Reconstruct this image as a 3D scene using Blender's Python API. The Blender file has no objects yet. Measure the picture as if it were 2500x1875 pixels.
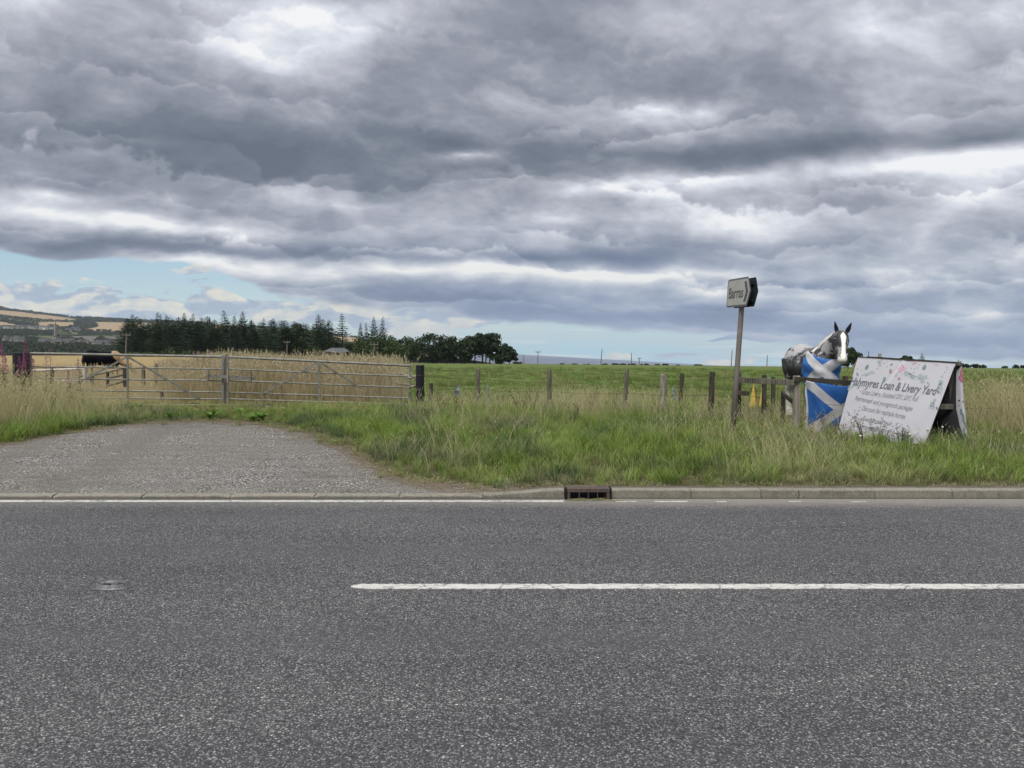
import bpy, math, random
from math import sin, cos, pi, radians, sqrt, exp
from mathutils import Vector, Matrix, Euler, noise as mnoise
import numpy as np

# ------------------------------------------------------------------ camera, world, sun, exposure
scene = bpy.context.scene
COL = scene.collection
F = 1878.0                                   # focal length in pixels of the 2500 px photograph
PITCH = math.atan(76.5 / F)
cam_d = bpy.data.cameras.new('camera')
cam_d.sensor_width = 36.0
cam_d.lens = F / 2500 * 36
cam_d.clip_start = 0.1
cam_d.clip_end = 30000
cam = bpy.data.objects.new('camera', cam_d)
cam.location = (0, 0, 1.6)
cam.rotation_euler = (pi / 2 - PITCH, 0, 0)
COL.objects.link(cam)
scene.camera = cam

SUN_EL, SUN_AZ = radians(64), radians(205)     # azimuth from +Y (forward), clockwise
sun_d = bpy.data.lights.new('sun', 'SUN')
sun_d.energy = 2.3
sun_d.angle = radians(40)
sun_d.color = (1.0, 0.96, 0.9)
sun = bpy.data.objects.new('sun', sun_d)
sdir = Vector((sin(SUN_AZ) * cos(SUN_EL), cos(SUN_AZ) * cos(SUN_EL), sin(SUN_EL)))
sun.rotation_euler = sdir.to_track_quat('Z', 'Y').to_euler()
sun.location = (0, -20, 40)
COL.objects.link(sun)

vs = scene.view_settings
vs.view_transform = 'Standard'
vs.look = 'None'
vs.exposure = 1.0
vs.gamma = 1.0
vs.use_curve_mapping = False
try:
    scene.cycles.volume_bounces = 1
    scene.cycles.max_bounces = 6
    scene.cycles.diffuse_bounces = 3
    scene.cycles.transparent_max_bounces = 12
except Exception:
    pass


class Graph:
    """small expression helper over a node tree"""
    def __init__(self, tree):
        self.t = tree
        self.n = tree.nodes
        self.l = tree.links

    def node(self, kind, **kw):
        nd = self.n.new(kind)
        for k, v in kw.items():
            setattr(nd, k, v)
        return nd

    def put(self, sock, v):
        if v is None:
            return
        if hasattr(v, 'is_output') or isinstance(v, bpy.types.NodeSocket):
            self.l.new(v, sock)
        else:
            sock.default_value = v

    def m(self, op, a, b=None, c=None, clamp=False):
        nd = self.node('ShaderNodeMath', operation=op, use_clamp=clamp)
        for i, v in enumerate((a, b, c)):
            self.put(nd.inputs[i], v)
        return nd.outputs[0]

    def v(self, op, a, b=None, s=None):
        nd = self.node('ShaderNodeVectorMath', operation=op)
        self.put(nd.inputs[0], a)
        self.put(nd.inputs[1], b)
        if s is not None:
            self.put(nd.inputs['Scale'], s)
        return nd.outputs['Value'] if op in ('DOT_PRODUCT', 'LENGTH', 'DISTANCE') else nd.outputs[0]

    def xyz(self, x=0.0, y=0.0, z=0.0):
        nd = self.node('ShaderNodeCombineXYZ')
        for i, v in enumerate((x, y, z)):
            self.put(nd.inputs[i], v)
        return nd.outputs[0]

    def sep(self, v):
        nd = self.node('ShaderNodeSeparateXYZ')
        self.l.new(v, nd.inputs[0])
        return nd.outputs[0], nd.outputs[1], nd.outputs[2]

    def noise(self, vec, scale, detail=3.0, rough=0.5, dist=0.0, color=False):
        nd = self.node('ShaderNodeTexNoise')
        self.put(nd.inputs['Vector'], vec)
        nd.inputs['Scale'].default_value = scale
        nd.inputs['Detail'].default_value = detail
        nd.inputs['Roughness'].default_value = rough
        nd.inputs['Distortion'].default_value = dist
        return nd.outputs['Color'] if color else nd.outputs[0]

    def vor(self, vec, scale, feature='F1', out=0, rnd=1.0):
        nd = self.node('ShaderNodeTexVoronoi', feature=feature)
        self.put(nd.inputs['Vector'], vec)
        nd.inputs['Scale'].default_value = scale
        nd.inputs['Randomness'].default_value = rnd
        return nd.outputs[out]

    def mix(self, f, a, b, blend='MIX'):
        nd = self.node('ShaderNodeMix', data_type='RGBA', blend_type=blend)
        self.put(nd.inputs[0], f)
        for s, v in ((nd.inputs[6], a), (nd.inputs[7], b)):
            if isinstance(v, (tuple, list)):
                v = tuple(v) + ((1.0,) if len(v) == 3 else ())
            self.put(s, v)
        return nd.outputs[2]

    def ramp(self, f, stops, interp='LINEAR'):
        nd = self.node('ShaderNodeValToRGB')
        cr = nd.color_ramp
        cr.interpolation = interp
        while len(cr.elements) > 1:
            cr.elements.remove(cr.elements[-1])
        for i, (p, c) in enumerate(stops):
            e = cr.elements[0] if i == 0 else cr.elements.new(p)
            e.position = p
            if isinstance(c, (int, float)):
                c = (c, c, c)
            e.color = tuple(c)[:3] + (1.0,)
        self.put(nd.inputs[0], f)
        return nd.outputs[0]

    def smooth(self, x, lo, hi, a=0.0, b=1.0):
        nd = self.node('ShaderNodeMapRange', interpolation_type='SMOOTHSTEP')
        self.put(nd.inputs[0], x)
        for i, v in enumerate((lo, hi, a, b)):
            self.put(nd.inputs[i + 1], v)
        return nd.outputs[0]

    def bump(self, h, strength=0.5, dist=0.01, normal=None):
        nd = self.node('ShaderNodeBump')
        nd.inputs['Strength'].default_value = strength
        nd.inputs['Distance'].default_value = dist
        self.l.new(h, nd.inputs['Height'])
        if normal is not None:
            self.l.new(normal, nd.inputs['Normal'])
        return nd.outputs[0]


def srgb(r, g, b):
    def f(c):
        c /= 255.0
        return c / 12.92 if c <= 0.04045 else ((c + 0.055) / 1.055) ** 2.4
    return (f(r), f(g), f(b))


# ---- world: clear Nishita sky seen through gaps of a layered stratocumulus deck
TILT = 0.056                                   # the road climbs to the right, so true level falls to the right
world = bpy.data.worlds.new('World')
scene.world = world
world.use_nodes = True


def build_sky():
    wt = world.node_tree
    wt.nodes.clear()
    g = Graph(wt)
    tc = g.node('ShaderNodeTexCoord')
    d = g.v('NORMALIZE', tc.outputs['Generated'])
    x, y, z = g.sep(d)
    el = g.m('ADD', g.m('MULTIPLY', x, TILT), z)                    # elevation over the true horizon
    # horizontal position on a flat cloud layer
    elp = g.m('ADD', g.m('MAXIMUM', el, 0.0), 0.42)
    P = g.xyz(g.m('DIVIDE', x, elp), g.m('DIVIDE', y, elp), 0.0)
    wrp = g.v('SCALE', g.v('SUBTRACT', g.noise(P, 3.0, 3, 0.5, color=True), (0.5, 0.5, 0.5)), s=0.22)
    Pw = g.v('ADD', P, wrp)
    n1 = g.noise(Pw, 2.0, 4, 0.5)
    n2 = g.noise(g.v('ADD', Pw, (7.3, 2.1, 0.0)), 5.0, 5, 0.5)
    # gnomonic direction in front, for the large masses of cloud
    yc = g.m('MAXIMUM', y, 0.12)
    a = g.m('DIVIDE', x, yc)
    b = g.m('DIVIDE', z, yc)
    ab = g.xyz(a, b, 0.0)
    n3v = g.v('MULTIPLY', ab, (7.0, 13.0, 1.0))
    w2 = g.v('SUBTRACT', g.noise(n3v, 0.8, 4, 0.5, color=True), (0.5, 0.5, 0.5))
    abw = g.v('ADD', ab, g.v('MULTIPLY', w2, (0.11, 0.05, 0.0)))
    aw, bw, _ = g.sep(abw)

    def patch(px, py, rx, ry, rot=0.0, src=abw):
        """soft ellipse; centre and radii given in hundredths of the view tangent"""
        mp = g.node('ShaderNodeMapping', vector_type='TEXTURE')
        g.l.new(src, mp.inputs[0])
        mp.inputs[1].default_value = ((px * 1.13 - 1250) / F, (861 - py * 1.13) / F, 0)
        mp.inputs[2].default_value = (0, 0, rot)
        mp.inputs[3].default_value = (rx * 1.13 / F * 1.5, ry * 1.13 / F * 1.5, 1)
        gr = g.node('ShaderNodeTexGradient', gradient_type='QUADRATIC_SPHERE')
        g.l.new(mp.outputs[0], gr.inputs[0])
        return gr.outputs[1]

    masses = [  # (x, y, rx, ry, rotation, weight)
        (640, 40, 330, 90, -0.15, .62), (570, 120, 200, 60, -.3, .35), (120, 20, 260, 50, 0, .18), (330, 60, 260, 50, 0, .12),
        (1250, 30, 250, 50, 0, .14), (1450, 70, 260, 80, 0, .22), (1880, 70, 420, 110, -.2, .42), (2150, 30, 260, 80, 0, .28),
        (1430, 242, 150, 34, 0, .5), (1540, 240, 60, 20, 0, .2), (1012, 345, 90, 24, 0, .62), (1330, 402, 160, 26, .05, .42),
        (1550, 380, 330, 42, .08, .75), (1950, 368, 330, 40, .1, .62), (2170, 350, 220, 60, .1, .7), (2130, 420, 240, 70, 0, .4),
        (1590, 470, 250, 60, 0, .35), (1880, 500, 300, 50, 0, .16), (1200, 475, 200, 40, 0, .34), (1120, 520, 200, 30, 0, .16), (800, 445, 220, 30, -.08, .35),
        (820, 490, 260, 30, 0, .15), (110, 418, 190, 22, -.05, .42), (90, 455, 240, 34, -.08, .5), (330, 485, 300, 36, -.1, .52),
        (520, 510, 260, 28, -.1, .3), (480, 580, 300, 26, -.08, .42), (840, 592, 330, 26, -.03, .52), (1130, 590, 300, 24, -.03, .5),
        (1370, 602, 260, 24, 0, .5), (1600, 600, 260, 20, 0, .38), (1900, 592, 260, 26, .0, .42), (1650, 640, 300, 14, 0, .3), (1720, 560, 260, 20, 0, .15),
        (2140, 672, 120, 20, -.03, .52), (1450, 660, 300, 12, 0, .18), (2150, 560, 200, 26, 0, .2), (650, 635, 90, 16, 0, .2), (180, 470, 400, 60, 0, .1),
        (520, 320, 520, 120, -.2, -.3), (420, 350, 300, 70, -.1, -.16), (900, 290, 520, 90, -.12, -.28), (140, 170, 420, 110, -.2, -.17), (1300, 330, 560, 60, -.02, -.3),
        (1750, 325, 480, 46, .06, -.42), (2150, 300, 300, 40, .1, -.26), (150, 330, 360, 100, 0, -.12), (1000, 420, 300, 34, 0, -.1), (1050, 110, 420, 90, 0, -.12), (1500, 170, 300, 60, 0, -.1),
        (150, 522, 420, 26, -.05, -.42), (480, 550, 360, 22, -.05, -.36), (800, 562, 360, 18, 0, -.28), (1200, 556, 360, 22, 0, -.3),
        (900, 650, 260, 22, -.1, -.3), (1200, 668, 420, 34, -.1, -.42), (1600, 690, 420, 30, -.06, -.36), (1950, 730, 420, 28, 0, -.3),
        (1500, 540, 420, 34, 0, -.18), (2000, 640, 420, 22, 0, -.16), (200, 400, 300, 20, 0, -.12),
    ]
    lum = None
    for (px, py, rx, ry, ro, w) in masses:
        p_ = patch(px, py, rx, ry, ro)
        lum = g.m('MULTIPLY_ADD', p_, w * (.98 if w > 0 else 1.12), lum if lum is not None else 0.53)
    front = g.smooth(y, 0.12, 0.4)
    # cloud texture: soft masses, then billows with a lit upper edge and a flat shaded base
    def billow(scale, off, lo, hi, eps, warp=0.5, det=5, ro=0.5):
        q = g.v('ADD', g.v('ADD', P, g.v('SCALE', wrp, s=warp)), off)
        a0 = g.noise(q, scale, det, ro)
        a1 = g.noise(g.v('ADD', q, (0.0, -eps, 0.0)), scale, det, ro)
        body = g.smooth(a0, lo, hi)
        rim = g.m('SUBTRACT', a0, a1)
        return body, rim
    b1, r1 = billow(3.0, (3.1, 1.7, 0.0), 0.46, 0.54, 0.035, 0.5, 7, 0.56)
    b2, r2 = billow(6.5, (9.4, 5.2, 0.0), 0.45, 0.55, 0.018, 0.5, 6, 0.56)
    b3, r3 = billow(15.0, (1.4, 8.2, 0.0), 0.40, 0.60, 0.008, 0.25)
    tex = g.m('ADD', g.m('MULTIPLY', g.m('SUBTRACT', n1, 0.5), 0.45), g.m('MULTIPLY', g.m('SUBTRACT', n2, 0.5), 0.35))
    tex = g.m('ADD', tex, g.m('MULTIPLY', g.m('SUBTRACT', 0.5, b1), 0.19))
    tex = g.m('ADD', tex, g.m('MULTIPLY', g.m('SUBTRACT', 0.5, b2), 0.12))
    tex = g.m('ADD', tex, g.m('MULTIPLY', g.m('SUBTRACT', 0.5, b3), 0.05))
    tex = g.m('ADD', tex, g.m('MULTIPLY', r1, 0.9))
    tex = g.m('ADD', tex, g.m('MULTIPLY', r2, 0.8))
    tex = g.m('ADD', tex, g.m('MULTIPLY', r3, 0.7))
    n4 = g.noise(g.v('MULTIPLY', g.v('ADD', ab, g.v('MULTIPLY', w2, (0.05, 0.03, 0.0))), (8.0, 25.0, 1.0)), 1.0, 5, 0.48, 0.5)       # flat-based streets low in the sky
    low = g.smooth(el, 0.05, 0.24, 1.0, 0.0)
    n5 = g.noise(g.v('MULTIPLY', g.v('ADD', ab, (0.004, 0.012, 0.0)), (8.0, 25.0, 1.0)), 1.0, 5, 0.48, 0.5)
    n6 = g.noise(g.v('MULTIPLY', g.v('ADD', ab, (3.1, 1.012, 0.0)), (15.0, 44.0, 1.0)), 1.0, 4, 0.48, 0.3)
    # banks seen edge on: each is bright along its top and darkens to its base
    def banks(K, ph, wl, wm, sx, sy, amp, pw_):
        lo_n = g.noise(g.v('MULTIPLY', g.v('ADD', ab, (ph, ph * 2, 0.0)), (sx, sy, 1.0)), 1.0, 2, 0.5)
        mid = g.noise(g.v('MULTIPLY', g.v('ADD', ab, (ph * 3, ph, 0.0)), (sx * 7.0, sy * 3.2, 1.0)), 1.0, 6, 0.54)
        md = g.noise(g.v('MULTIPLY', g.v('ADD', ab, (ph * 5, ph, 0.0)), (sx * 1.6, sy * 1.2, 1.0)), 1.0, 2, 0.5)
        lg = g.m('LOGARITHM', g.m('ADD', g.m('MAXIMUM', el, 0.0), 0.07), 2.718)
        f = g.m('MULTIPLY_ADD', lg, K, g.m('ADD', g.m('MULTIPLY', lo_n, wl), g.m('MULTIPLY', mid, wm)))
        s = g.m('FRACT', f)
        s = g.m('MINIMUM', s, g.smooth(s, 1.0, 0.90))
        s = g.m('POWER', s, pw_)
        return g.m('MULTIPLY', g.m('SUBTRACT', s, 0.36), g.m('MULTIPLY', g.smooth(md, 0.35, 0.62, 0.15, 1.0), amp))
    bk = g.m('ADD', banks(2.6, 0.37, 1.8, 0.85, 2.0, 4.0, 0.34, 1.6), banks(4.3, 1.91, 1.9, 0.95, 2.8, 7.0, 0.24, 1.5))
    street = g.m('ADD', g.m('MULTIPLY', g.m('SUBTRACT', 0.5, g.smooth(n4, 0.42, 0.56)), 0.24), g.m('MULTIPLY', g.m('SUBTRACT', n4, n5), 0.9))
    street = g.m('ADD', street, g.m('MULTIPLY', g.m('SUBTRACT', 0.5, g.smooth(n6, 0.40, 0.60)), 0.12))
    tex = g.m('ADD', g.m('MULTIPLY', tex, g.m('SUBTRACT', 1.0, g.m('MULTIPLY', low, 0.5))), g.m('MULTIPLY', street, g.m('MULTIPLY', low, front)))
    tex = g.m('ADD', g.m('MULTIPLY', tex, 0.7), g.m('MULTIPLY', bk, g.m('MULTIPLY', front, g.smooth(el, 0.46, 0.20, 0.16, 1.0))))
    L = g.m('ADD', lum, tex, clamp=True)
    deck = g.ramp(L, [(0.0, srgb(96, 105, 120)), (0.22, srgb(114, 122, 137)), (0.45, srgb(146, 151, 164)),
                      (0.68, srgb(186, 189, 200)), (0.86, srgb(218, 222, 232)), (1.0, srgb(246, 247, 249))])
    deck_low = g.ramp(L, [(0.0, srgb(112, 128, 158)), (0.22, srgb(128, 144, 174)), (0.45, srgb(154, 167, 190)),
                      (0.68, srgb(190, 199, 212)), (0.86, srgb(222, 224, 226)), (1.0, srgb(244, 243, 238))])
    deck = g.mix(g.m('MULTIPLY', g.smooth(el, 0.22, 0.03), g.smooth(a, -0.5, 0.1, 0.35, 1.0)), deck, deck_low)
    # lower edge of the deck: a curve over direction, clear air below
    fc = g.node('ShaderNodeFloatCurve')
    cv = fc.mapping.curves[0]
    edge = [(0, 540), (170, 548), (300, 572), (470, 592), (600, 630), (760, 655), (900, 678), (1100, 692), (1300, 706), (1500, 722),
            (1700, 748), (1900, 760), (2212, 770)]
    fc.mapping.use_clip = False
    pts = [((px + 400) / 3000, (861 - py * 1.13) / F * 4 + 0.05) for px, py in edge]
    pts = [(0.0, pts[0][1] + 0.01)] + pts + [(1.0, pts[-1][1] - 0.02)]
    cv.points[0].location = pts[0]
    cv.points[1].location = pts[-1]
    for p_ in pts[1:-1]:
        cv.points.new(*p_)
    fc.mapping.update()
    # a -> curve coordinate
    g.l.new(g.m('ADD', g.m('MULTIPLY', aw, F / 1.13 / 3000), (1250 / 1.13 + 400) / 3000), fc.inputs[1])
    eb = g.m('DIVIDE', g.m('SUBTRACT', fc.outputs[0], 0.05), 4.0)
    dist = g.m('SUBTRACT', bw, eb)
    w3 = g.m('MULTIPLY', g.m('SUBTRACT', n4, 0.5), 0.022)
    cover_deck = g.smooth(g.m('ADD', dist, w3), -0.003, 0.005)
    behind = g.m('SUBTRACT', 1.0, front)
    cover_deck = g.m('MAXIMUM', cover_deck, g.m('MULTIPLY', behind, g.smooth(el, 0.04, 0.09)))
    # clear sky
    sky = g.node('ShaderNodeTexSky', sky_type='NISHITA')
    sky.sun_disc = False
    sky.sun_elevation = SUN_EL
    sky.sun_rotation = SUN_AZ
    sky.air_density = 1.0
    sky.dust_density = 0.4
    sky.ozone_density = 3.0
    # pale cumulus and veils in the clear strip
    nc = g.noise(g.v('MULTIPLY', ab, (11.0, 30.0, 1.0)), 1.0, 5, 0.55, 0.2)
    band = g.m('MAXIMUM', patch(100, 650, 620, 62, -.04), g.m('MAXIMUM', patch(640, 674, 420, 40, -.04), patch(900, 690, 260, 30, 0)))
    cu_c = g.smooth(g.m('ADD', nc, g.m('MULTIPLY', band, 0.5)), 0.60, 0.66)
    ncl = g.noise(g.v('MULTIPLY', g.v('ADD', ab, (0.006, 0.012, 0.0)), (11.0, 30.0, 1.0)), 1.0, 5, 0.55, 0.2)
    cu_l = g.smooth(g.m('SUBTRACT', nc, ncl), -0.05, 0.07)
    det = g.noise(g.v('MULTIPLY', ab, (38.0, 90.0, 1.0)), 1.0, 5, 0.6)
    lit = g.m('ADD', g.m('MULTIPLY', cu_l, .75), g.m('MULTIPLY', g.m('SUBTRACT', det, .5), 1.3), clamp=True)
    cu_col = g.ramp(lit, [(0.0, srgb(168, 184, 203)), (0.4, srgb(192, 203, 214)), (0.65, srgb(214, 216, 212)), (1.0, srgb(244, 238, 220))])
    veil = g.noise(g.v('MULTIPLY', ab, (5.0, 46.0, 1.0)), 1.0, 4, 0.5, 0.3)
    veil_c = g.m('MULTIPLY', g.smooth(veil, 0.42, 0.62), 0.7)
    v2 = g.noise(g.v('MULTIPLY', ab, (4.0, 95.0, 1.0)), 1.0, 5, 0.55, 0.4)
    lowcol = g.mix(veil_c, srgb(172, 216, 232), srgb(190, 210, 222))
    lowcol = g.mix(g.smooth(v2, 0.52, 0.62, 0.0, 0.8), lowcol, srgb(222, 236, 238))
    nearh = g.m('ADD', g.smooth(el, 0.0, 0.055, 0.55, 0.05), g.smooth(a, -0.15, 0.1, 0.0, 0.35), clamp=True)
    # small low dark clouds on the right above the sea horizon
    rn = g.noise(g.v('MULTIPLY', ab, (7.0, 60.0, 1.0)), 1.0, 5, 0.6, 0.3)
    rb = g.m('MAXIMUM', patch(1620, 738, 160, 10, 0), g.m('MAXIMUM', patch(2000, 740, 330, 26, 0), patch(2150, 700, 300, 30, 0)))
    rcov = g.m('MULTIPLY', g.smooth(g.m('ADD', rn, g.m('MULTIPLY', rb, 0.5)), 0.60, 0.68), g.smooth(a, 0.0, 0.2))
    rcol = g.mix(g.smooth(rn, 0.4, 0.7), srgb(150, 165, 193), srgb(178, 188, 206))

    bg_sky = g.node('ShaderNodeBackground')
    g.l.new(sky.outputs[0], bg_sky.inputs[0])
    bg_sky.inputs[1].default_value = 0.060
    bg_low = g.node('ShaderNodeBackground')
    g.l.new(g.mix(rcov, g.mix(cu_c, lowcol, cu_col), rcol), bg_low.inputs[0])
    bg_low.inputs[1].default_value = 0.5
    bg_deck = g.node('ShaderNodeBackground')
    g.l.new(deck, bg_deck.inputs[0])
    bg_deck.inputs[1].default_value = 0.5
    m1 = g.node('ShaderNodeMixShader')
    g.l.new(g.m('MAXIMUM', g.m('MAXIMUM', cu_c, nearh), rcov), m1.inputs[0])
    g.l.new(bg_sky.outputs[0], m1.inputs[1])
    g.l.new(bg_low.outputs[0], m1.inputs[2])
    m2 = g.node('ShaderNodeMixShader')
    g.l.new(cover_deck, m2.inputs[0])
    g.l.new(m1.outputs[0], m2.inputs[1])
    g.l.new(bg_deck.outputs[0], m2.inputs[2])
    out = g.node('ShaderNodeOutputWorld')
    g.l.new(m2.outputs[0], out.inputs[0])


build_sky()
try:
    world.cycles.sampling_method = 'MANUAL'
    world.cycles.sample_map_resolution = 512
except Exception:
    pass

# ------------------------------------------------------------------ helpers
R = random.Random(7)


def at(px, py, Y):
    """world point seen at photograph pixel (px, py) at distance Y"""
    a = (px - 1250) / F
    b = (937.5 - py) / F
    d = Vector((a, cos(PITCH) + b * sin(PITCH), -sin(PITCH) + b * cos(PITCH)))
    return Vector((0, 0, 1.6)) + d * (Y / d.y)


def sstep(lo, hi, x):
    t = min(1, max(0, (x - lo) / (hi - lo)))
    return t * t * (3 - 2 * t)


def lerp(a, b, t):
    return a + (b - a) * t


def pw(x, pts):
    if x <= pts[0][0]:
        return pts[0][1]
    for (x0, y0), (x1, y1) in zip(pts, pts[1:]):
        if x <= x1:
            return lerp(y0, y1, (x - x0) / (x1 - x0))
    return pts[-1][1]


CREST = 250.0


def crest_z(a):
    py = pw(a, [(-.9, 868), (-.34, 868), (-.2, 882), (-.1, 886.5), (0, 888), (.33, 894), (.66, 899), (1.2, 903)])
    return 1.6 - (py - 861) / F * CREST


def gz(X, Y):
    if Y < 8.45:
        return -0.03
    lowk = lerp(.045, .100, sstep(-.30, .575, X))
    base = lowk - 0.012
    top = 0.36
    z = lerp(base, top, sstep(8.5, 16.5, Y) * .75 + .25 * min(1, (Y - 8.45) / 8))
    if Y > 8.9:
        z += 0.02 * mnoise.noise(Vector((X * .5, Y * .5, 0))) * sstep(8.9, 10, Y)
    if Y > 17:
        zc = crest_z(X / max(Y, 1))
        if Y <= CREST:
            t = (Y - 17) / (CREST - 17)
            z = lerp(z, zc, t)
            z += 0.10 * mnoise.noise(Vector((X * .06, Y * .06, 3))) * sstep(17, 40, Y) * sstep(CREST, 180, Y)
        else:
            z = zc - 0.06 * (Y - CREST)
            z = max(z, -17 - TILT * X) if X > -.15 * Y else z
    return z


def gpt(px, py, lift=0.0):
    """ground point seen at a photograph pixel"""
    Y = 8.5
    for _ in range(60):
        p = at(px, py, Y)
        dz = p.z - gz(p.x, Y)
        slope = -(py - 861) / F
        if slope >= -1e-4:
            break
        Yn = Y + dz / -slope
        if abs(Yn - Y) < 1e-4:
            break
        Y = max(8.46, Y * .4 + Yn * .6)
    p = at(px, py, Y)
    return Vector((p.x, Y, gz(p.x, Y) + lift))


def tag(o, label=None, cat=None, group=None, kind=None):
    if label:
        o['label'] = label
    if cat:
        o['category'] = cat
    if group:
        o['group'] = group
    if kind:
        o['kind'] = kind
    return o


def thing(name, label, cat, loc=(0, 0, 0), group=None):
    o = bpy.data.objects.new(name, None)
    COL.objects.link(o)
    o.location = loc
    o.empty_display_size = 0.2
    return tag(o, label, cat, group)


class MB:
    def __init__(self):
        self.v = []
        self.f = []
        self.a = {}          # float attributes per vertex
        self.uv = None
        self.mi = []
        self.cur = 0

    def add(self, vs_, fs_, **att):
        b = len(self.v)
        self.v.extend([tuple(q) for q in vs_])
        self.f.extend([tuple(i + b for i in q) for q in fs_])
        self.mi.extend([self.cur] * len(fs_))
        for k, val in att.items():
            arr = self.a.setdefault(k, [])
            arr.extend([0.0] * (b - len(arr)))
            arr.extend(val if isinstance(val, (list, tuple)) else [val] * len(vs_))
        return b

    def box(self, c, s, rot=None, bevel=0.0):
        hx, hy, hz = s[0] / 2, s[1] / 2, s[2] / 2
        e = bevel
        M = rot if rot is not None else Matrix.Identity(3)
        if e <= 0:
            vs_ = [Vector((x, y, z)) for x in (-hx, hx) for y in (-hy, hy) for z in (-hz, hz)]
            fs_ = [(0, 1, 3, 2), (4, 6, 7, 5), (0, 4, 5, 1), (2, 3, 7, 6), (0, 2, 6, 4), (1, 5, 7, 3)]
        else:
            bm_ = []
            vs_ = []
            idx = {}
            for sx in (-1, 1):
                for sy in (-1, 1):
                    for sz in (-1, 1):
                        for ax in range(3):
                            q = [sx * (hx - e), sy * (hy - e), sz * (hz - e)]
                            h = (hx, hy, hz)
                            q[ax] = (sx, sy, sz)[ax] * h[ax]
                            idx[(sx, sy, sz, ax)] = len(vs_)
                            vs_.append(Vector(q))
            fs_ = []
            S = (-1, 1)
            for s_ in S:
                fs_.append([idx[(s_, -1, -1, 0)], idx[(s_, 1, -1, 0)], idx[(s_, 1, 1, 0)], idx[(s_, -1, 1, 0)]][::s_])
                fs_.append([idx[(-1, s_, -1, 1)], idx[(1, s_, -1, 1)], idx[(1, s_, 1, 1)], idx[(-1, s_, 1, 1)]][::-s_])
                fs_.append([idx[(-1, -1, s_, 2)], idx[(1, -1, s_, 2)], idx[(1, 1, s_, 2)], idx[(-1, 1, s_, 2)]][::s_])
            for s1 in S:
                for s2 in S:
                    fs_.append([idx[(s1, s2, -1, 0)], idx[(s1, s2, -1, 1)], idx[(s1, s2, 1, 1)], idx[(s1, s2, 1, 0)]])
                    fs_.append([idx[(s1, -1, s2, 0)], idx[(s1, -1, s2, 2)], idx[(s1, 1, s2, 2)], idx[(s1, 1, s2, 0)]])
                    fs_.append([idx[(-1, s1, s2, 1)], idx[(-1, s1, s2, 2)], idx[(1, s1, s2, 2)], idx[(1, s1, s2, 1)]])
            for s1 in S:
                for s2 in S:
                    for s3 in S:
                        fs_.append([idx[(s1, s2, s3, k)] for k in range(3)])
        self.add([M @ q + Vector(c) for q in vs_], fs_)

    def tube(self, pts, r, n=8, cap=True, **att):
        pts = [Vector(p) for p in pts]
        rs = r if isinstance(r, (list, tuple)) else [r] * len(pts)
        vs_ = []
        up = None
        for i, p in enumerate(pts):
            t = (pts[min(i + 1, len(pts) - 1)] - pts[max(i - 1, 0)]).normalized()
            if up is None:
                up = Vector((0, 0, 1)) if abs(t.z) < .9 else Vector((0, 1, 0))
            s = t.cross(up)
            if s.length < 1e-5:
                s = t.orthogonal()
            s.normalize()
            u = s.cross(t).normalized()
            up = u
            for k in range(n):
                an = 2 * pi * k / n
                vs_.append(p + (s * cos(an) + u * sin(an)) * rs[i])
        fs_ = []
        for i in range(len(pts) - 1):
            for k in range(n):
                a_, b_ = i * n + k, i * n + (k + 1) % n
                fs_.append((a_, b_, b_ + n, a_ + n))
        if cap:
            fs_.append(tuple(range(n))[::-1])
            fs_.append(tuple((len(pts) - 1) * n + k for k in range(n)))
        self.add(vs_, fs_, **att)

    def mesh(self, name, smooth=False):
        me = bpy.data.meshes.new(name)
        me.from_pydata(self.v, [], self.f)
        if any(self.mi):
            me.polygons.foreach_set('material_index', self.mi)
        for k, arr in self.a.items():
            arr.extend([0.0] * (len(self.v) - len(arr)))
            at_ = me.attributes.new(k, 'FLOAT', 'POINT')
            at_.data.foreach_set('value', arr)
        if smooth:
            me.polygons.foreach_set('use_smooth', [True] * len(self.f))
        me.update()
        return me

    def build(self, name, mats, parent=None, smooth=False, loc=None):
        me = self.mesh(name, smooth)
        for m_ in (mats if isinstance(mats, (list, tuple)) else [mats]):
            me.materials.append(m_)
        return link(name, me, parent, loc)


def link(name, me, parent=None, loc=None):
    o = bpy.data.objects.new(name, me)
    COL.objects.link(o)
    if parent is not None:
        o.parent = parent
    if loc is not None:
        o.location = loc
    return o


def copy_tree(o, parent=None):
    c = o.copy()
    COL.objects.link(c)
    c.parent = parent
    for ch in list(o.children):
        copy_tree(ch, c)
    return c


# ------------------------------------------------------------------ materials
def new_mat(name):
    m = bpy.data.materials.new(name)
    m.use_nodes = True
    g = Graph(m.node_tree)
    bs = m.node_tree.nodes['Principled BSDF']
    return m, g, bs


def mat(name, c1, c2=None, scale=6.0, rough=0.8, metal=0.0, bump=0.0, bscale=None, detail=5.0, stretch=(1, 1, 1), spec=0.3,
        spots=None, coord='Object'):
    m, g, bs = new_mat(name)
    tc = g.node('ShaderNodeTexCoord')
    v = g.v('MULTIPLY', tc.outputs[coord], stretch)
    if c2 is None:
        c2 = tuple(c * .7 for c in c1)
    n = g.noise(v, scale, detail, .6)
    col = g.mix(g.smooth(n, .3, .7), c1, c2)
    if spots:
        sc, lo, hi, c3 = spots
        col = g.mix(g.smooth(g.noise(v, sc, 4, .65), lo, hi), col, c3)
    g.l.new(col, bs.inputs['Base Color'])
    bs.inputs['Roughness'].default_value = rough
    bs.inputs['Metallic'].default_value = metal
    bs.inputs['Specular IOR Level'].default_value = spec
    if bump:
        g.l.new(g.bump(g.noise(v, bscale or scale * 4, 5, .65), .6, bump), bs.inputs['Normal'])
    return m


def pos_node(g):
    return g.node('ShaderNodeNewGeometry').outputs['Position']


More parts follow.
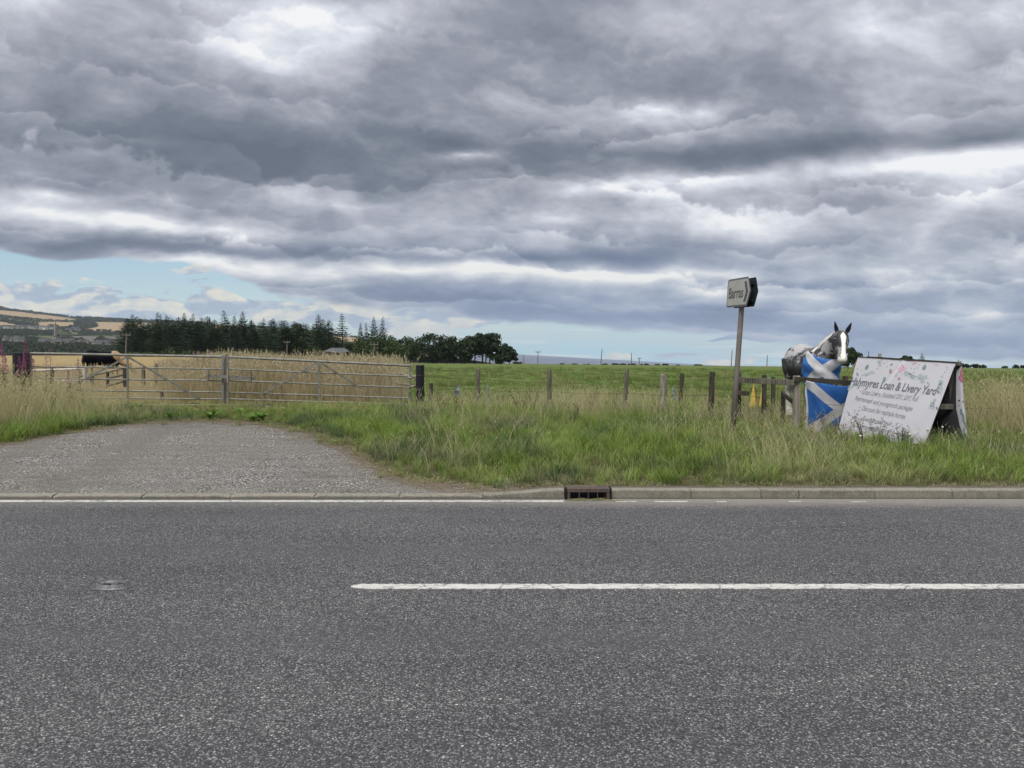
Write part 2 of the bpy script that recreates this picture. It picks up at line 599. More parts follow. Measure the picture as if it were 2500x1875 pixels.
def attr(g, name):
    nd = g.node('ShaderNodeAttribute')
    nd.attribute_name = name
    return nd.outputs['Fac']


def leaf_mat(name, green, straw, patch_scale=.35, transl=.35, dry_bias=0.0, third=None):
    """blade material: green or straw by the blade's own attribute, patches over the ground"""
    m, g, bs = new_mat(name)
    P = pos_node(g)
    dry = attr(g, 'dry')
    h = attr(g, 'h')
    rnd = g.node('ShaderNodeObjectInfo').outputs['Random']
    patch = g.noise(P, patch_scale, 3, .5)
    k = g.m('ADD', dry, g.m('MULTIPLY', g.smooth(patch, .4, .68), .42))
    k = g.m('ADD', k, g.m('MULTIPLY', g.m('SUBTRACT', rnd, .5), .36))
    k = g.m('ADD', k, dry_bias, clamp=True)
    gr = g.mix(g.noise(P, 1.7, 2, .5), tuple(c * .72 for c in green), tuple(c * 1.3 for c in green))
    if third:
        gr = g.mix(g.smooth(g.noise(P, .9, 3, .5), .5, .62), gr, third)
    col = g.mix(k, gr, straw)
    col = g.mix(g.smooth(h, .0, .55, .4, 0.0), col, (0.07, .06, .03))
    bs.inputs['Roughness'].default_value = .6
    bs.inputs['Specular IOR Level'].default_value = .25
    g.l.new(col, bs.inputs['Base Color'])
    tr = g.node('ShaderNodeBsdfTranslucent')
    g.l.new(col, tr.inputs[0])
    mx = g.node('ShaderNodeMixShader')
    mx.inputs[0].default_value = transl
    g.l.new(bs.outputs[0], mx.inputs[1])
    g.l.new(tr.outputs[0], mx.inputs[2])
    out = m.node_tree.nodes['Material Output']
    g.l.new(mx.outputs[0], out.inputs[0])
    return m


def foliage_mat(name, c1, c2, scale=.5, transl=.15):
    m, g, bs = new_mat(name)
    P = pos_node(g)
    rnd = g.node('ShaderNodeObjectInfo').outputs['Random']
    n = g.m('ADD', g.m('MULTIPLY', g.noise(P, scale, 3, .6), .75), g.m('MULTIPLY', rnd, .25))
    col = g.mix(g.smooth(n, .3, .75), c1, c2)
    g.l.new(col, bs.inputs['Base Color'])
    bs.inputs['Roughness'].default_value = .65
    bs.inputs['Specular IOR Level'].default_value = .2
    tr = g.node('ShaderNodeBsdfTranslucent')
    g.l.new(col, tr.inputs[0])
    mx = g.node('ShaderNodeMixShader')
    mx.inputs[0].default_value = transl
    g.l.new(bs.outputs[0], mx.inputs[1])
    g.l.new(tr.outputs[0], mx.inputs[2])
    g.l.new(mx.outputs[0], m.node_tree.nodes['Material Output'].inputs[0])
    return m


MT = {}
MT['galv'] = mat('galvanised_steel', (.24, .245, .225), (.15, .15, .13), 9, .55, .35, spots=(3, .55, .75, (.16, .14, .09)))
MT['galv_pale'] = mat('pale_galvanised_pipe', (.5, .5, .46), (.36, .34, .3), 9, .6, .1)
MT['wood_grey'] = mat('weathered_timber', (.185, .172, .138), (.065, .06, .046), 7, .9, 0, .006, 30, stretch=(5, 5, .5), spots=(6, .6, .7, (.05, .05, .035)))
MT['wood_pale'] = mat('silvered_timber', (.32, .29, .24), (.19, .17, .14), 5, .9, 0, .004, 30, stretch=(5, 5, .4), spots=(6, .6, .72, (.09, .08, .06)))
MT['wood_dark'] = mat('dark_damp_timber', (.075, .065, .05), (.035, .032, .026), 5, .9, 0, .004, 30, stretch=(4, 4, .5))
MT['black_wrap'] = mat('black_plastic_sheath', (.008, .009, .015), (.014, .014, .022), 6, .5, 0, .01, 4)
MT['wire'] = mat('rusty_wire', (.07, .06, .05), (.10, .07, .05), 20, .7, .3)
MT['bark'] = mat('bark', (.13, .11, .085), (.06, .052, .042), 3, .95, 0, .02, 12, stretch=(3, 3, .6))
MT['bark_dark'] = mat('dark_bark', (.06, .052, .045), (.03, .027, .024), 3, .95)
MT['conifer'] = foliage_mat('conifer_needles', (.011, .026, .015), (.024, .048, .024), .22)
MT['leaf_dark'] = foliage_mat('dark_broadleaf', (.015, .029, .012), (.034, .058, .020), .5)
MT['leaf_mid'] = foliage_mat('mid_broadleaf', (.030, .050, .016), (.055, .085, .028), .5)
MT['wood_far'] = foliage_mat('distant_woodland', (.010, .019, .011), (.020, .034, .016), .02)
MT['iron'] = mat('rusty_cast_iron', (.075, .066, .063), (.11, .082, .07), 14, .8, .3, .002, 60, spots=(9, .5, .65, (.15, .095, .07)))
MT['white_wall'] = mat('far_white_wall', (.62, .6, .56), (.5, .48, .44), .2, .9)
MT['slate'] = mat('far_slate_roof', (.06, .063, .07), (.10, .098, .10), .2, 1.0, spec=0.0)
MT['stone_far'] = mat('far_stone_wall', (.24, .22, .19), (.33, .3, .26), .2, .9)


# ------------------------------------------------------------------ setting: ground sheet
def build_ground():
    rows = [-60, -30, -12, 0, 6, 8.0, 8.44, 8.46]
    y = 8.46
    while y < 17:
        y += .22
        rows.append(y)
    while y < CREST:
        y *= 1.03
        rows.append(min(y, CREST))
    rows += [252, 256, 265, 285, 320, 380, 470, 600, 800]
    NS = 200
    mb = MB()
    dry = []
    for Y in rows:
        for i in range(NS + 1):
            s = -1.35 + 2.7 * i / NS
            X = s * (max(Y, 0) + 14)
            mb.v.append((X, Y, gz(X, Y) - (.035 if Y < 9.1 else .012 if Y < 9.6 else 0)))
            # stubble and dry grass field on the left beyond the gates
            bx = pw(Y, [(17, -3.2), (30, -5.2), (60, -11), (120, -24), (250, -52), (800, -170)])
            k = sstep(bx + .8 + Y * .01, bx - .8 - Y * .01, X) * sstep(16.5, 17.5, Y)
            dry.append(k)
    for r in range(len(rows) - 1):
        for i in range(NS):
            a_ = r * (NS + 1) + i
            mb.f.append((a_, a_ + 1, a_ + NS + 2, a_ + NS + 1))
    mb.mi = [0] * len(mb.f)
    mb.a['dryfield'] = dry
    m, g, bs = new_mat('ground_grass_and_soil')
    P = pos_node(g)
    x, y_, z = g.sep(P)
    near = g.mix(g.noise(P, 6, 4, .6), (.045, .05, .022), (.085, .075, .042))
    n1 = g.noise(g.v('MULTIPLY', P, (.45, .16, 1)), 1.0, 5, .62)
    n2 = g.noise(g.v('MULTIPLY', P, (1.3, .35, 1)), 1.0, 5, .65)
    far = g.mix(g.smooth(n1, .35, .68), (.075, .125, .026), (.115, .15, .044))
    far = g.mix(g.smooth(n2, .52, .72, 0, .75), far, (.05, .085, .02))
    far = g.mix(g.smooth(g.noise(g.v('MULTIPLY', P, (.9, .5, 1)), 1, 4, .6), .62, .75, 0, .6), far, (.17, .15, .07))
    crestdry = g.smooth(y_, 105, 230, 0, .55)
    far = g.mix(g.m('MULTIPLY', crestdry, g.smooth(n1, .25, .6)), far, (.135, .125, .062))
    past = g.mix(g.smooth(y_, 16, 20), near, far)
    dryc = g.mix(g.smooth(n2, .35, .7), (.30, .23, .115), (.22, .165, .08))
    dryc = g.mix(g.smooth(n1, .5, .7, 0, .5), dryc, (.36, .29, .15))
    col = g.mix(attr(g, 'dryfield'), past, dryc)
    g.l.new(col, bs.inputs['Base Color'])
    bs.inputs['Roughness'].default_value = .95
    bs.inputs['Specular IOR Level'].default_value = .1
    g.l.new(g.bump(g.noise(g.v('MULTIPLY', P, (1, .6, 1)), 1.6, 6, .7), .7, .12), bs.inputs['Normal'])
    o = mb.build('ground', m, smooth=True)
    tag(o, kind='structure')


build_ground()


# ------------------------------------------------------------------ setting: road
def chip_layers(g, P, scale, dark, pale, white=(.5, .48, .45)):
    """stone chippings set in bitumen: colour and height"""
    Pj = g.v('ADD', P, g.v('SCALE', g.noise(P, scale * .6, 2, .5, color=True), s=.006))
    cell = g.vor(Pj, scale, 'F1', 1)
    f1 = g.vor(Pj, scale, 'F1', 0)
    r_, gg, b_ = None, None, None
    sp = g.node('ShaderNodeSeparateColor')
    g.l.new(cell, sp.inputs[0])
    r1, r2, r3 = sp.outputs[0], sp.outputs[1], sp.outputs[2]
    col = g.mix(g.m('POWER', r1, 1.05), dark, pale)
    col = g.mix(g.smooth(r2, .978, .988), col, white)
    gap = g.smooth(f1, .34, .56)
    exposed = g.smooth(r3, .10, .3)
    col = g.mix(g.m('MULTIPLY', gap, .85), col, tuple(c * .16 for c in dark))
    col = g.mix(g.m('SUBTRACT', 1.0, exposed), col, tuple(c * .62 for c in dark))
    hgt = g.m('MULTIPLY', g.m('SUBTRACT', 1.0, g.smooth(f1, .1, .65)), g.m('ADD', g.m('MULTIPLY', exposed, .7), g.m('MULTIPLY', r1, .5)))
    return col, hgt


def build_road():
    mb = MB()
    ys = [-7.0, 0, 2.0, 5.2, 8.37]
    xs = [-60 + 2.4 * i for i in range(51)]
    for y in ys:
        for x in xs:
            mb.v.append((x, y, 0.0 + .015 * (1 - abs(y - 5.2) / 6) * 0))
    n = len(xs)
    for r in range(len(ys) - 1):
        for i in range(n - 1):
            a_ = r * n + i
            mb.f.append((a_, a_ + 1, a_ + n + 1, a_ + n))
    mb.mi = [0] * len(mb.f)
    m, g, bs = new_mat('surface_dressed_asphalt')
    P = pos_node(g)
    x, y, z = g.sep(P)
    c1, h1 = chip_layers(g, P, 68, (.075, .075, .082), (.33, .33, .34), (.52, .51, .49))
    c2, h2 = chip_layers(g, g.v('ADD', P, (3.3, 1.7, 0)), 115, (.07, .07, .077), (.31, .31, .32), (.55, .54, .52))
    sel = g.smooth(g.noise(P, 34, 2, .5), .42, .58)
    col = g.mix(sel, c1, c2)
    h = g.m('ADD', h1, g.m('MULTIPLY', h2, .5))
    # tyre tracks and streaks along the road, slight warm and cold drift
    st = g.noise(g.v('MULTIPLY', P, (.35, 2.4, 1)), 1.0, 5, .6)
    big = g.noise(P, .45, 4, .55)
    k = g.m('ADD', g.m('MULTIPLY', g.m('SUBTRACT', st, .5), .8), g.m('MULTIPLY', g.m('SUBTRACT', big, .5), .8))
    trk = g.m('MINIMUM', g.m('ABSOLUTE', g.m('SUBTRACT', y, 6.15)), g.m('ABSOLUTE', g.m('SUBTRACT', y, 7.55)))
    trk = g.m('MINIMUM', trk, g.m('MINIMUM', g.m('ABSOLUTE', g.m('SUBTRACT', y, 4.25)), g.m('ABSOLUTE', g.m('SUBTRACT', y, 2.7))))
    col = g.mix(g.m('MULTIPLY', g.smooth(g.m('ADD', trk, g.m('MULTIPLY', g.m('SUBTRACT', st, .5), .5)), .38, .05), .28), col, (.07, .07, .076))
    seal = g.smooth(g.noise(g.v('MULTIPLY', P, (.8, 1.6, 1)), 1.6, 5, .65), .60, .70)
    col = g.mix(g.m('MULTIPLY', seal, .4), col, (.045, .045, .05))
    tone = g.ramp(g.m('ADD', k, .5, clamp=True), [(0.0, (1.0, .985, .965)), (.42, (.80, .79, .785)), (.6, (.70, .70, .71)), (1.0, (.46, .46, .48))])
    col = g.mix(1.0, col, tone, 'MULTIPLY')
    col = g.mix(1.0, col, (1.32, 1.32, 1.31), 'MULTIPLY')
    # grit and dust collected against the kerb
    e = g.m('ADD', y, g.m('MULTIPLY', g.m('SUBTRACT', g.noise(g.v('MULTIPLY', P, (1, 4, 1)), 2.2, 5, .65), .5), .45))
    amt = g.m('MULTIPLY', g.smooth(e, 7.75, 8.32), g.smooth(x, -1.5, 2.5, .35, .85))
    dust = g.mix(g.noise(P, 60, 3, .6), (.13, .12, .10), (.34, .32, .29))
    col = g.mix(amt, col, dust)
    g.l.new(col, bs.inputs['Base Color'])
    bs.inputs['Roughness'].default_value = .78
    bs.inputs['Specular IOR Level'].default_value = .35
    g.l.new(g.bump(h, 1.0, .004), bs.inputs['Normal'])
    o = mb.build('road', m)
    tag(o, kind='structure')
    return m


road_mat = build_road()


def paint_mat():
    m, g, bs = new_mat('worn_white_road_paint')
    P = pos_node(g)
    w = g.noise(P, 55, 4, .7)
    cr = g.vor(g.v('MULTIPLY', g.v('ADD', P, g.v('SCALE', g.noise(P, 8, 3, .6, color=True), s=.12)), (1, 2.2, 1)), 6, 'DISTANCE_TO_EDGE', 0)
    crack = g.m('MULTIPLY', g.smooth(cr, .07, .01), g.smooth(g.noise(P, 3, 3, .5), .42, .55))
    worn = g.m('MAXIMUM', g.m('MULTIPLY', g.smooth(w, .56, .66), .85), g.m('MULTIPLY', crack, .8))
    col = g.mix(g.noise(P, 5, 4, .6), (.58, .58, .55), (.44, .44, .41))
    col = g.mix(g.smooth(g.noise(g.v('MULTIPLY', P, (1, 2, 1)), 7, 5, .7), .5, .68, 0, .5), col, (.27, .265, .255))
    col = g.mix(worn, col, (.13, .128, .125))
    g.l.new(col, bs.inputs['Base Color'])
    bs.inputs['Roughness'].default_value = .6
    g.l.new(g.bump(g.noise(P, 90, 3, .6), .8, .004), bs.inputs['Normal'])
    return m


MT['paint'] = paint_mat()


def marking(name, x0, x1, yc, w, jag=.012, z=.005, round_start=False):
    n = max(6, int((x1 - x0) / .02))
    mb = MB()
    top, bot = [], []
    for i in range(n + 1):
        x = x0 + (x1 - x0) * i / n
        k = 1.0
        if round_start:
            k = min(1, .35 + (x - x0) * 9)
        ja = jag * (mnoise.noise(Vector((x * 23, 1.3, 0))) + mnoise.noise(Vector((x * 60, 4.3, 0))) * .6)
        jb = jag * (mnoise.noise(Vector((x * 21, 7.3, 0))) + mnoise.noise(Vector((x * 57, 9.3, 0))) * .6)
        top.append((x, yc + w / 2 * k + ja, z))
        bot.append((x, yc - w / 2 * k + jb, z))
    vs_ = []
    for t, b in zip(top, bot):
        vs_ += [t, b, (t[0], t[1], 0.0005), (b[0], b[1], 0.0005)]
    fs_ = []
    for i in range(n):
        q = i * 4
        fs_ += [(q, q + 1, q + 5, q + 4), (q + 2, q, q + 4, q + 6), (q + 1, q + 3, q + 7, q + 5)]
    fs_ += [(0, 2, 3, 1), (n * 4, n * 4 + 1, n * 4 + 3, n * 4 + 2)]
    mb.add(vs_, fs_)
    return mb.build(name, MT['paint'])


tag(marking('centre_line', -1.10, 4.9, 5.2, .105, round_start=True), kind='structure')
for (a_, b_) in ((-40, 0.555),):
    tag(marking('edge_line', a_, b_, 8.22, .075, .012), kind='structure')
for (p0, p1, w_) in ((1505, 1558, .03), (1600, 1682, .04), (1752, 1776, .03), (1930, 1960, .02), (2080, 2120, .02)):
    tag(marking('edge_line', (p0 - 1250) / F * 8.2, (p1 - 1250) / F * 8.2, 8.2, w_, .012), kind='structure')


# ------------------------------------------------------------------ kerb
def build_kerb():
    m, g, bs = new_mat('concrete_kerb')
    P = pos_node(g)
    n = g.noise(P, 9, 5, .65)
    col = g.mix(g.smooth(n, .35, .7), (.215, .20, .165), (.135, .127, .10))
    v = g.vor(P, 75, 'F1', 1)
    sp = g.node('ShaderNodeSeparateColor')
    g.l.new(v, sp.inputs[0])
    col = g.mix(g.smooth(sp.outputs[0], .75, .95, 0, .6), col, (.07, .068, .06))
    col = g.mix(g.smooth(sp.outputs[1], .8, .95, 0, .5), col, (.28, .265, .23))
    rnd = g.node('ShaderNodeObjectInfo').outputs['Random']
    col = g.mix(g.m('MULTIPLY', rnd, .4), col, (.25, .235, .19))
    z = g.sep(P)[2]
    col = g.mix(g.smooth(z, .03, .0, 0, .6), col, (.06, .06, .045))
    g.l.new(col, bs.inputs['Base Color'])
    bs.inputs['Roughness'].default_value = .9
    g.l.new(g.bump(g.noise(P, 120, 4, .7), .7, .003), bs.inputs['Normal'])
    MT['kerb'] = m
    root = thing('kerb', 'concrete kerb of separate stones, dropped low at the gravel gateway', 'kerb', (0, 8.42, 0))
    root['kind'] = 'structure'
    del root['category']
    del root['label']
    Y0 = 8.36
    left = [119, 339, 556, 763, 972, 1178]
    xl = [(p - 1250) / F * Y0 for p in left]
    while xl[0] > -26:
        xl.insert(0, xl[0] - .915)
    right = [1494, 1690, 1862, 1955, 2142, 2332]
    xr = [(p - 1250) / F * Y0 for p in right]
    while xr[-1] < 26:
        xr.append(xr[-1] + .915)

    def stone(x0, x1, h0, h1, seed):
        rr = random.Random(seed)
        N = 14
        mb = MB()
        vs_, fs_ = [], []
        gap = .004
        x0 += gap
        x1 -= gap
        for i in range(N + 1):
            t = i / N
            x = lerp(x0, x1, t)
            h = lerp(h0, h1, sstep(0, 1, t))
            endk = min(t, 1 - t) * (x1 - x0)
            chip = (0.02 * max(0, 1 - endk / .03)) * (1 if h0 < .06 else .25) * rr.uniform(.3, 1)
            b = .014 + rr.uniform(-.003, .003)
            jy = rr.uniform(-.002, .002)
            prof = [(Y0 + jy, -.08), (Y0 + jy, h - b - chip), (Y0 + b * .45 + jy, h - b * .3 - chip), (Y0 + b * 1.3, h - chip * .8), (Y0 + .12, h), (Y0 + .127, h - .006), (Y0 + .127, -.08)]
            for (yy, zz) in prof:
                vs_.append((x, yy, zz))
        L = 7
        for i in range(N):
            for k in range(L - 1):
                a_ = i * L + k
                fs_.append((a_, a_ + L, a_ + L + 1, a_ + 1))
        fs_.append(tuple(range(L)))
        fs_.append(tuple(N * L + k for k in range(L))[::-1])
        mb.add(vs_, fs_)
        o = mb.build('kerb_stone', m, root)
        o.location = (0, -8.42, 0)
        return o

    for i in range(len(xl) - 1):
        stone(xl[i], xl[i + 1], .042, .044, i)
    stone(xl[-1], .575, .050, .104, 90)
    for i in range(len(xr) - 1):
        stone(xr[i], xr[i + 1], .104 - .003 * (i % 2), .104, 100 + i)
    # mortar bed seen in the joints
    mb = MB()
    mb.box((-13, 8.43, -.01), (27, .11, .06))
    mb.box((13.5, 8.43, .0), (25, .11, .14))
    o = mb.build('mortar_bed', MT['wood_dark'], root)
    o.location = (0, -8.42, 0)


build_kerb()


def build_gully():
    x0, x1 = (1381 - 1250) / F * 8.36, (1493 - 1250) / F * 8.36
    t = thing('kerb_gully', 'rusty cast iron kerb drain with four dark openings', 'drain', ((x0 + x1) / 2, 8.34, 0))
    w = x1 - x0
    mb = MB()
    # top slab, lower lip and side cheeks
    mb.box((0, .055, .113), (w - .03, .15, .02), bevel=.004)
    mb.box((0, -.012, .092), (w - .03, .018, .026), bevel=.003)
    for s in (-1, 1):
        mb.box((s * (w / 2 - .034), -.01, .045), (.034, .02, .085), bevel=.003)
    mb.build('cover', MT['iron'], t)
    for s in (-1, 1):
        mb = MB()
        mb.box((s * (w / 2 - .003), .05, .06), (.010, .17, .135), bevel=.002)
        mb.box((s * (w / 2 - .014), .05, .055), (.006, .15, .12))
        mb.build('side_flange', MT['black_wrap'], t)
    for k in range(3):
        mb = MB()
        x = lerp(-w / 2 + .05, w / 2 - .05, (k + 1) / 4)
        mb.box((x, -.008, .045), (.009, .03, .072), bevel=.002)
        mb.build('bar', MT['iron'], t)
    mb = MB()
    mb.box((0, .09, .03), (w - .03, .01, .12))
    mb.box((0, .04, -.028), (w - .03, .13, .01))
    mb.build('throat', MT['black_wrap'], t)


build_gully()


def build_stud():
    c = Vector(((262 - 1250) / 361.2, 5.205, 0))
    t = thing('road_stud', 'worn iron reflector stud sunk in the asphalt left of the white line', 'road stud', c)
    metal = mat('worn_cast_stud', (.18, .18, .185), (.08, .08, .085), 20, .55, .5, .001, 80)
    mb = MB()
    n = 40
    prof = [(1.16, .002), (1.04, .010), (1.0, .022), (.9, .030), (.74, .026), (.66, .004), (.6, -.010)]
    vs_, fs_ = [], []
    for (s, z) in prof:
        for k in range(n):
            an = 2 * pi * k / n
            ex = abs(cos(an)) ** 1.0 * (1 if cos(an) > 0 else -1)
            ey = sin(an)
            zz = z * (1 if abs(ex) < .92 else .75) if z > 0 else z
            vs_.append((ex * .115 * s, ey * .070 * (s if s > .9 else s * .98), zz))
    for i in range(len(prof) - 1):
        for k in range(n):
            a_, b_ = i * n + k, i * n + (k + 1) % n
            fs_.append((a_, b_, b_ + n, a_ + n))
    fs_.append(tuple((len(prof) - 1) * n + k for k in range(n)))
    mb.add(vs_, fs_)
    mb.build('housing', metal, t, smooth=True)
    for s in (-1, 1):
        mb = MB()
        mb.box((s * .045, 0, .008), (.05, .055, .016), bevel=.005)
        mb.build('rubber_insert', MT['black_wrap'], t)
    mb = MB()
    rr = random.Random(3)
    for k in range(26):
        mb.box((rr.uniform(-.05, .05), rr.uniform(-.03, .03), .010), (.008, .007, .005), Euler((rr.random(), rr.random(), rr.random() * 3)).to_matrix())
    o = mb.build('grit', mat('grit', (.3, .27, .2), (.16, .14, .10), 90, .9), t)
    o['kind'] = 'stuff'
    # worn apron of bitumen round the casting
    m2 = MB()
    vs_ = [(0, 0, .003)]
    for k in range(36):
        an = 2 * pi * k / 36
        rx = .15 * (1 + .08 * sin(3 * an)) / max(abs(cos(an)), abs(sin(an))) ** .6
        vs_.append((cos(an) * rx * .95, sin(an) * rx * .62, .0028))
    m2.add(vs_, [(0, k + 1, (k + 1) % 36 + 1) for k in range(36)])
    m2.build('bitumen_pad', mat('smooth_bitumen', (.06, .06, .065), (.12, .12, .125), 30, .7, 0, .002, 120), t)


build_stud()


# ------------------------------------------------------------------ gravel gateway
APRON_PX = [(-330, 1112), (-120, 1100), (0, 1086), (80, 1074), (147, 1062), (250, 1046), (340, 1035), (430, 1029), (540, 1028), (620, 1034), (700, 1046), (760, 1062),
            (800, 1080), (850, 1097), (895, 1124), (935, 1150), (995, 1172), (1085, 1184), (1190, 1189)]
APRON = [gpt(px, py) for px, py in APRON_PX]
APRON_XY = [(p.x, p.y) for p in APRON]


def apron_edge(x):
    return pw(x, sorted(APRON_XY))


def in_apron(x, y):
    if x > APRON_XY[-1][0]:
        return y < 8.52 + .06 * mnoise.noise(Vector((x * 2, 0, 0)))
    if x < APRON_XY[0][0]:
        return y < 9.4
    e = apron_edge(x)
    return y < e - .05 + .22 * mnoise.noise(Vector((x * 1.7, y * 1.7, 0))) + .14 * mnoise.noise(Vector((x * 5, y * 5, 0)))


def build_apron():
    mb = MB()
    x = -24.0
    cols = []
    while x < 26:
        cols.append(x)
        x += .14
    NV = 26
    edgeatt = []
    for x in cols:
        ymax = apron_edge(x) if APRON_XY[0][0] <= x <= APRON_XY[-1][0] else (9.4 if x < 0 else 8.60)
        if x > APRON_XY[-1][0] - .4:
            ymax = max(ymax, 8.62)
        ymax += (.16 if x < -3 else .05) + .1 * mnoise.noise(Vector((x * 1.9, 2, 0)))
        for k in range(NV + 1):
            y = lerp(8.485, ymax, k / NV)
            mb.v.append((x, y, gz(x, max(y, 8.46)) + .006 * (1 if k < NV else -4)))
            edgeatt.append(max(0, 1 - (ymax - y) / .75))
    for i in range(len(cols) - 1):
        for k in range(NV):
            a_ = i * (NV + 1) + k
            mb.f.append((a_, a_ + NV + 1, a_ + NV + 2, a_ + 1))
    mb.mi = [0] * len(mb.f)
    mb.a['edge'] = edgeatt
    m, g, bs = new_mat('gravel_and_old_tarmac')
    P = pos_node(g)
    x, y, z = g.sep(P)
    c1, h1 = chip_layers(g, P, 44, (.17, .162, .15), (.58, .565, .53), (.85, .83, .79))
    c2, h2 = chip_layers(g, P, 80, (.18, .17, .158), (.52, .50, .47), (.8, .78, .75))
    sel = g.smooth(g.noise(P, 1.4, 4, .6), .4, .6)
    col = g.mix(sel, c1, c2)
    h = g.m('ADD', h1, g.m('MULTIPLY', h2, .5))
    n = g.noise(P, .55, 5, .6)
    col = g.mix(g.smooth(n, .45, .68, 0, .55), col, (.15, .135, .115))
    col = g.mix(g.smooth(g.noise(g.v('MULTIPLY', P, (.5, 1.1, 1)), 1.3, 5, .65), .56, .7, 0, .6), col, (.085, .078, .07))
    # two wheel tracks turning in to the gates
    tx = g.m('ADD', x, g.m('MULTIPLY', g.m('SINE', g.m('MULTIPLY', y, .55)), .5))
    rut = g.m('MINIMUM', g.m('ABSOLUTE', g.m('ADD', tx, 5.7)), g.m('ABSOLUTE', g.m('ADD', tx, 7.3)))
    rut = g.m('ADD', rut, g.m('MULTIPLY', g.m('SUBTRACT', g.noise(P, 1.6, 4, .6), .5), .7))
    col = g.mix(g.m('MULTIPLY', g.smooth(rut, .45, .1), .45), col, (.125, .118, .108))
    # reddish worn soil on the left and along the grass
    soil = g.mix(g.noise(P, 7, 5, .65), (.078, .066, .052), (.135, .116, .094))
    e = g.m('ADD', attr(g, 'edge'), g.m('MULTIPLY', g.m('SUBTRACT', g.noise(P, 1.8, 5, .65), .5), 1.1))
    lefty = g.smooth(g.m('ADD', x, g.m('MULTIPLY', y, -.45)), -13.0, -17.0, 0, .5)
    k = g.m('ADD', g.smooth(e, .35, .85), g.m('MULTIPLY', lefty, g.smooth(g.noise(P, .9, 4, .6), .4, .6)), clamp=True)
    col = g.mix(g.m('MULTIPLY', k, .9), col, soil)
    g.l.new(col, bs.inputs['Base Color'])
    bs.inputs['Roughness'].default_value = .92
    bs.inputs['Specular IOR Level'].default_value = .15
    g.l.new(g.bump(h, .9, .007, g.bump(g.noise(P, 3, 4, .6), .5, .04)), bs.inputs['Normal'])
    o = mb.build('gravel_gateway', m, smooth=True)
    tag(o, kind='structure')


build_apron()


# ------------------------------------------------------------------ scatter with geometry nodes
def scatter(name, pts, protos, kind='stuff'):
    """pts: (x, y, z, rotx, roty, rotz, scale, index); one object whose points carry instanced clumps"""
    col = bpy.data.collections.new(name + '_clumps')
    for i, me in enumerate(protos):
        po = bpy.data.objects.new('%s_clump_%03d' % (name, i), me)
        col.objects.link(po)
    me = bpy.data.meshes.new(name)
    A = np.array(pts, dtype=np.float64)
    me.vertices.add(len(A))
    me.vertices.foreach_set('co', A[:, :3].astype(np.float32).ravel())
    r = me.attributes.new('rot', 'FLOAT_VECTOR', 'POINT')
    r.data.foreach_set('vector', A[:, 3:6].astype(np.float32).ravel())
    s = me.attributes.new('scl', 'FLOAT', 'POINT')
    s.data.foreach_set('value', A[:, 6].astype(np.float32))
    ix = me.attributes.new('idx', 'INT', 'POINT')
    ix.data.foreach_set('value', A[:, 7].astype(np.int32))
    me.update()
    o = link(name, me)
    ng = bpy.data.node_groups.new(name + '_scatter', 'GeometryNodeTree')
    ng.interface.new_socket(name='Geometry', in_out='INPUT', socket_type='NodeSocketGeometry')
    ng.interface.new_socket(name='Geometry', in_out='OUTPUT', socket_type='NodeSocketGeometry')
    N, Lk = ng.nodes, ng.links
    gi, go = N.new('NodeGroupInput'), N.new('NodeGroupOutput')
    mp = N.new('GeometryNodeMeshToPoints')
    iop = N.new('GeometryNodeInstanceOnPoints')
    ci = N.new('GeometryNodeCollectionInfo')
    ci.inputs['Collection'].default_value = col
    ci.inputs['Separate Children'].default_value = True
    ci.inputs['Reset Children'].default_value = True

    def na(nm, dt):
        nd = N.new('GeometryNodeInputNamedAttribute')
        nd.data_type = dt
        nd.inputs['Name'].default_value = nm
        return nd.outputs['Attribute']
    Lk.new(gi.outputs[0], mp.inputs['Mesh'])
    Lk.new(mp.outputs[0], iop.inputs['Points'])
    Lk.new(ci.outputs[0], iop.inputs['Instance'])
    iop.inputs['Pick Instance'].default_value = True
    Lk.new(na('idx', 'INT'), iop.inputs['Instance Index'])
    e2r = N.new('FunctionNodeEulerToRotation')
    Lk.new(na('rot', 'FLOAT_VECTOR'), e2r.inputs[0])
    Lk.new(e2r.outputs[0], iop.inputs['Rotation'])
    Lk.new(na('scl', 'FLOAT'), iop.inputs['Scale'])
    Lk.new(iop.outputs[0], go.inputs[0])
    mod = o.modifiers.new('scatter', 'NODES')
    mod.node_group = ng
    tag(o, kind=kind)
    return o


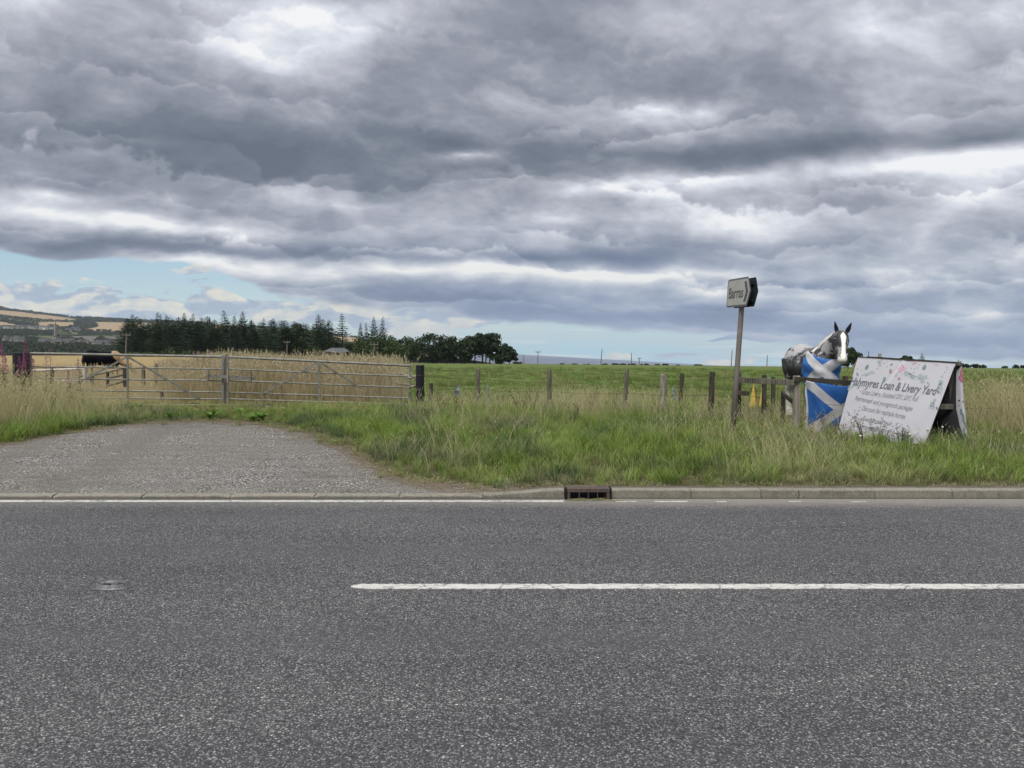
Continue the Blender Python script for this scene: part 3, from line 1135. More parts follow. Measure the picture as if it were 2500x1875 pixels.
def clump(mb, rr, n, h, spread, width, bend, dry=0.0, segs=3, cx=0, cy=0, lean=None):
    for _ in range(n):
        an = rr.uniform(0, 2 * pi)
        r0 = spread * sqrt(rr.random())
        bx, by = cx + cos(an) * r0, cy + sin(an) * r0
        az = an + rr.uniform(-1.2, 1.2)
        if lean is not None and rr.random() < .6:
            az = lean + rr.uniform(-.7, .7)
        hh = h * rr.uniform(.55, 1.1)
        bd = bend * rr.uniform(.3, 1.3) * hh
        w = width * rr.uniform(.7, 1.25)
        sx, sy = -sin(az), cos(az)
        tw = rr.uniform(-1, 1)
        sx, sy = sx * cos(tw) - sy * sin(tw), sx * sin(tw) + sy * cos(tw)
        vs_, hs = [], []
        for k in range(segs + 1):
            t = k / segs
            off = bd * t ** 2
            z = hh * (t - .28 * (bd / hh) * t * t)
            ww = w * (1 - t ** 1.6) * .5
            px, py = bx + cos(az) * off, by + sin(az) * off
            if k < segs:
                vs_ += [(px - sx * ww, py - sy * ww, z), (px + sx * ww, py + sy * ww, z)]
                hs += [t, t]
            else:
                vs_.append((px, py, z))
                hs.append(t)
        fs_ = [(2 * k, 2 * k + 1, 2 * k + 3, 2 * k + 2) for k in range(segs - 1)]
        fs_.append((2 * segs - 2, 2 * segs - 1, 2 * segs))
        d = dry + rr.uniform(-.12, .12)
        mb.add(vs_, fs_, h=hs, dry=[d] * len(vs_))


def stems(mb, rr, n, h, spread, bend, dry=.9, head=.1, hw=.010, thick=.0032, cx=0, cy=0, lean=None):
    for _ in range(n):
        an = rr.uniform(0, 2 * pi)
        r0 = spread * sqrt(rr.random())
        bx, by = cx + cos(an) * r0, cy + sin(an) * r0
        az = an if lean is None or rr.random() < .4 else lean + rr.uniform(-.6, .6)
        hh = h * rr.uniform(.7, 1.12)
        bd = bend * rr.uniform(.2, 1.4) * hh
        tw = rr.uniform(0, pi)
        sx, sy = cos(tw), sin(tw)
        P = []
        for k in range(5):
            t = k / 4
            P.append((bx + cos(az) * bd * t ** 2.2, by + sin(az) * bd * t ** 2.2, hh * (t - .22 * (bd / hh) * t ** 2)))
        vs_, hs = [], []
        for k, p in enumerate(P):
            w = thick * .5 * (1.2 - .5 * k / 4)
            vs_ += [(p[0] - sx * w, p[1] - sy * w, p[2]), (p[0] + sx * w, p[1] + sy * w, p[2])]
            hs += [k / 4 * .6 + .4] * 2
        fs_ = [(2 * k, 2 * k + 1, 2 * k + 3, 2 * k + 2) for k in range(4)]
        d = dry + rr.uniform(-.2, .1)
        mb.add(vs_, fs_, h=hs, dry=[d] * len(vs_))
        # seed head: ragged spindle of small spikelets
        p0, p1 = Vector(P[-1]), Vector(P[-2])
        dr = (p0 - p1).normalized()
        for q in range(7):
            t = q / 6
            c = p0 + dr * (head * (t - .25))
            s = hw * (1.25 - abs(t - .4) * 1.4) * rr.uniform(.7, 1.3)
            o1 = Vector((rr.uniform(-1, 1), rr.uniform(-1, 1), rr.uniform(-.2, .6))).normalized() * s
            o2 = dr.cross(o1).normalized() * s * .5
            mb.add([c - o2, c + o1 * 1.2 + dr * s, c + o2, c - dr * s * 1.3], [(0, 1, 2, 3)], h=[1.0] * 4, dry=[min(1, dry + .1)] * 4)


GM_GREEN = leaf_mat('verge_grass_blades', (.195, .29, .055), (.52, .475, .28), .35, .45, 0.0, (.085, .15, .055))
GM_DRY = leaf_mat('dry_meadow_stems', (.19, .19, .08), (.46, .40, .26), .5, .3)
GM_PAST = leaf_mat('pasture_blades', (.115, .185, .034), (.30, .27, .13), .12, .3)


def proto_meshes(specs, material, seed, name):
    out = []
    for i, fn in enumerate(specs):
        rr = random.Random(seed + i)
        mb = MB()
        fn(mb, rr)
        me = mb.mesh(name)
        me.materials.append(material)
        out.append(me)
    return out


def build_verge():
    def s_short(mb, rr):      # 0,1 trodden short grass
        clump(mb, rr, 34, .11, .11, .0055, .8, .15, 2)
    def s_thatch(mb, rr):     # 2 dead flattened thatch
        clump(mb, rr, 26, .10, .12, .005, 1.9, .85, 3)
    def s_mid(mb, rr):        # 3,4,5 mid green
        clump(mb, rr, 22, .28, .10, .010, .75, .0, 4, lean=.4)
        stems(mb, rr, 1, .36, .06, .25, .7, .07, .006)
    def s_lush(mb, rr):       # 6,7 tall lush
        clump(mb, rr, 24, .42, .12, .0125, .85, -.1, 4, lean=.2)
    def s_tall(mb, rr):       # 8,9 with straw stems
        clump(mb, rr, 24, .36, .12, .0065, .6, .1, 4)
        stems(mb, rr, 4, .62, .12, .35, .85, .11, .011, .0055, lean=.3)
    def s_straw(mb, rr):      # 10,11 straw stems
        clump(mb, rr, 14, .40, .12, .006, .5, .55, 4)
        stems(mb, rr, 8, .82, .14, .36, .95, .13, .013, .006, lean=.2)
    protos = proto_meshes([s_short, s_short, s_thatch, s_mid, s_mid, s_mid, s_lush, s_lush, s_tall, s_tall, s_straw, s_straw], GM_GREEN, 50, 'grass_clump')
    rr = random.Random(11)
    pts = []

    def add(x, y, idx, s, sink=0.0, tilt=.12):
        pts.append((x, y, gz(x, y) - sink, rr.uniform(-tilt, tilt), rr.uniform(-tilt, tilt), rr.uniform(0, 2 * pi), s, idx))

    def yfence(x):            # fence line distance
        return pw(x, [(-12, 17.6), (-2, 17.5), (.9, 17.2), (2.7, 16.8), (3.9, 14.9), (4.8, 13.2), (7, 12.6), (16, 12.0)])

    tot = 0
    y = 8.5
    while y < 19.0:
        dens = 62 if y < 11 else (52 if y < 14 else 42)
        half = .70 * y + 1.3
        n = int(dens * 2 * half * .25)
        for _ in range(n):
            x = rr.uniform(-half, half)
            yy = y + rr.uniform(0, .25)
            if x > 0 and yy > yfence(x) + 2.2:
                continue
            if x < 0 and yy > 17.9:
                continue
            inside_ap = in_apron(x, yy)
            if inside_ap and not (rr.random() < .10 and x > APRON_XY[0][0] and apron_edge(x) - yy < .55 and yy > 8.7):
                continue
            if inside_ap:
                add(x, yy, rr.choice((0, 1, 2, 3)), rr.uniform(.35, .7), 0, .3)
                continue
            if x > APRON_XY[0][0]:
                d = yy - (apron_edge(x) if x < APRON_XY[-1][0] else 8.52)
            else:
                d = yy - 9.4
            # distance to apron edge sideways matters on the slopes, approximate
            d = min(d, 4)
            pn = mnoise.noise(Vector((x * .45, yy * .45, 1)))
            pn2 = mnoise.noise(Vector((x * .9, yy * .9, 8)))
            df = yfence(x) - yy
            # bare earth under the gates
            if d < .05 and rr.random() < .3:
                continue
            if d < .22:
                add(x, yy, rr.choice((0, 1, 2, 2)), rr.uniform(.5, .9), 0, .3)
                continue
            if d < .8 and rr.random() < .7:
                add(x, yy, rr.choice((0, 1, 2, 3, 3, 4)), rr.uniform(.6, 1.0), .01, .2)
                continue
            if x < -5.2 and yy < 17:
                # left verge beside the gravel: long grass leaning, straw further back
                r = rr.random() + pn * .5
                if d < 1.5:
                    idx = rr.choice((3, 4, 6, 6, 7, 5)) if r < .75 else rr.choice((8, 9))
                else:
                    idx = rr.choice((8, 9, 10, 11, 6)) if r < .75 else rr.choice((10, 11))
                k = pw(x / yy, [(-.66, 1.0), (-.60, .85), (-.55, .62), (-.50, .42), (-.40, .34), (-.3, .34)])
                if idx in (3, 4, 5, 6, 7):
                    k = min(1, k * 1.5)
                if x / yy > -.5 and yy > 15 and idx > 7 and rr.random() < .6:
                    idx = rr.choice((3, 4, 6))
                add(x, yy, idx, rr.uniform(.8, 1.1) * k)
                continue
            if x < -1.9 and yy > 15.2:
                # foot of the gates
                idx = rr.choice((6, 7, 7, 3, 4)) if rr.random() < .8 else 8
                if -8 < x < -3.2 and yy > 17:
                    add(x, yy, 4, rr.uniform(.5, .8))
                    continue
                add(x, yy, idx, rr.uniform(.4, .72) * (.8 if idx > 5 else 1))
                continue
            if df > 2.6:
                r = rr.random() + pn * .6
                if r < .62:
                    idx = rr.choice((3, 4, 5))
                elif r < .91:
                    idx = rr.choice((6, 7))
                else:
                    idx = rr.choice((8, 9, 5, 8))
                add(x, yy, idx, rr.uniform(.7, 1.1) * (.86 + .25 * pn2) * (1 if d > 1.4 else .8))
            else:
                r = rr.random() + pn * .5 - .12 * df
                if x > 4.3 and x < 7.4 and yy < 13.4:
                    r -= .35
                idx = rr.choice((3, 4, 5, 6, 7)) if r < .2 else (rr.choice((8, 9)) if r < .78 else rr.choice((10, 11)))
                s = rr.uniform(.7, 1.1) * (.95 + .2 * pn2) * (.56 if idx > 9 else (.72 if idx > 7 else .9))
                if x > 8.2:
                    idx = rr.choice((10, 11, 9))
                    s = rr.uniform(.8, 1.15) * .95
                elif x > 4.0:
                    s *= .82
                add(x, yy, idx, s)
        y += .25
    # moss and weeds growing at the foot of the drain
    for _ in range(60):
        x = rr.uniform(.62, 1.0)
        pts.append((x, 8.30 + rr.uniform(-.035, .015), .0, 0, 0, rr.uniform(0, 6), rr.uniform(.12, .28), 0))
    for _ in range(26):
        x = rr.uniform(1.0, 1.25)
        pts.append((x, 8.28 + rr.uniform(-.03, .02), .0, 0, 0, rr.uniform(0, 6), rr.uniform(.12, .25), 2))
    scatter('verge_grass', pts, protos)

    # tall dry meadow behind the gates
    def d_tall(mb, rr):
        clump(mb, rr, 12, .55, .16, .008, .45, .62, 4)
        stems(mb, rr, 12, .98, .18, .28, .9, .17, .019, .008, lean=.3)
    def d_low(mb, rr):
        clump(mb, rr, 22, .30, .16, .007, .6, .8, 3)
        stems(mb, rr, 8, .45, .16, .3, .95, .10, .011, .0045)
    def d_dock(mb, rr):
        stems(mb, rr, 6, .95, .12, .12, .9, .25, .022, .006)
    dp = proto_meshes([d_tall, d_tall, d_tall, d_low, d_low], GM_DRY, 150, 'dry_grass_clump')
    pts2 = []
    y = 18.3
    while y < 52:
        dens = 24 if y < 23 else (14 if y < 32 else 7)
        xl, xr_ = -.70 * y, pw(y, [(18, -3.3), (24, -4.3), (35, -6.3), (52, -10)])
        for _ in range(int(dens * (xr_ - xl) * .5)):
            x = rr.uniform(xl, xr_ + .9) - abs(rr.gauss(0, .3))
            yy = y + rr.uniform(0, .5)
            a = x / yy
            if mnoise.noise(Vector((x * .8, yy * .8, 6))) < -.33 and rr.random() < .8:
                continue
            edge = -.455 + .02 * mnoise.noise(Vector((yy * .4, 2, 1)))
            if a > edge:
                hgt = 1.0 + .22 * mnoise.noise(Vector((x * .5, yy * .5, 4)))
                if a < edge + .05:
                    hgt *= .82
                hgt *= pw(yy, [(18, 1.0), (26, 1.02), (40, .95), (52, .85)])
                pts2.append((x, yy, gz(x, yy), rr.uniform(-.1, .1), rr.uniform(-.1, .1), rr.uniform(0, 6.3), hgt * rr.uniform(.85, 1.1), rr.choice((0, 1, 2))))
            else:
                if rr.random() < .75 or (32 < yy < 37.5 and -26 < x < -17):
                    pts2.append((x, yy, gz(x, yy), rr.uniform(-.15, .15), rr.uniform(-.15, .15), rr.uniform(0, 6.3), rr.uniform(.6, 1.0) * (1 if yy < 26 else (1.5 if 32 < yy < 37.5 else .7)), rr.choice((3, 4))))
        y += .5
    scatter('dry_meadow_grass', pts2, dp)

    # grazed pasture beyond the wire fence
    def p_short(mb, rr):
        clump(mb, rr, 30, .13, .20, .009, .8, .05, 2)
    def p_tuft(mb, rr):
        clump(mb, rr, 34, .24, .16, .009, .7, .12, 3)
    def p_dry(mb, rr):
        clump(mb, rr, 24, .22, .18, .008, .7, .75, 3)
    pp = proto_meshes([p_short, p_short, p_tuft, p_dry], GM_PAST, 250, 'pasture_clump')
    pts3 = []
    y = 16.0
    while y < 110:
        dens = 2600.0 / (y * y)
        st = max(.5, y * .03)
        xl, xr_ = pw(y, [(16, -2.6), (24, -4.2), (35, -6.3), (52, -10), (110, -22)]), .72 * y + 2
        for _ in range(int(dens * (xr_ - xl) * st)):
            x = rr.uniform(xl, xr_)
            yy = y + rr.uniform(0, st)
            if yy < yfence(x) + 1.2:
                continue
            pn = mnoise.noise(Vector((x * .25, yy * .12, 1)))
            idx = 2 if pn > .22 and rr.random() < .7 else (3 if pn < -.28 and rr.random() < .5 else rr.choice((0, 1)))
            pts3.append((x, yy, gz(x, yy) - .01, 0, 0, rr.uniform(0, 6.3), rr.uniform(.7, 1.3) * (1 + yy / 90), idx))
        y += st
    scatter('pasture_grass', pts3, pp)
    print('scatter counts', len(pts), len(pts2), len(pts3))

    # loose stones and straw litter on the gateway
    sm = mat('loose_stone', (.30, .285, .26), (.13, .12, .115), 3, .9, coord='Object')
    g = Graph(sm.node_tree)
    bs = sm.node_tree.nodes['Principled BSDF']
    rnd = g.node('ShaderNodeObjectInfo').outputs['Random']
    g.l.new(g.ramp(rnd, [(0, (.08, .078, .075)), (.4, (.19, .18, .165)), (.8, (.33, .31, .28)), (1, (.55, .53, .49))]), bs.inputs['Base Color'])

    def stone(mb, rr):
        vs_ = []
        for zz, rad in ((-.4, .6), (.1, 1.0), (.5, .6)):
            for k in range(6):
                an = k * pi / 3 + rr.uniform(-.3, .3)
                rd = rad * rr.uniform(.7, 1.1)
                vs_.append((cos(an) * rd, sin(an) * rd * .8, zz * .7 * rr.uniform(.8, 1.2)))
        fs_ = []
        for i in range(2):
            for k in range(6):
                a_, b_ = i * 6 + k, i * 6 + (k + 1) % 6
                fs_.append((a_, b_, b_ + 6, a_ + 6))
        fs_ += [tuple(range(6))[::-1], tuple(range(12, 18))]
        mb.add(vs_, fs_)
    sp = proto_meshes([stone] * 4, sm, 400, 'stone')
    pts4 = []
    for _ in range(16000):
        y = 8.5 + 7.6 * rr.random() ** 1.3
        x = rr.uniform(-.72 * y, .72 * y)
        if x > 0 and rr.random() < .5:
            y = 8.5 + .14 * rr.random()
        if not in_apron(x, y + .05):
            continue
        s = rr.choice((.004, .005, .006, .007, .009)) * rr.uniform(.8, 1.4)
        if rr.random() < .01:
            s *= 2.2
        pts4.append((x, y, gz(x, y) + .006, rr.uniform(-.3, .3), rr.uniform(-.3, .3), rr.uniform(0, 6.3), s, rr.randrange(4)))
    for _ in range(1500):
        x = rr.uniform(-8, 8)
        y = 8.35 - abs(rr.gauss(0, .10))
        pts4.append((x, y, .001, 0, 0, rr.uniform(0, 6.3), rr.uniform(.002, .005), rr.randrange(4)))
    scatter('loose_stones', pts4, sp)

    # dead straw lying along the gravel edge
    lm = mat('dead_straw', (.30, .25, .17), (.17, .13, .085), 30, .9)

    def litter(mb, rr):
        for _ in range(9):
            an = rr.uniform(0, pi)
            L = rr.uniform(.05, .16)
            cx, cy = rr.uniform(-.12, .12), rr.uniform(-.12, .12)
            d = Vector((cos(an), sin(an), rr.uniform(-.05, .1)))
            s = Vector((-sin(an), cos(an), 0)) * .0025
            c = Vector((cx, cy, .006))
            mb.add([c - d * L / 2 - s, c + d * L / 2 - s, c + d * L / 2 + s, c - d * L / 2 + s], [(0, 1, 2, 3)])
    lp = proto_meshes([litter] * 3, lm, 500, 'straw_litter')
    pts5 = []
    for _ in range(700):
        x = rr.uniform(APRON_XY[0][0], APRON_XY[-1][0] + .5)
        y = apron_edge(x) - abs(rr.gauss(0, .35)) + .1
        if y < 8.5:
            continue
        pts5.append((x, y, gz(x, y) + .006, 0, 0, rr.uniform(0, 6.3), rr.uniform(.6, 1.3), rr.randrange(3)))
    scatter('straw_litter', pts5, lp)


build_verge()
# ------------------------------------------------------------------ far land: hills, sea
def sky_py(px):
    return pw(px, [(-900, 740), (-300, 748), (0, 757), (60, 762), (126, 770), (180, 776), (311, 783), (420, 787), (527, 791), (621, 798), (700, 806), (810, 819), (870, 824), (960, 842), (1100, 870), (1300, 900)])


POLY_STRAW_A = [(-300, 750), (0, 757), (56, 762), (126, 770.5), (181, 779), (184, 782), (150, 783.5), (126, 782), (0, 769), (-300, 762)]
POLY_STRAW_B = [(87, 787), (120, 786), (184, 787), (181, 796), (151, 800), (115, 801), (84, 792)]
POLY_STRAW_C = [(-300, 776), (0, 785), (28, 789), (78, 798.5), (21, 799), (0, 797), (-300, 790)]
POLY_STRAW_D = [(231, 786), (308, 788), (360, 790), (340, 806), (294, 808), (266, 813), (203, 806), (238, 799)]
POLY_STRAW_E = [(520, 786), (600, 792), (600, 803), (520, 800)]
POLY_STRAW_F = [(780, 812), (870, 823), (900, 836), (820, 838), (780, 826)]
POLY_TOWN = [(150, 820), (290, 822), (320, 834), (290, 852), (150, 840)]


def inside(p, poly):
    x, y = p
    c = False
    j = len(poly) - 1
    for i in range(len(poly)):
        xi, yi = poly[i]
        xj, yj = poly[j]
        if (yi > y) != (yj > y) and x < (xj - xi) * (y - yi) / (yj - yi) + xi:
            c = not c
        j = i
    return c


HY = [(0.0, 560), (.10, 700), (.25, 1000), (.5, 1550), (.75, 2200), (1.0, 2900)]


def hill_pt(px, t):
    """valley and hillside: t 0 at the near foot, 1 on the skyline"""
    Y = pw(t, HY)
    top = sky_py(px)
    low = max(872, top + 2)
    e = t ** .8
    wob = mnoise.noise(Vector((px * .012, t * 4, 3))) * 5 * sin(pi * t) * (1 if low - top > 30 else .2)
    py = lerp(low, top, e) + wob
    a = (px - 1250) / F
    return Vector((a * Y, Y, 1.6 + (861 - py) / F * Y)), py


def hill_t(px, py):
    lo, hi = 0.0, 1.0
    for _ in range(24):
        mid = (lo + hi) / 2
        if hill_pt(px, mid)[1] > py:
            lo = mid
        else:
            hi = mid
    return lo


def build_far():
    mb = MB()
    NX, NT = 420, 170
    straw, green, town = [], [], []
    for i in range(NX + 1):
        px = -900 + (1300 + 900) * i / NX
        for k in range(NT + 1):
            t = k / NT
            p, py = hill_pt(px, t)
            mb.v.append(tuple(p))
            q = (px, py)
            s = any(inside(q, P_) for P_ in (POLY_STRAW_A, POLY_STRAW_B, POLY_STRAW_C, POLY_STRAW_D, POLY_STRAW_E, POLY_STRAW_F))
            straw.append(1.0 if s else 0.0)
            green.append(mnoise.noise(Vector((px * .03, py * .12, 0))))
            town.append(1.0 if inside(q, POLY_TOWN) else 0.0)
        p, py = hill_pt(px, 1)
        mb.v.append((p.x * 1.02, p.y + 400, p.z - 60))
        straw.append(0)
        green.append(0)
        town.append(0)
    L = NT + 2
    for i in range(NX):
        for k in range(NT + 1):
            a_ = i * L + k
            mb.f.append((a_, a_ + L, a_ + L + 1, a_ + 1))
    mb.mi = [0] * len(mb.f)
    mb.a['straw'] = straw
    mb.a['town'] = town
    m, g, bs = new_mat('far_farmland')
    P = pos_node(g)
    n = g.noise(P, .012, 4, .6)
    gr = g.mix(g.smooth(n, .4, .6), (.032, .05, .022), (.055, .072, .032))
    gr = g.mix(g.smooth(g.noise(g.v('ADD', P, (500, 0, 0)), .006, 2, .5), .52, .56), gr, (.15, .135, .085))
    st = g.mix(g.noise(P, .05, 4, .6), (.25, .185, .12), (.31, .24, .155))
    tn = g.mix(g.noise(P, .03, 4, .7), (.08, .078, .075), (.17, .155, .14))
    col = g.mix(g.smooth(attr(g, 'straw'), .35, .65), gr, st)
    col = g.mix(attr(g, 'town'), col, tn)
    g.l.new(col, bs.inputs['Base Color'])
    bs.inputs['Roughness'].default_value = 1
    bs.inputs['Specular IOR Level'].default_value = 0
    tag(mb.build('hills', m, smooth=True), kind='structure')

    # sea: a level plane, tipped against the sloping road
    mb = MB()
    ys = [560, 900, 1500, 2500, 4000, 6500, 9000]
    for y in ys:
        for i in range(41):
            a = -.40 + 2.2 * i / 40
            x = a * y
            mb.v.append((x, y, -13.0 - TILT * x))
    for r in range(len(ys) - 1):
        for i in range(40):
            a_ = r * 41 + i
            mb.f.append((a_, a_ + 1, a_ + 42, a_ + 41))
    mb.mi = [0] * len(mb.f)
    m, g, bs = new_mat('grey_sea')
    P = pos_node(g)
    n = g.noise(g.v('MULTIPLY', P, (.0012, .004, 1)), 1, 4, .6)
    g.l.new(g.mix(g.smooth(n, .35, .65), (.10, .125, .175), (.14, .165, .21)), bs.inputs['Base Color'])
    bs.inputs['Roughness'].default_value = .55
    bs.inputs['Specular IOR Level'].default_value = .4
    g.l.new(g.bump(g.noise(g.v('MULTIPLY', P, (.05, .12, 1)), 1, 4, .6), .5, 2.0), bs.inputs['Normal'])
    tag(mb.build('sea', m), kind='structure')


build_far()


def rand_unit(rr):
    while True:
        v = Vector((rr.uniform(-1, 1), rr.uniform(-1, 1), rr.uniform(-1, 1)))
        if .05 < v.length < 1:
            return v.normalized()


def leaf_quad(mb, c, nrm, s, rr, elong=1.5):
    t = nrm.cross(rand_unit(rr))
    if t.length < 1e-3:
        t = nrm.orthogonal()
    t.normalize()
    b = nrm.cross(t)
    l = s * elong * rr.uniform(.7, 1.2)
    w = s * rr.uniform(.6, 1.1)
    mb.add([c - t * l * .5, c + b * w * .5 + nrm * s * .12, c + t * l * .5, c - b * w * .5 + nrm * s * .12], [(0, 1, 2), (0, 2, 3)])


def blob_leaves(mb, rr, c, r, n, s, flat=.8, jitter=.45):
    for _ in range(n):
        d = rand_unit(rr)
        if d.z < -.5 and rr.random() < .5:
            d.z *= -.5
        rad = r * (1 - jitter * rr.random() ** 2)
        p = c + Vector((d.x * rad, d.y * rad, d.z * rad * flat))
        nrm = (d + rand_unit(rr) * .8).normalized()
        leaf_quad(mb, p, nrm, s, rr)


def conifer_mesh(seed, H, Rm, sparse=0.0, skirt=.06, twist=.8):
    rr = random.Random(seed)
    mb = MB()
    tr = MB()
    lean = Vector((rr.uniform(-.02, .05), rr.uniform(-.02, .02), 0))
    pts = [Vector((0, 0, -1.5))] + [Vector((lean.x * z * z / H, lean.y * z, z)) for z in (0, H * .3, H * .6, H * .85, H)]
    tr.tube(pts, [H * .016, H * .015, H * .012, H * .008, H * .004, H * .001], 6)

    def ax(z):
        return Vector((lean.x * z * z / H, lean.y * z, z))
    z = H * skirt
    k = 0
    while z < H * .985:
        f = 1 - z / H
        L0 = Rm * (min(1, f * 1.5) ** .9) * .72 + .15
        nb = 6 if f > .3 else 5
        L0 *= rr.uniform(.62, 1.15)
        for b in range(nb):
            if rr.random() < sparse * .4:
                continue
            an = k * 1.1 + b * 2 * pi / nb + rr.uniform(-.3, .3)
            L = L0 * rr.uniform(.5, 1.25) * (1 + .25 * sin(an * 2 + seed))
            dr = Vector((cos(an), sin(an), 0))
            n = max(3, int(L / .32))
            for q in range(n):
                t = (q + .6) / n
                if t < .12:
                    continue
                zz = -.30 * t * L + .32 * t * t * L * (1 + .6 * (1 - f))
                c = ax(z) + dr * (t * L) + Vector((0, 0, zz))
                for side in ((-1, 1) if rr.random() > sparse * .45 else (0,)):
                    s = .66 * (1.15 - .6 * t) * rr.uniform(.7, 1.3) * lerp(.42, 1, min(1, f * 2.6))
                    sd = Vector((-dr.y, dr.x, 0)) * side
                    tip = c + dr * s * .9 + sd * s * .95 + Vector((0, 0, rr.uniform(-.30, .04) * s * 1.8))
                    w = Vector((0, 0, s * .3)) + dr * s * .22
                    mb.add([c - w * .6, c + w * .6, tip], [(0, 1, 2)])
        z += H * (.026 + .010 * f) * (1.0 + sparse * .5)
        k += 1
    # leader
    mb.add([ax(H * .97) + Vector((-.12, 0, 0)), ax(H * .97) + Vector((.12, 0, 0)), ax(H * 1.015)], [(0, 1, 2)])
    cm = mb.mesh('crown')
    cm.materials.append(MT['conifer'])
    tm = tr.mesh('trunk')
    tm.materials.append(MT['bark_dark'])
    return cm, tm


def place_tree(name, meshes, px, ptop, pbase, Y, label, group, Hm, wscale=1.0, zrot=0.0):
    top = at(px, ptop, Y)
    base_z = gz(top.x, Y)
    h = top.z - base_z
    t = thing(name, label, 'tree', (top.x, Y, base_z), group)
    s = h / Hm
    for nm, me in meshes:
        o = link(nm, me, t)
    t.scale = (s * wscale, s * wscale, s)
    t.rotation_euler = (0, 0, zrot)
    return t


def build_wood():
    rr = random.Random(5)
    CV = [conifer_mesh(s, 13, r_, sp) for s, r_, sp in ((1, 5.2, .05), (2, 4.2, .3), (3, 4.8, .1), (4, 3.6, .55), (5, 5.8, .05))]
    G = 'conifers in the dark wood behind the gates'
    con = [  # px, top, variant, width, label
        (323, 766, 2, 1.15, 'dark conifer at the left end of the wood, its skirt spreading left beside the hills'),
        (381, 760, 1, .9, 'thin-topped conifer, left one of the close pair near the left end of the wood'),
        (393, 765, 3, .8, 'slim conifer, right one of the close pair near the left end of the wood'),
        (410, 767, 1, .9, 'narrow conifer with a bent tip just right of the close pair at the left'),
        (448, 763, 0, .9, 'pointed conifer, left one of the two tall tips left of the dead flat-topped gap'),
        (467, 765, 1, 1.0, 'feathery conifer, right one of the two tall tips left of the flat-topped gap'),
        (510, 772, 3, .7, 'single small spire standing over the low flat stretch of the wood'),
        (553, 758, 1, 1.25, 'ragged tall conifer with a windswept tip, over the left gate leaf\'s latch end'),
        (572, 769, 2, .9, 'shorter conifer squeezed between the windswept tip and the tallest spire'),
        (591, 759, 0, 1.0, 'tallest pointed spire in the middle of the dark wood'),
        (612, 779, 3, .8, 'thin low spire just right of the tallest spire in the middle of the wood'),
        (643, 776, 3, 1.1, 'dark conifer left of the rounded one, above the middle of the right gate'),
        (667, 776, 2, 1.1, 'broad-shouldered dark conifer above the middle of the right gate'),
        (776, 766, 0, 1.1, 'large conifer immediately left of the lone open spruce'),
        (800, 781, 3, .8, 'thin scraggy conifer between the large one and the lone open spruce'),
        (837, 764, 3, 1.15, 'lone open spruce with a bare pole top standing behind the shed'),
        (880, 788, 2, .8, 'leftmost conifer of the small group right of the shed'),
        (895, 787, 1, .7, 'slim conifer second from left in the small group right of the shed'),
        (912, 773, 0, .8, 'taller dark conifer in the small group right of the shed'),
        (931, 772, 1, .75, 'rightmost spire of the small group right of the shed'),
    ]
    first = True
    for i, (px, tp, v, w, lab) in enumerate(con):
        cm, tm = CV[v]
        place_tree('conifer', (('crown', cm), ('trunk', tm)), px, tp, 866, 205 + rr.uniform(-8, 8), lab, G, 13, w, rr.uniform(0, 6))
    # the lower trees that fill the wood
    for i in range(40):
        px = 306 + i * 13.1 + rr.uniform(-5, 5)
        if 815 < px < 862:
            continue
        tp = 777 + rr.uniform(-6, 14) + (7 if px > 690 else 0) + (12 if px > 800 else 0)
        cm, tm = CV[rr.choice((0, 2, 4))]
        place_tree('conifer', (('crown', cm), ('trunk', tm)), px, tp, 866, 198 + rr.uniform(0, 30), 'dark lower conifer filling the solid mass of the wood behind the gates',
                   'lower conifers filling the wood', 13, 1.85, rr.uniform(0, 6))

    # broadleaf trees
    def broad(name, px, tp, pb, halfw, Y, lab, seed, mat_=None, crown_low=.12, flat=.75, nblob=26, leafs=105, gaps=0.0, group='broadleaved trees along the field edge', trunks=1, ls=.5):
        r2 = random.Random(seed)
        top = at(px, tp, Y)
        bz = min(at(px, pb, Y).z, gz(top.x, Y)) if pb else gz(top.x, Y)
        H = top.z - bz
        W = halfw / F * Y * 1.22
        mb = MB()
        tr = MB()
        blobs = []
        for k in range(nblob):
            for _ in range(30):
                u = rand_unit(r2) * (r2.random() ** .33)
                zc = lerp(crown_low, .9, (u.z + 1) / 2)
                prof = sqrt(max(0, 1 - abs((zc - .5) / .56) ** 2.4))
                p = Vector((u.x * W * .85 * prof, u.y * W * .8 * prof, zc * H))
                br = W * r2.uniform(.20, .36)
                if p.z + br * flat < H * 1.0:
                    break
            blobs.append((p, br))
        for p, br in blobs:
            blob_leaves(mb, r2, p, br, int(leafs * (1 - gaps * r2.random())), ls * Y / 245, flat)
        n_t = trunks
        for q in range(n_t):
            x0 = (q - (n_t - 1) / 2) * W * .5 / max(1, n_t - 1) * 2 if n_t > 1 else 0
            r0 = H * .018
            tr.tube([(x0, 0, -1), (x0 + .1, 0, H * .25), (x0 * 1.2, .1, H * .5), (x0 * 1.3 + .2, 0, H * .8)], [r0 * 1.2, r0, r0 * .8, r0 * .3], 6)
            for k in range(6):
                b = blobs[r2.randrange(len(blobs))][0]
                s0 = Vector((x0 + .1, 0, H * r2.uniform(.25, .55)))
                tr.tube([s0, s0.lerp(b, .5) + Vector((0, 0, .3)), b], [r0 * .5, r0 * .35, r0 * .12], 5)
        t = thing(name, lab, 'tree' if name != 'shrub' else 'shrub', (top.x, Y, bz), group)
        mb.build('crown', mat_ or MT['leaf_dark'], t)
        tr.build('trunk', MT['bark'], t)
        return t

    LD, LM = MT['leaf_dark'], MT['leaf_mid']
    broad('broadleaf_tree', 493, 780, 866, 40, 208, 'flat-topped dull broadleaf tree among the conifers, under the gap in their tops', 31, LD, nblob=22)
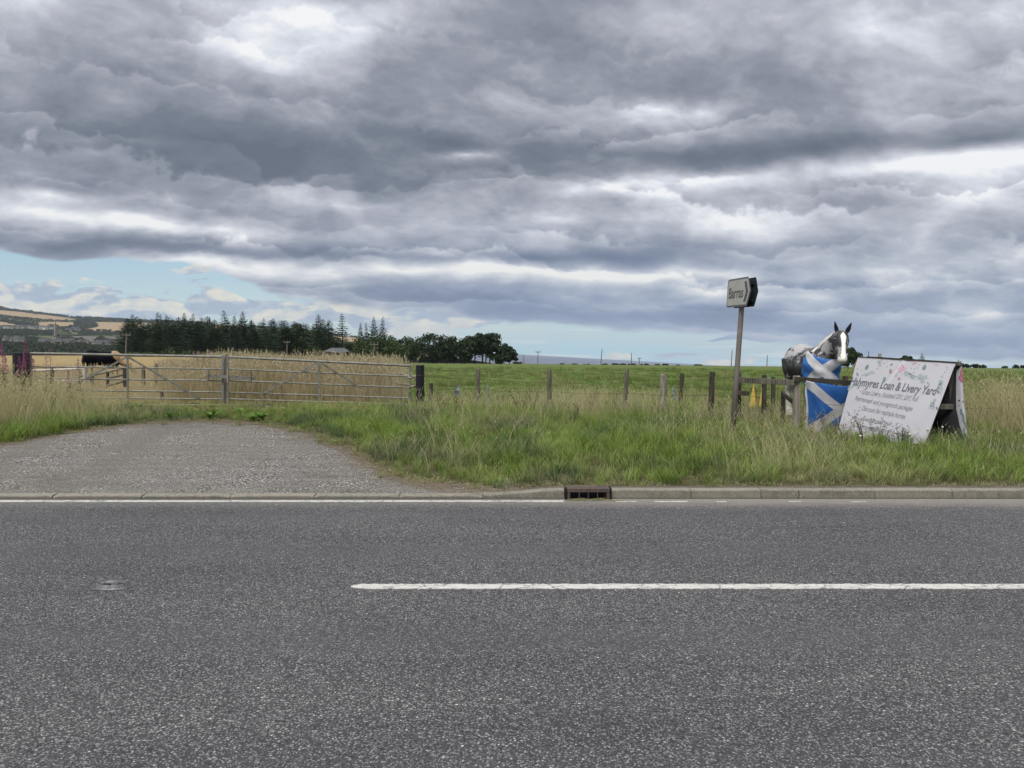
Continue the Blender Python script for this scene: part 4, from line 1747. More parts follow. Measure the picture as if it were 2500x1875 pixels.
    broad('broadleaf_tree', 722, 780, 866, 38, 206, 'rounded dark tree between two groups of conifers, right half of the wood', 32, LD, nblob=24)
    broad('broadleaf_tree', 752, 800, 866, 34, 203, 'low dark tree tucked left of the large conifer beside the lone spruce', 33, LD, nblob=20)
    broad('broadleaf_tree', 806, 822, 868, 34, 202, 'low bushy tree behind the left side of the shed roof', 34, LD, nblob=20)
    broad('broadleaf_tree', 862, 834, 868, 26, 200, 'low bushy tree behind the right side of the shed roof', 35, LD, nblob=18)
    broad('shrub', 765, 844, 868, 24, 165, 'light green bush at the left end of the shed', 36, LM, 0, nblob=14, group=None)
    broad('broadleaf_tree', 905, 812, 880, 46, 190, 'fresh green broadleaf tree in front of the small conifer group', 37, LM, .0, nblob=30)
    broad('broadleaf_tree', 944, 812, 882, 46, 185, 'fresh green broadleaf tree just right of the small conifer group', 38, LM, .0, nblob=30)
    broad('broadleaf_tree', 979, 817, 884, 40, 184, 'green broadleaf tree whose crown slopes down to the right onto the field', 39, LM, .0, nblob=28)
    broad('broadleaf_tree', 1001, 816, 885, 36, 226, 'dark tree peeping over the sloping green crown', 40, LD, .05, nblob=24)
    broad('broadleaf_tree', 1047, 808, 886, 55, 222, 'broad dark dome-shaped tree in the middle of the field edge group', 41, LD, .12, nblob=40, gaps=.3)
    broad('broadleaf_tree', 1078, 832, 886, 22, 224, 'thin see-through tree right of the dark dome', 42, LD, .2, nblob=14, gaps=.5, trunks=2)
    broad('broadleaf_tree', 1107, 819, 886, 34, 222, 'dark dense tree left of the tall flat-topped one', 43, LD, .02, nblob=28)
    broad('broadleaf_tree', 1134, 842, 886, 22, 218, 'low dense dark tree under the left side of the tall flat-topped one', 48, LD, .0, nblob=18)
    broad('broadleaf_tree', 1152, 806, 886, 42, 220, 'tall flat-topped tree with bare trunks showing below, left of its twin', 44, LD, .22, .62, 40, 100, .2, trunks=2)
    broad('broadleaf_tree', 1177, 807, 886, 30, 221, 'tall flat-topped tree, right twin, bare trunks with sea showing between', 49, LD, .30, .62, 32, 100, .2, trunks=3)
    broad('broadleaf_tree', 1202, 806, 886, 27, 219, 'pine-like tree with a high rounded head near the right end of the trees', 45, LD, .22, .6, 28, 90, .3, trunks=2)
    broad('broadleaf_tree', 1224, 833, 886, 30, 218, 'smaller dark tree just left of the last one before the sea', 46, LD, .0, nblob=30, gaps=.15)
    broad('broadleaf_tree', 1243, 842, 886, 18, 219, 'last small tree at the right end of the trees, against the sea', 47, LD, -.02, nblob=26, gaps=.15)
    # bramble and scrub just beyond the tall dry grass
    for k, (px, tp, hw, lab) in enumerate(((880, 853, 30, 'dark bramble bush at the right end of the tall dry grass, left part'), (912, 848, 30, 'dark bramble bush round the foot of the crossarm pole'), (945, 858, 26, 'low dark bramble bush above the right end of the gate'))):
        broad('shrub', px, tp, 886, hw, 62, lab, 60 + k, LM, -.1, nblob=16, leafs=90, group=None, ls=.75)
    for k, (px, w_, h_) in enumerate(((500, 50, 14), (560, 40, 10), (430, 46, 8), (400, 40, 10), (612, 46, 9), (350, 46, 9))):
        broad('shrub', px, 868 - h_, 872, w_, 190, 'low green scrub along the foot of the dark wood', 80 + k, LM, 0, nblob=10, group='scrub at the foot of the wood')

    # scrub on the crest against the sea, and on the right skyline
    bush = [(1262, 886, 12, 'low bush at the foot of the last tree against the sea'), (1373, 888, 5, 'tiny round bush alone on the field crest left of the leaning pole'),
            (1405, 891, 8, 'flat low bush on the crest between the tiny bush and the leaning pole'), (1433, 892, 7, 'very low bush on the crest left of the leaning pole'),
            (1480, 891, 10, 'first low bush right of the leaning pole on the crest'), (1503, 890, 10, 'low bush between the leaning pole and the straight pole'),
            (1520, 888, 10, 'highest bush just left of the straight pole on the crest'), (1545, 890, 10, 'low bush at the foot of the straight pole'),
            (1575, 891, 10, 'low flat bush right of the small crossarm pole'), (1603, 891.5, 9, 'low bush left of the dome-shaped bush on the crest'),
            (1624, 888, 8, 'dome-shaped bush standing alone on the crest'), (1655, 893, 6, 'tiny low bush on the crest right of the dome-shaped one'),
            (1706, 892.5, 10, 'low bush on the crest between two fence posts near the road sign')]
    for k, (px, tp, hw, lab) in enumerate(bush):
        broad('shrub', px, tp, None, hw, 246, lab, 100 + k, LD, 0, .8, 7, 50, group='bushes along the field crest', ls=.34)
    broad('broadleaf_tree', 2071, 842, 898, 26, 150, 'dark square-topped tree beside the model horse\'s muzzle', 130, LD, 0, .9, 22, 90, group=None)
    broad('broadleaf_tree', 2215, 868, 899, 18, 235, 'low dark tree peeping over the middle of the banner', 131, LD, .0, nblob=16, group=None)
    cm, tm = CV[3]
    place_tree('conifer', (('crown', cm), ('trunk', tm)), 2251, 861, 899, 235, 'small spiky conifer peeping over the right half of the banner', None, 13, 1.5)
    place_tree('conifer', (('crown', CV[1][0]), ('trunk', CV[1][1])), 2339, 878, 899, 235, 'small bushy conifer at the top right corner of the banner', None, 13, 1.8)
    for k, (px, tp, hw, lab) in enumerate(((2268, 880, 12, 'low bush right of the spiky conifer over the banner'), (2321, 884, 8, 'low bush left of the conifer at the banner\'s top corner'), (2358, 887, 14, 'dark bush on the skyline just right of the banner'), (2382, 888, 12, 'dark bush second to the right of the banner on the skyline'),
                                           (2400, 890, 11, 'last bush of the three right of the banner'), (2452, 893, 7, 'tiny bush alone on the right skyline'), (2484, 889, 12, 'rounded bush on the skyline at the right edge'), (2505, 890, 12, 'bush on the skyline cut by the right edge'))):
        broad('shrub', px, tp, None, hw, 238, lab, 140 + k, LD, 0, .8, 9, 50, group='bushes on the right skyline', ls=.36)


build_wood()


def build_woodland():
    """far woods that read as one mass"""
    rr = random.Random(9)
    mb = MB()

    def clumpy(p, r, n, s):
        for _ in range(n):
            d = rand_unit(rr)
            if d.z < -.1:
                d.z *= -1
            c = p + Vector((d.x * r, d.y * r, d.z * r * .85))
            leaf_quad(mb, c, (d + rand_unit(rr) * .35).normalized(), s, rr, 1.2)
    # near valley wood: py 838..870, px 0..330
    for row in range(7):
        t_py = 874 - row * 5.2
        for i in range(100):
            px = -170 + i * 6.6 + rr.uniform(-3, 3)
            if px > 520:
                continue
            topy = t_py - 3
            if px > 200:
                topy += (px - 200) * .10
            if topy > 869 and row > 4:
                continue
            Y = 520 + row * 45 + rr.uniform(-12, 12)
            p = at(px, topy + rr.uniform(-2, 3), Y)
            r = rr.uniform(2.6, 5.0)
            p.z -= r * .4
            clumpy(p, r, 34, 1.9)
    WOODS = [  # polygon in photograph px; spacing
        ([(-200, 735), (0, 748), (60, 756), (120, 764), (150, 768), (200, 775), (240, 772), (320, 779), (320, 787), (232, 786), (240, 797), (205, 805), (184, 806), (183, 790), (190, 783), (180, 778), (126, 770), (90, 768), (56, 762), (0, 757), (-200, 744)], .9),
        ([(231, 776), (330, 780), (420, 784), (520, 789), (520, 796), (420, 790), (330, 787), (231, 786)], 1.0),
        ([(123, 795), (140, 796), (152, 805), (123, 806)], .8), ([(153, 800), (180, 796), (190, 810), (160, 812)], .9),
        ([(68, 790), (95, 790), (96, 800), (80, 802), (50, 797), (20, 790), (0, 784), (0, 779), (30, 783)], .9),
        ([(-200, 800), (0, 806), (60, 806), (137, 810), (137, 819), (60, 821), (0, 820), (-200, 818)], .7),
        ([(-200, 823), (0, 824), (100, 826), (120, 836), (60, 838), (0, 838), (-200, 836)], .8),
        ([(150, 822), (200, 828), (225, 838), (210, 842), (165, 840), (148, 833)], .8),
        ([(230, 832), (250, 822), (262, 830), (285, 838), (285, 850), (240, 846)], .8),
        ([(200, 806), (300, 810), (300, 820), (200, 818), (150, 812)], 1.4),
        ([(0, 771), (60, 778), (126, 783), (190, 784), (180, 787), (87, 787), (60, 785), (0, 778)], 1.6),
        ([(620, 795), (700, 803), (800, 815), (870, 820), (870, 826), (800, 819), (700, 808), (620, 799)], 1.2),
    ]
    for poly, sp in WOODS:
        x0, x1 = min(p[0] for p in poly), max(p[0] for p in poly)
        y0, y1 = min(p[1] for p in poly), max(p[1] for p in poly)
        n = int((x1 - x0) * (y1 - y0) / (9.0 * sp))
        for _ in range(n):
            px, py = rr.uniform(x0, x1), rr.uniform(y0, y1)
            if not inside((px, py), poly):
                continue
            t = hill_t(px, py)
            p, _q = hill_pt(px, t)
            r = rr.uniform(3.2, 6.2) * (p.y / 2000)
            clumpy(p + Vector((0, 0, r * .15)), r, 13, 3.6 * p.y / 2000)
    # hedges along the field edges
    for line in ([(0, 770), (60, 776), (126, 783.5), (184, 784)], [(28, 789), (78, 799), (115, 802), (150, 802)], [(203, 806), (266, 814), (300, 808)], [(0, 800), (135, 802)], [(150, 821), (300, 816)], [(120, 840), (230, 847), (320, 850)], [(0, 840), (120, 842)]):
        for (xa, ya), (xb, yb) in zip(line, line[1:]):
            n = max(2, int(abs(xb - xa) / 2.2))
            for i in range(n):
                px = lerp(xa, xb, i / n) + rr.uniform(-1, 1)
                py = lerp(ya, yb, i / n) + rr.uniform(-.6, .6)
                p, _q = hill_pt(px, hill_t(px, py))
                clumpy(p, rr.uniform(1.5, 3.2) * p.y / 2000, 8, 2.8 * p.y / 2000)
    o = mb.build('far_woodland', MT['wood_far'])
    tag(o, kind='stuff')
    # single trees along the left skyline
    for k, (px, tp, hw) in enumerate(((3, 745, 4), (8, 745.5, 4), (14, 746.5, 3), (22, 751, 5), (30, 753, 4), (36, 754, 3), (42, 753, 4), (48, 757, 4), (62, 757, 4.5), (69, 757, 4), (80, 757, 6))):
        base, _q = hill_pt(px, 1.0)
        top = at(px, tp, base.y)
        H = top.z - base.z
        W = hw / F * base.y
        m2 = MB()
        r2 = random.Random(200 + k)
        for b in range(6):
            c = Vector((r2.uniform(-.4, .4) * W, r2.uniform(-.4, .4) * W, H * r2.uniform(.45, .75)))
            for _ in range(22):
                d = rand_unit(r2)
                leaf_quad(m2, c + d * W * .5, d, 2.4, r2, 1.2)
        t = thing('distant_tree', 'dark tree standing on the far hill\'s skyline at the left edge', 'tree', tuple(base), 'single trees along the far hill\'s skyline')
        m2.build('crown', MT['wood_far'], t)
        m3 = MB()
        m3.tube([(0, 0, -3), (0, 0, H * .6)], [.8, .4], 5)
        m3.build('trunk', MT['bark_dark'], t)


build_woodland()


def house(px, py, w, d, h, rh, yaw, label, group, walls, name='house', chimney=False, Y=None, windows=0, extra=None):
    if Y is None:
        p, _q = hill_pt(px, hill_t(px, py))
    else:
        p = at(px, py, Y)
    t = thing(name, label, 'house' if name == 'house' else 'building', tuple(p), group)
    t.rotation_euler = (0, 0, yaw)
    mb = MB()
    mb.add([(-w / 2, -d / 2, -3), (w / 2, -d / 2, -3), (w / 2, d / 2, -3), (-w / 2, d / 2, -3), (-w / 2, -d / 2, h), (w / 2, -d / 2, h), (w / 2, d / 2, h), (-w / 2, d / 2, h), (-w / 2, 0, h + rh * .97), (w / 2, 0, h + rh * .97)],
           [(0, 1, 5, 4), (2, 3, 7, 6), (1, 2, 6, 9, 5), (3, 0, 4, 8, 7)])
    mb.build('wall', walls, t)
    mb = MB()
    e = .3
    mb.add([(-w / 2 - e, -d / 2 - e, h - e * rh / d), (w / 2 + e, -d / 2 - e, h - e * rh / d), (w / 2 + e, 0, h + rh), (-w / 2 - e, 0, h + rh), (-w / 2 - e, d / 2 + e, h - e * rh / d), (w / 2 + e, d / 2 + e, h - e * rh / d)],
           [(0, 1, 2, 3), (3, 2, 5, 4)])
    rf = mb.build('roof', MT['slate'], t)
    if chimney:
        m2 = MB()
        m2.box((w / 2 - .6, 0, h + rh + .4), (.9, .7, 1.5))
        ch = m2.build('chimney', walls, rf)
    if windows:
        m2 = MB()
        for k in range(windows):
            m2.box((lerp(-w / 2, w / 2, (k + .5) / windows), -d / 2 - .01, h * .55), (1.0, .08, 1.3))
            m2.build('window', MT['slate'], t)
            m2 = MB()
    return t


def build_town():
    rr = random.Random(21)
    G = 'pale houses of the far town'
    # terrace of pale houses under the far fields
    for i in range(34):
        px = 2 + i * 4.1 + rr.uniform(-1, 1)
        py = 802.0 + px * .012 + rr.uniform(-1.5, 2)
        house(px, py, rr.uniform(7, 11), 7, rr.uniform(4, 5.5), 2.4, rr.uniform(-.5, .5), 'small pale house in the long row below the far straw fields', G,
              MT['white_wall'] if rr.random() < .6 else MT['stone_far'])
    G2 = 'houses scattered through the far valley'
    spots = []
    for _ in range(46):
        z = rr.random()
        if z < .3:
            px, py = rr.uniform(15, 62), rr.uniform(833, 838)
        elif z < .6:
            px, py = rr.uniform(100, 180), rr.uniform(838, 844)
        elif z < .75:
            px, py = rr.uniform(165, 200), rr.uniform(804, 812)
        else:
            px, py = rr.uniform(190, 290), rr.uniform(843, 850)
        house(px, py, rr.uniform(5, 8), 6, rr.uniform(3.5, 5.5), 2.6, rr.uniform(-.7, .7), 'small house half hidden among trees in the far valley', G2,
              MT['stone_far'] if rr.random() < .7 else MT['white_wall'])
    p, _q = hill_pt(139, hill_t(139, 838))
    t = thing('church', 'stone church with a thin spire standing in the far town', 'church', tuple(p))
    k = p.y / F
    mb = MB()
    mb.box((0, 0, 4), (9 * k, 9, 10))
    nv = mb.build('nave', MT['stone_far'], t)
    mb = MB()
    mb.add([(-4.6 * k, -5, 9), (4.6 * k, -5, 9), (4.6 * k, 5, 9), (-4.6 * k, 5, 9), (-4.6 * k, 0, 13), (4.6 * k, 0, 13)], [(0, 1, 5, 4), (2, 3, 4, 5), (0, 4, 3), (1, 2, 5)])
    mb.build('roof', MT['slate'], t)
    mb = MB()
    mb.box((-1.5 * k, 0, 8), (2.6 * k, 4, 20))
    mb.build('tower', MT['stone_far'], t)
    mb = MB()
    mb.add([(-2.8 * k, -2, 18), (-.2 * k, -2, 18), (-.2 * k, 2, 18), (-2.8 * k, 2, 18), (-1.5 * k, 0, 33)], [(0, 1, 4), (1, 2, 4), (2, 3, 4), (3, 0, 4)])
    mb.build('spire', MT['stone_far'], t)
    # wind turbine on the skyline
    base, _q = hill_pt(355, 1.0)
    t = thing('wind_turbine', 'tiny wind turbine on the far skyline left of the conifer wood', 'wind turbine', tuple(base))
    hub = at(355, 772, base.y).z - base.z
    mb = MB()
    mb.tube([(0, 0, -5), (0, 0, hub)], [1.3, .8], 8)
    mb.build('tower', MT['white_wall'], t)
    for k in range(3):
        an = pi / 2 + k * 2 * pi / 3
        mb = MB()
        mb.tube([(0, -2, hub), (cos(an) * 12, -2, hub + sin(an) * 12)], [.8, .25], 5)
        mb.build('blade', MT['white_wall'], t)
    # farmhouse whose roof and chimney show over the banner
    house(2122, 871 + 5.0 * F / 275, 9, 7, 3.4, 1.6, .1, 'farmhouse whose slate roof and chimney just show over the banner', None, MT['stone_far'], chimney=True, Y=275, windows=3)


build_town()


def build_shed():
    Y = 150
    c = at(822, 868, Y)
    t = thing('field_shelter', 'open grey pitched-roof field shelter in front of the dark wood', 'shed', (c.x, Y, gz(c.x, Y)))
    cl = mat('grey_corrugated_sheet', (.11, .122, .125), (.08, .09, .094), 1.5, .6, .2)

    def L(px, py, dy):
        p = at(px, py, Y + dy)
        return p - Vector(t.location)
    r0, r1 = L(808.6, 849, 0), L(841, 849.6, 3.0)
    e0, e1 = L(791, 857.6, -1.2), L(831.5, 861.2, -2.2)
    e2 = L(853.5, 857.2, 2.2)
    g0 = L(812, 857.5, 3.2)
    th = Vector((0, 0, -.08))

    def slab(name, q, m_):
        mb = MB()
        n = len(q)
        mb.add(list(q) + [v + th for v in q], [tuple(range(n)), tuple(range(2 * n - 1, n - 1, -1))] + [(i, i + n, (i + 1) % n + n, (i + 1) % n) for i in range(n)])
        return mb.build(name, m_, t)
    slab('roof', [r0, e1, e2, r1], cl)
    slab('roof', [r0, r1, r1 + Vector((-2.2, 1.5, -.7)), L(790, 857, 1)], cl)
    slab('gable_panel', [r0 + Vector((0, -.02, -.03)), e0, e1 + Vector((0, -.02, 0))], cl)
    for p_, r_ in ((e1, .14), (e0, .1), (e2, .09), (g0, .09)):
        mb = MB()
        mb.tube([(p_.x, p_.y, -.1), (p_.x, p_.y, p_.z)], r_, 6)
        mb.build('post', MT['wood_grey'], t)
    slab('back_panel', [Vector((g0.x - 1.2, g0.y, 0)), Vector((e2.x, g0.y + .3, 0)), Vector((e2.x, g0.y + .3, e2.z)), Vector((g0.x - 1.2, g0.y, e2.z))], MT['wood_dark'])
    # round hay feeder inside
    f = thing('hay_feeder', 'round metal hay feeder under the field shelter', 'feeder', (at(809, 868, Y).x, Y - .5, gz(c.x, Y)))
    for h_ in (.3, .75, 1.15):
        mb = MB()
        mb.tube([(cos(k * pi / 8) * 1.0, sin(k * pi / 8) * 1.0, h_) for k in range(17)], .035, 5, cap=False)
        mb.build('ring', MT['galv_pale'], f)
    for k in range(8):
        mb = MB()
        mb.tube([(cos(k * pi / 4), sin(k * pi / 4), 0), (cos(k * pi / 4), sin(k * pi / 4), 1.15)], .025, 5)
        mb.build('upright', MT['galv_pale'], f)


build_shed()


def build_poles():
    pm = mat('grey_pole_timber', (.20, .19, .17), (.13, .12, .11), 1.0, .9)
    G = 'electricity poles across the fields'
    P = [  # px bottom, px top, top, Y, crossarm half px, label
        (305, 309, 814, 120, 10, 'tall electricity pole with a crossarm at the left end of the wood'),
        (700, 701, 833, 170, 7.5, 'electricity pole with a crossarm in front of the middle of the wood'),
        (912, 914, 837, 110, 9.5, 'electricity pole with a crossarm rising from the bramble near the green trees'),
        (1279, 1279, 867, 300, 0, 'thin short pole against the sea nearest the trees'),
        (1313, 1313.5, 858, 300, 6, 'pole with a crossarm against the sea, first right of the trees'),
        (1466, 1470, 852, 255, 0, 'tallest plain pole leaning right against the sea'),
        (1541.5, 1542, 861.5, 260, 0, 'straight plain pole against the sea'),
        (1560.5, 1561, 874, 330, 4.5, 'short pole with a crossarm just right of the straight plain pole'),
        (1785, 1787.5, 854.5, 255, 0, 'plain pole on the crest just left of the road sign\'s post'),
        (1872, 1873.5, 867, 270, 0, 'plain pole on the crest between the road sign and the model horse'),
        (2120, 2120.5, 858, 240, 0, 'plain pole standing over the left half of the banner'),
    ]
    for (pb, pt, tp, Y, cr, lab) in P:
        top = at(pt, tp, Y)
        bx = at(pb, 880, Y).x
        bz = gz(bx, Y) - 1.0 if Y <= 250 else gz(bx, Y) - 1
        t = thing('electricity_pole', lab, 'pole', (bx, Y, bz), G)
        k = Y / 250
        mb = MB()
        mb.tube([(0, 0, 0), (top.x - bx, 0, top.z - bz)], [.17 * max(k, .7), .12 * max(k, .7)], 7)
        mb.build('pole', pm, t)
        if cr:
            w = cr / F * Y
            tx, tz = top.x - bx, top.z - bz
            mb = MB()
            mb.box((tx, -.1, tz - .25), (2 * w, .12 * k + .05, .14 * k + .05))
            mb.build('crossarm', pm, t)
            for s in (-1, 0, 1):
                mb = MB()
                mb.tube([(tx + s * w * .9, -.1, tz - .2), (tx + s * w * .9, -.1, tz + .15)], .07 * k + .02, 6)
                mb.build('insulator', MT['galv'], t)


build_poles()


# ------------------------------------------------------------------ gates
def bar(mb, p, q, r, n=10):
    mb.tube([p, q], r, n)


def flat_bar(mb, p, q, w, th):
    p, q = Vector(p), Vector(q)
    d = (q - p)
    L = d.length
    z = d.normalized()
    y = Vector((0, 1, 0))
    x = y.cross(z).normalized()
    M = Matrix((x, y, z)).transposed()
    mb.box((p + q) / 2, (w, th, L), M)


def build_gates():
    YG = 17.5
    # left leaf
    def leaf(label, px0, px1, top0, top1, rails, Y0, Y1, midpx, dl, dr_, name='field_gate'):
        o0 = at(px0, 990, Y0)
        t = thing(name, label, 'gate', (o0.x, Y0, gz(o0.x, Y0)), 'pair of galvanised field gates across the gravel entrance')
        org = Vector(t.location)

        def pt(px, py):
            k = (px - px0) / (px1 - px0)
            # interpolate distance along the leaf in perspective
            Y = Y0 + (Y1 - Y0) * k
            return at(px, py, Y) - org
        for i, (ya, yb) in enumerate(rails):
            mb = MB()
            r_ = .029 if i == 0 else .019
            bar(mb, pt(px0, ya), pt(px1, yb), r_)
            mb.build('rail', MT['galv'], t, smooth=False)
        ya, yb = rails[0]
        za, zb = rails[-1]
        for (p_, y_0, y_1) in ((px0, ya, za), (px1, yb, zb), (midpx, lerp(ya, yb, (midpx - px0) / (px1 - px0)) + 4, lerp(za, zb, (midpx - px0) / (px1 - px0)))):
            mb = MB()
            flat_bar(mb, pt(p_, y_0 - 2) + Vector((0, -.028, 0)), pt(p_, y_1 + 2) + Vector((0, -.028, 0)), .05, .012)
            mb.build('upright', MT['galv'], t)
        for (xa, y_a, xb, y_b) in (dl, dr_):
            mb = MB()
            flat_bar(mb, pt(xa, y_a) + Vector((0, -.04, 0)), pt(xb, y_b) + Vector((0, -.04, 0)), .045, .008)
            mb.build('brace', MT['galv'], t)
        return t, pt
    lt, lp_ = leaf('left leaf of the galvanised gate pair, running off behind the long grass', 75, 545, 0, 0,
                   [(862.5, 871), (895, 901), (923.5, 929.5), (951.5, 957.5), (970, 974.5), (987, 989.5)], 17.3, 17.5, 313, (309, 873, 165, 950), (317, 873, 490, 973))
    rt, rp_ = leaf('right leaf of the galvanised gate pair, its far end sagging towards the black post', 557, 1002, 0, 0,
                   [(871.5, 893), (901, 919), (929, 946.5), (958, 972), (974, 988), (990, 1003)], 17.5, 18.1, 780, (776, 886, 637, 963), (785, 886, 882, 948))
    # latch beam across both leaves
    t = thing('gate_latch', 'flat sliding steel latch bar joining the two gate leaves', 'latch', (at(560, 920, 17.42).x, 17.42, at(560, 920, 17.42).z), None)
    org = Vector(t.location)
    mb = MB()
    flat_bar(mb, at(504, 917.5, 17.42) - org, at(621, 924, 17.42) - org, .075, .03)
    mb.build('bar', MT['galv'], t)
    for px in (508, 612, 556):
        mb = MB()
        pa = at(px, 908, 17.40) - org
        mb.box(pa + Vector((0, 0, -.09)), (.035, .05, .24 if px != 556 else .3))
        mb.build('keeper', MT['wood_pale' if px == 556 else 'galv'], t)
    # timber clashing post between the leaves
    p = at(550, 990, 17.56)
    mb = MB()
    mb.box((0, 0, .58), (.07, .08, 1.24), bevel=.008)
    o = mb.build('clashing_post', MT['wood_pale'], None, loc=(p.x, 17.58, gz(p.x, 17.58)))
    tag(o, 'narrow pale timber post standing between the two gate leaves', 'post')

    # gate posts
    def gatepost(px0, px1, top, Y, label, mats, lean=0.02, name='gate_post', hk=True, tall=None):
        w = (px1 - px0) / F * Y
        c = at((px0 + px1) / 2, top, Y)
        z0 = gz(c.x, Y)
        H = c.z - z0
        t = thing(name, label, 'gate post', (c.x - lean * H, Y, z0), None)
        rr = random.Random(int(px0))
        mb = MB()
        mb.tube([(0, 0, -.4), (lean * H * .5, 0, H * .5), (lean * H, 0, H - .01), (lean * H, 0, H)], [w * .5, w * .5, w * .5, w * .47], 14)
        mb.build('post', mats, t, smooth=False)
        if hk:
            for hz in (.75, .3):
                mb = MB()
                mb.tube([(cos(a_ * pi / 8) * w * .505 + lean * H * hz, sin(a_ * pi / 8) * w * .505, H * hz) for a_ in range(17)], .006, 5, cap=False)
                mb.build('wire_tie', MT['wire'], t)
        return t
    gatepost(1015.5, 1036, 891, 17.6, 'stout black-sheathed gate post at the right end of the gates', MT['black_wrap'], .01)
    gatepost(33, 70, 861, 16.9, 'broad black gate post behind the pink willowherb at the left end', MT['black_wrap'], .0)
    mb = MB()
    c = at(73, 862, 17.2)
    z0 = gz(c.x, 17.2)
    mb.box((0, 0, (c.z - z0) / 2), (.06, .05, c.z - z0), bevel=.005)
    o = mb.build('hanging_bar', MT['galv'], None, loc=(c.x, 17.2, z0))
    tag(o, 'upright grey steel hanging bar between the left black post and the gate', 'bar')


build_gates()


# ------------------------------------------------------------------ fences
def post_mesh(w, H, seed, square=False, taper=.95, rough=.006):
    rr = random.Random(seed)
    mb = MB()
    n = 4 if square else 12
    vs_, fs_ = [], []
    levels = [-.4, 0, H * .3, H * .6, H * .9, H * .985, H]
    for i, z in enumerate(levels):
        r = w / 2 * lerp(1.03, taper, max(0, z) / H) * (sqrt(2) if square else 1)
        if i == len(levels) - 1:
            r *= .9
        for k in range(n):
            an = 2 * pi * (k + (.5 if square else 0)) / n
            rr_ = r + rr.uniform(-rough, rough)
            vs_.append((cos(an) * rr_, sin(an) * rr_, z + (rr.uniform(-.012, .012) if i == len(levels) - 1 else 0)))
    for i in range(len(levels) - 1):
        for k in range(n):
            a_, b_ = i * n + k, i * n + (k + 1) % n
            fs_.append((a_, b_, b_ + n, a_ + n))
    fs_.append(tuple((len(levels) - 1) * n + k for k in range(n)))
    mb.add(vs_, fs_)
    return mb


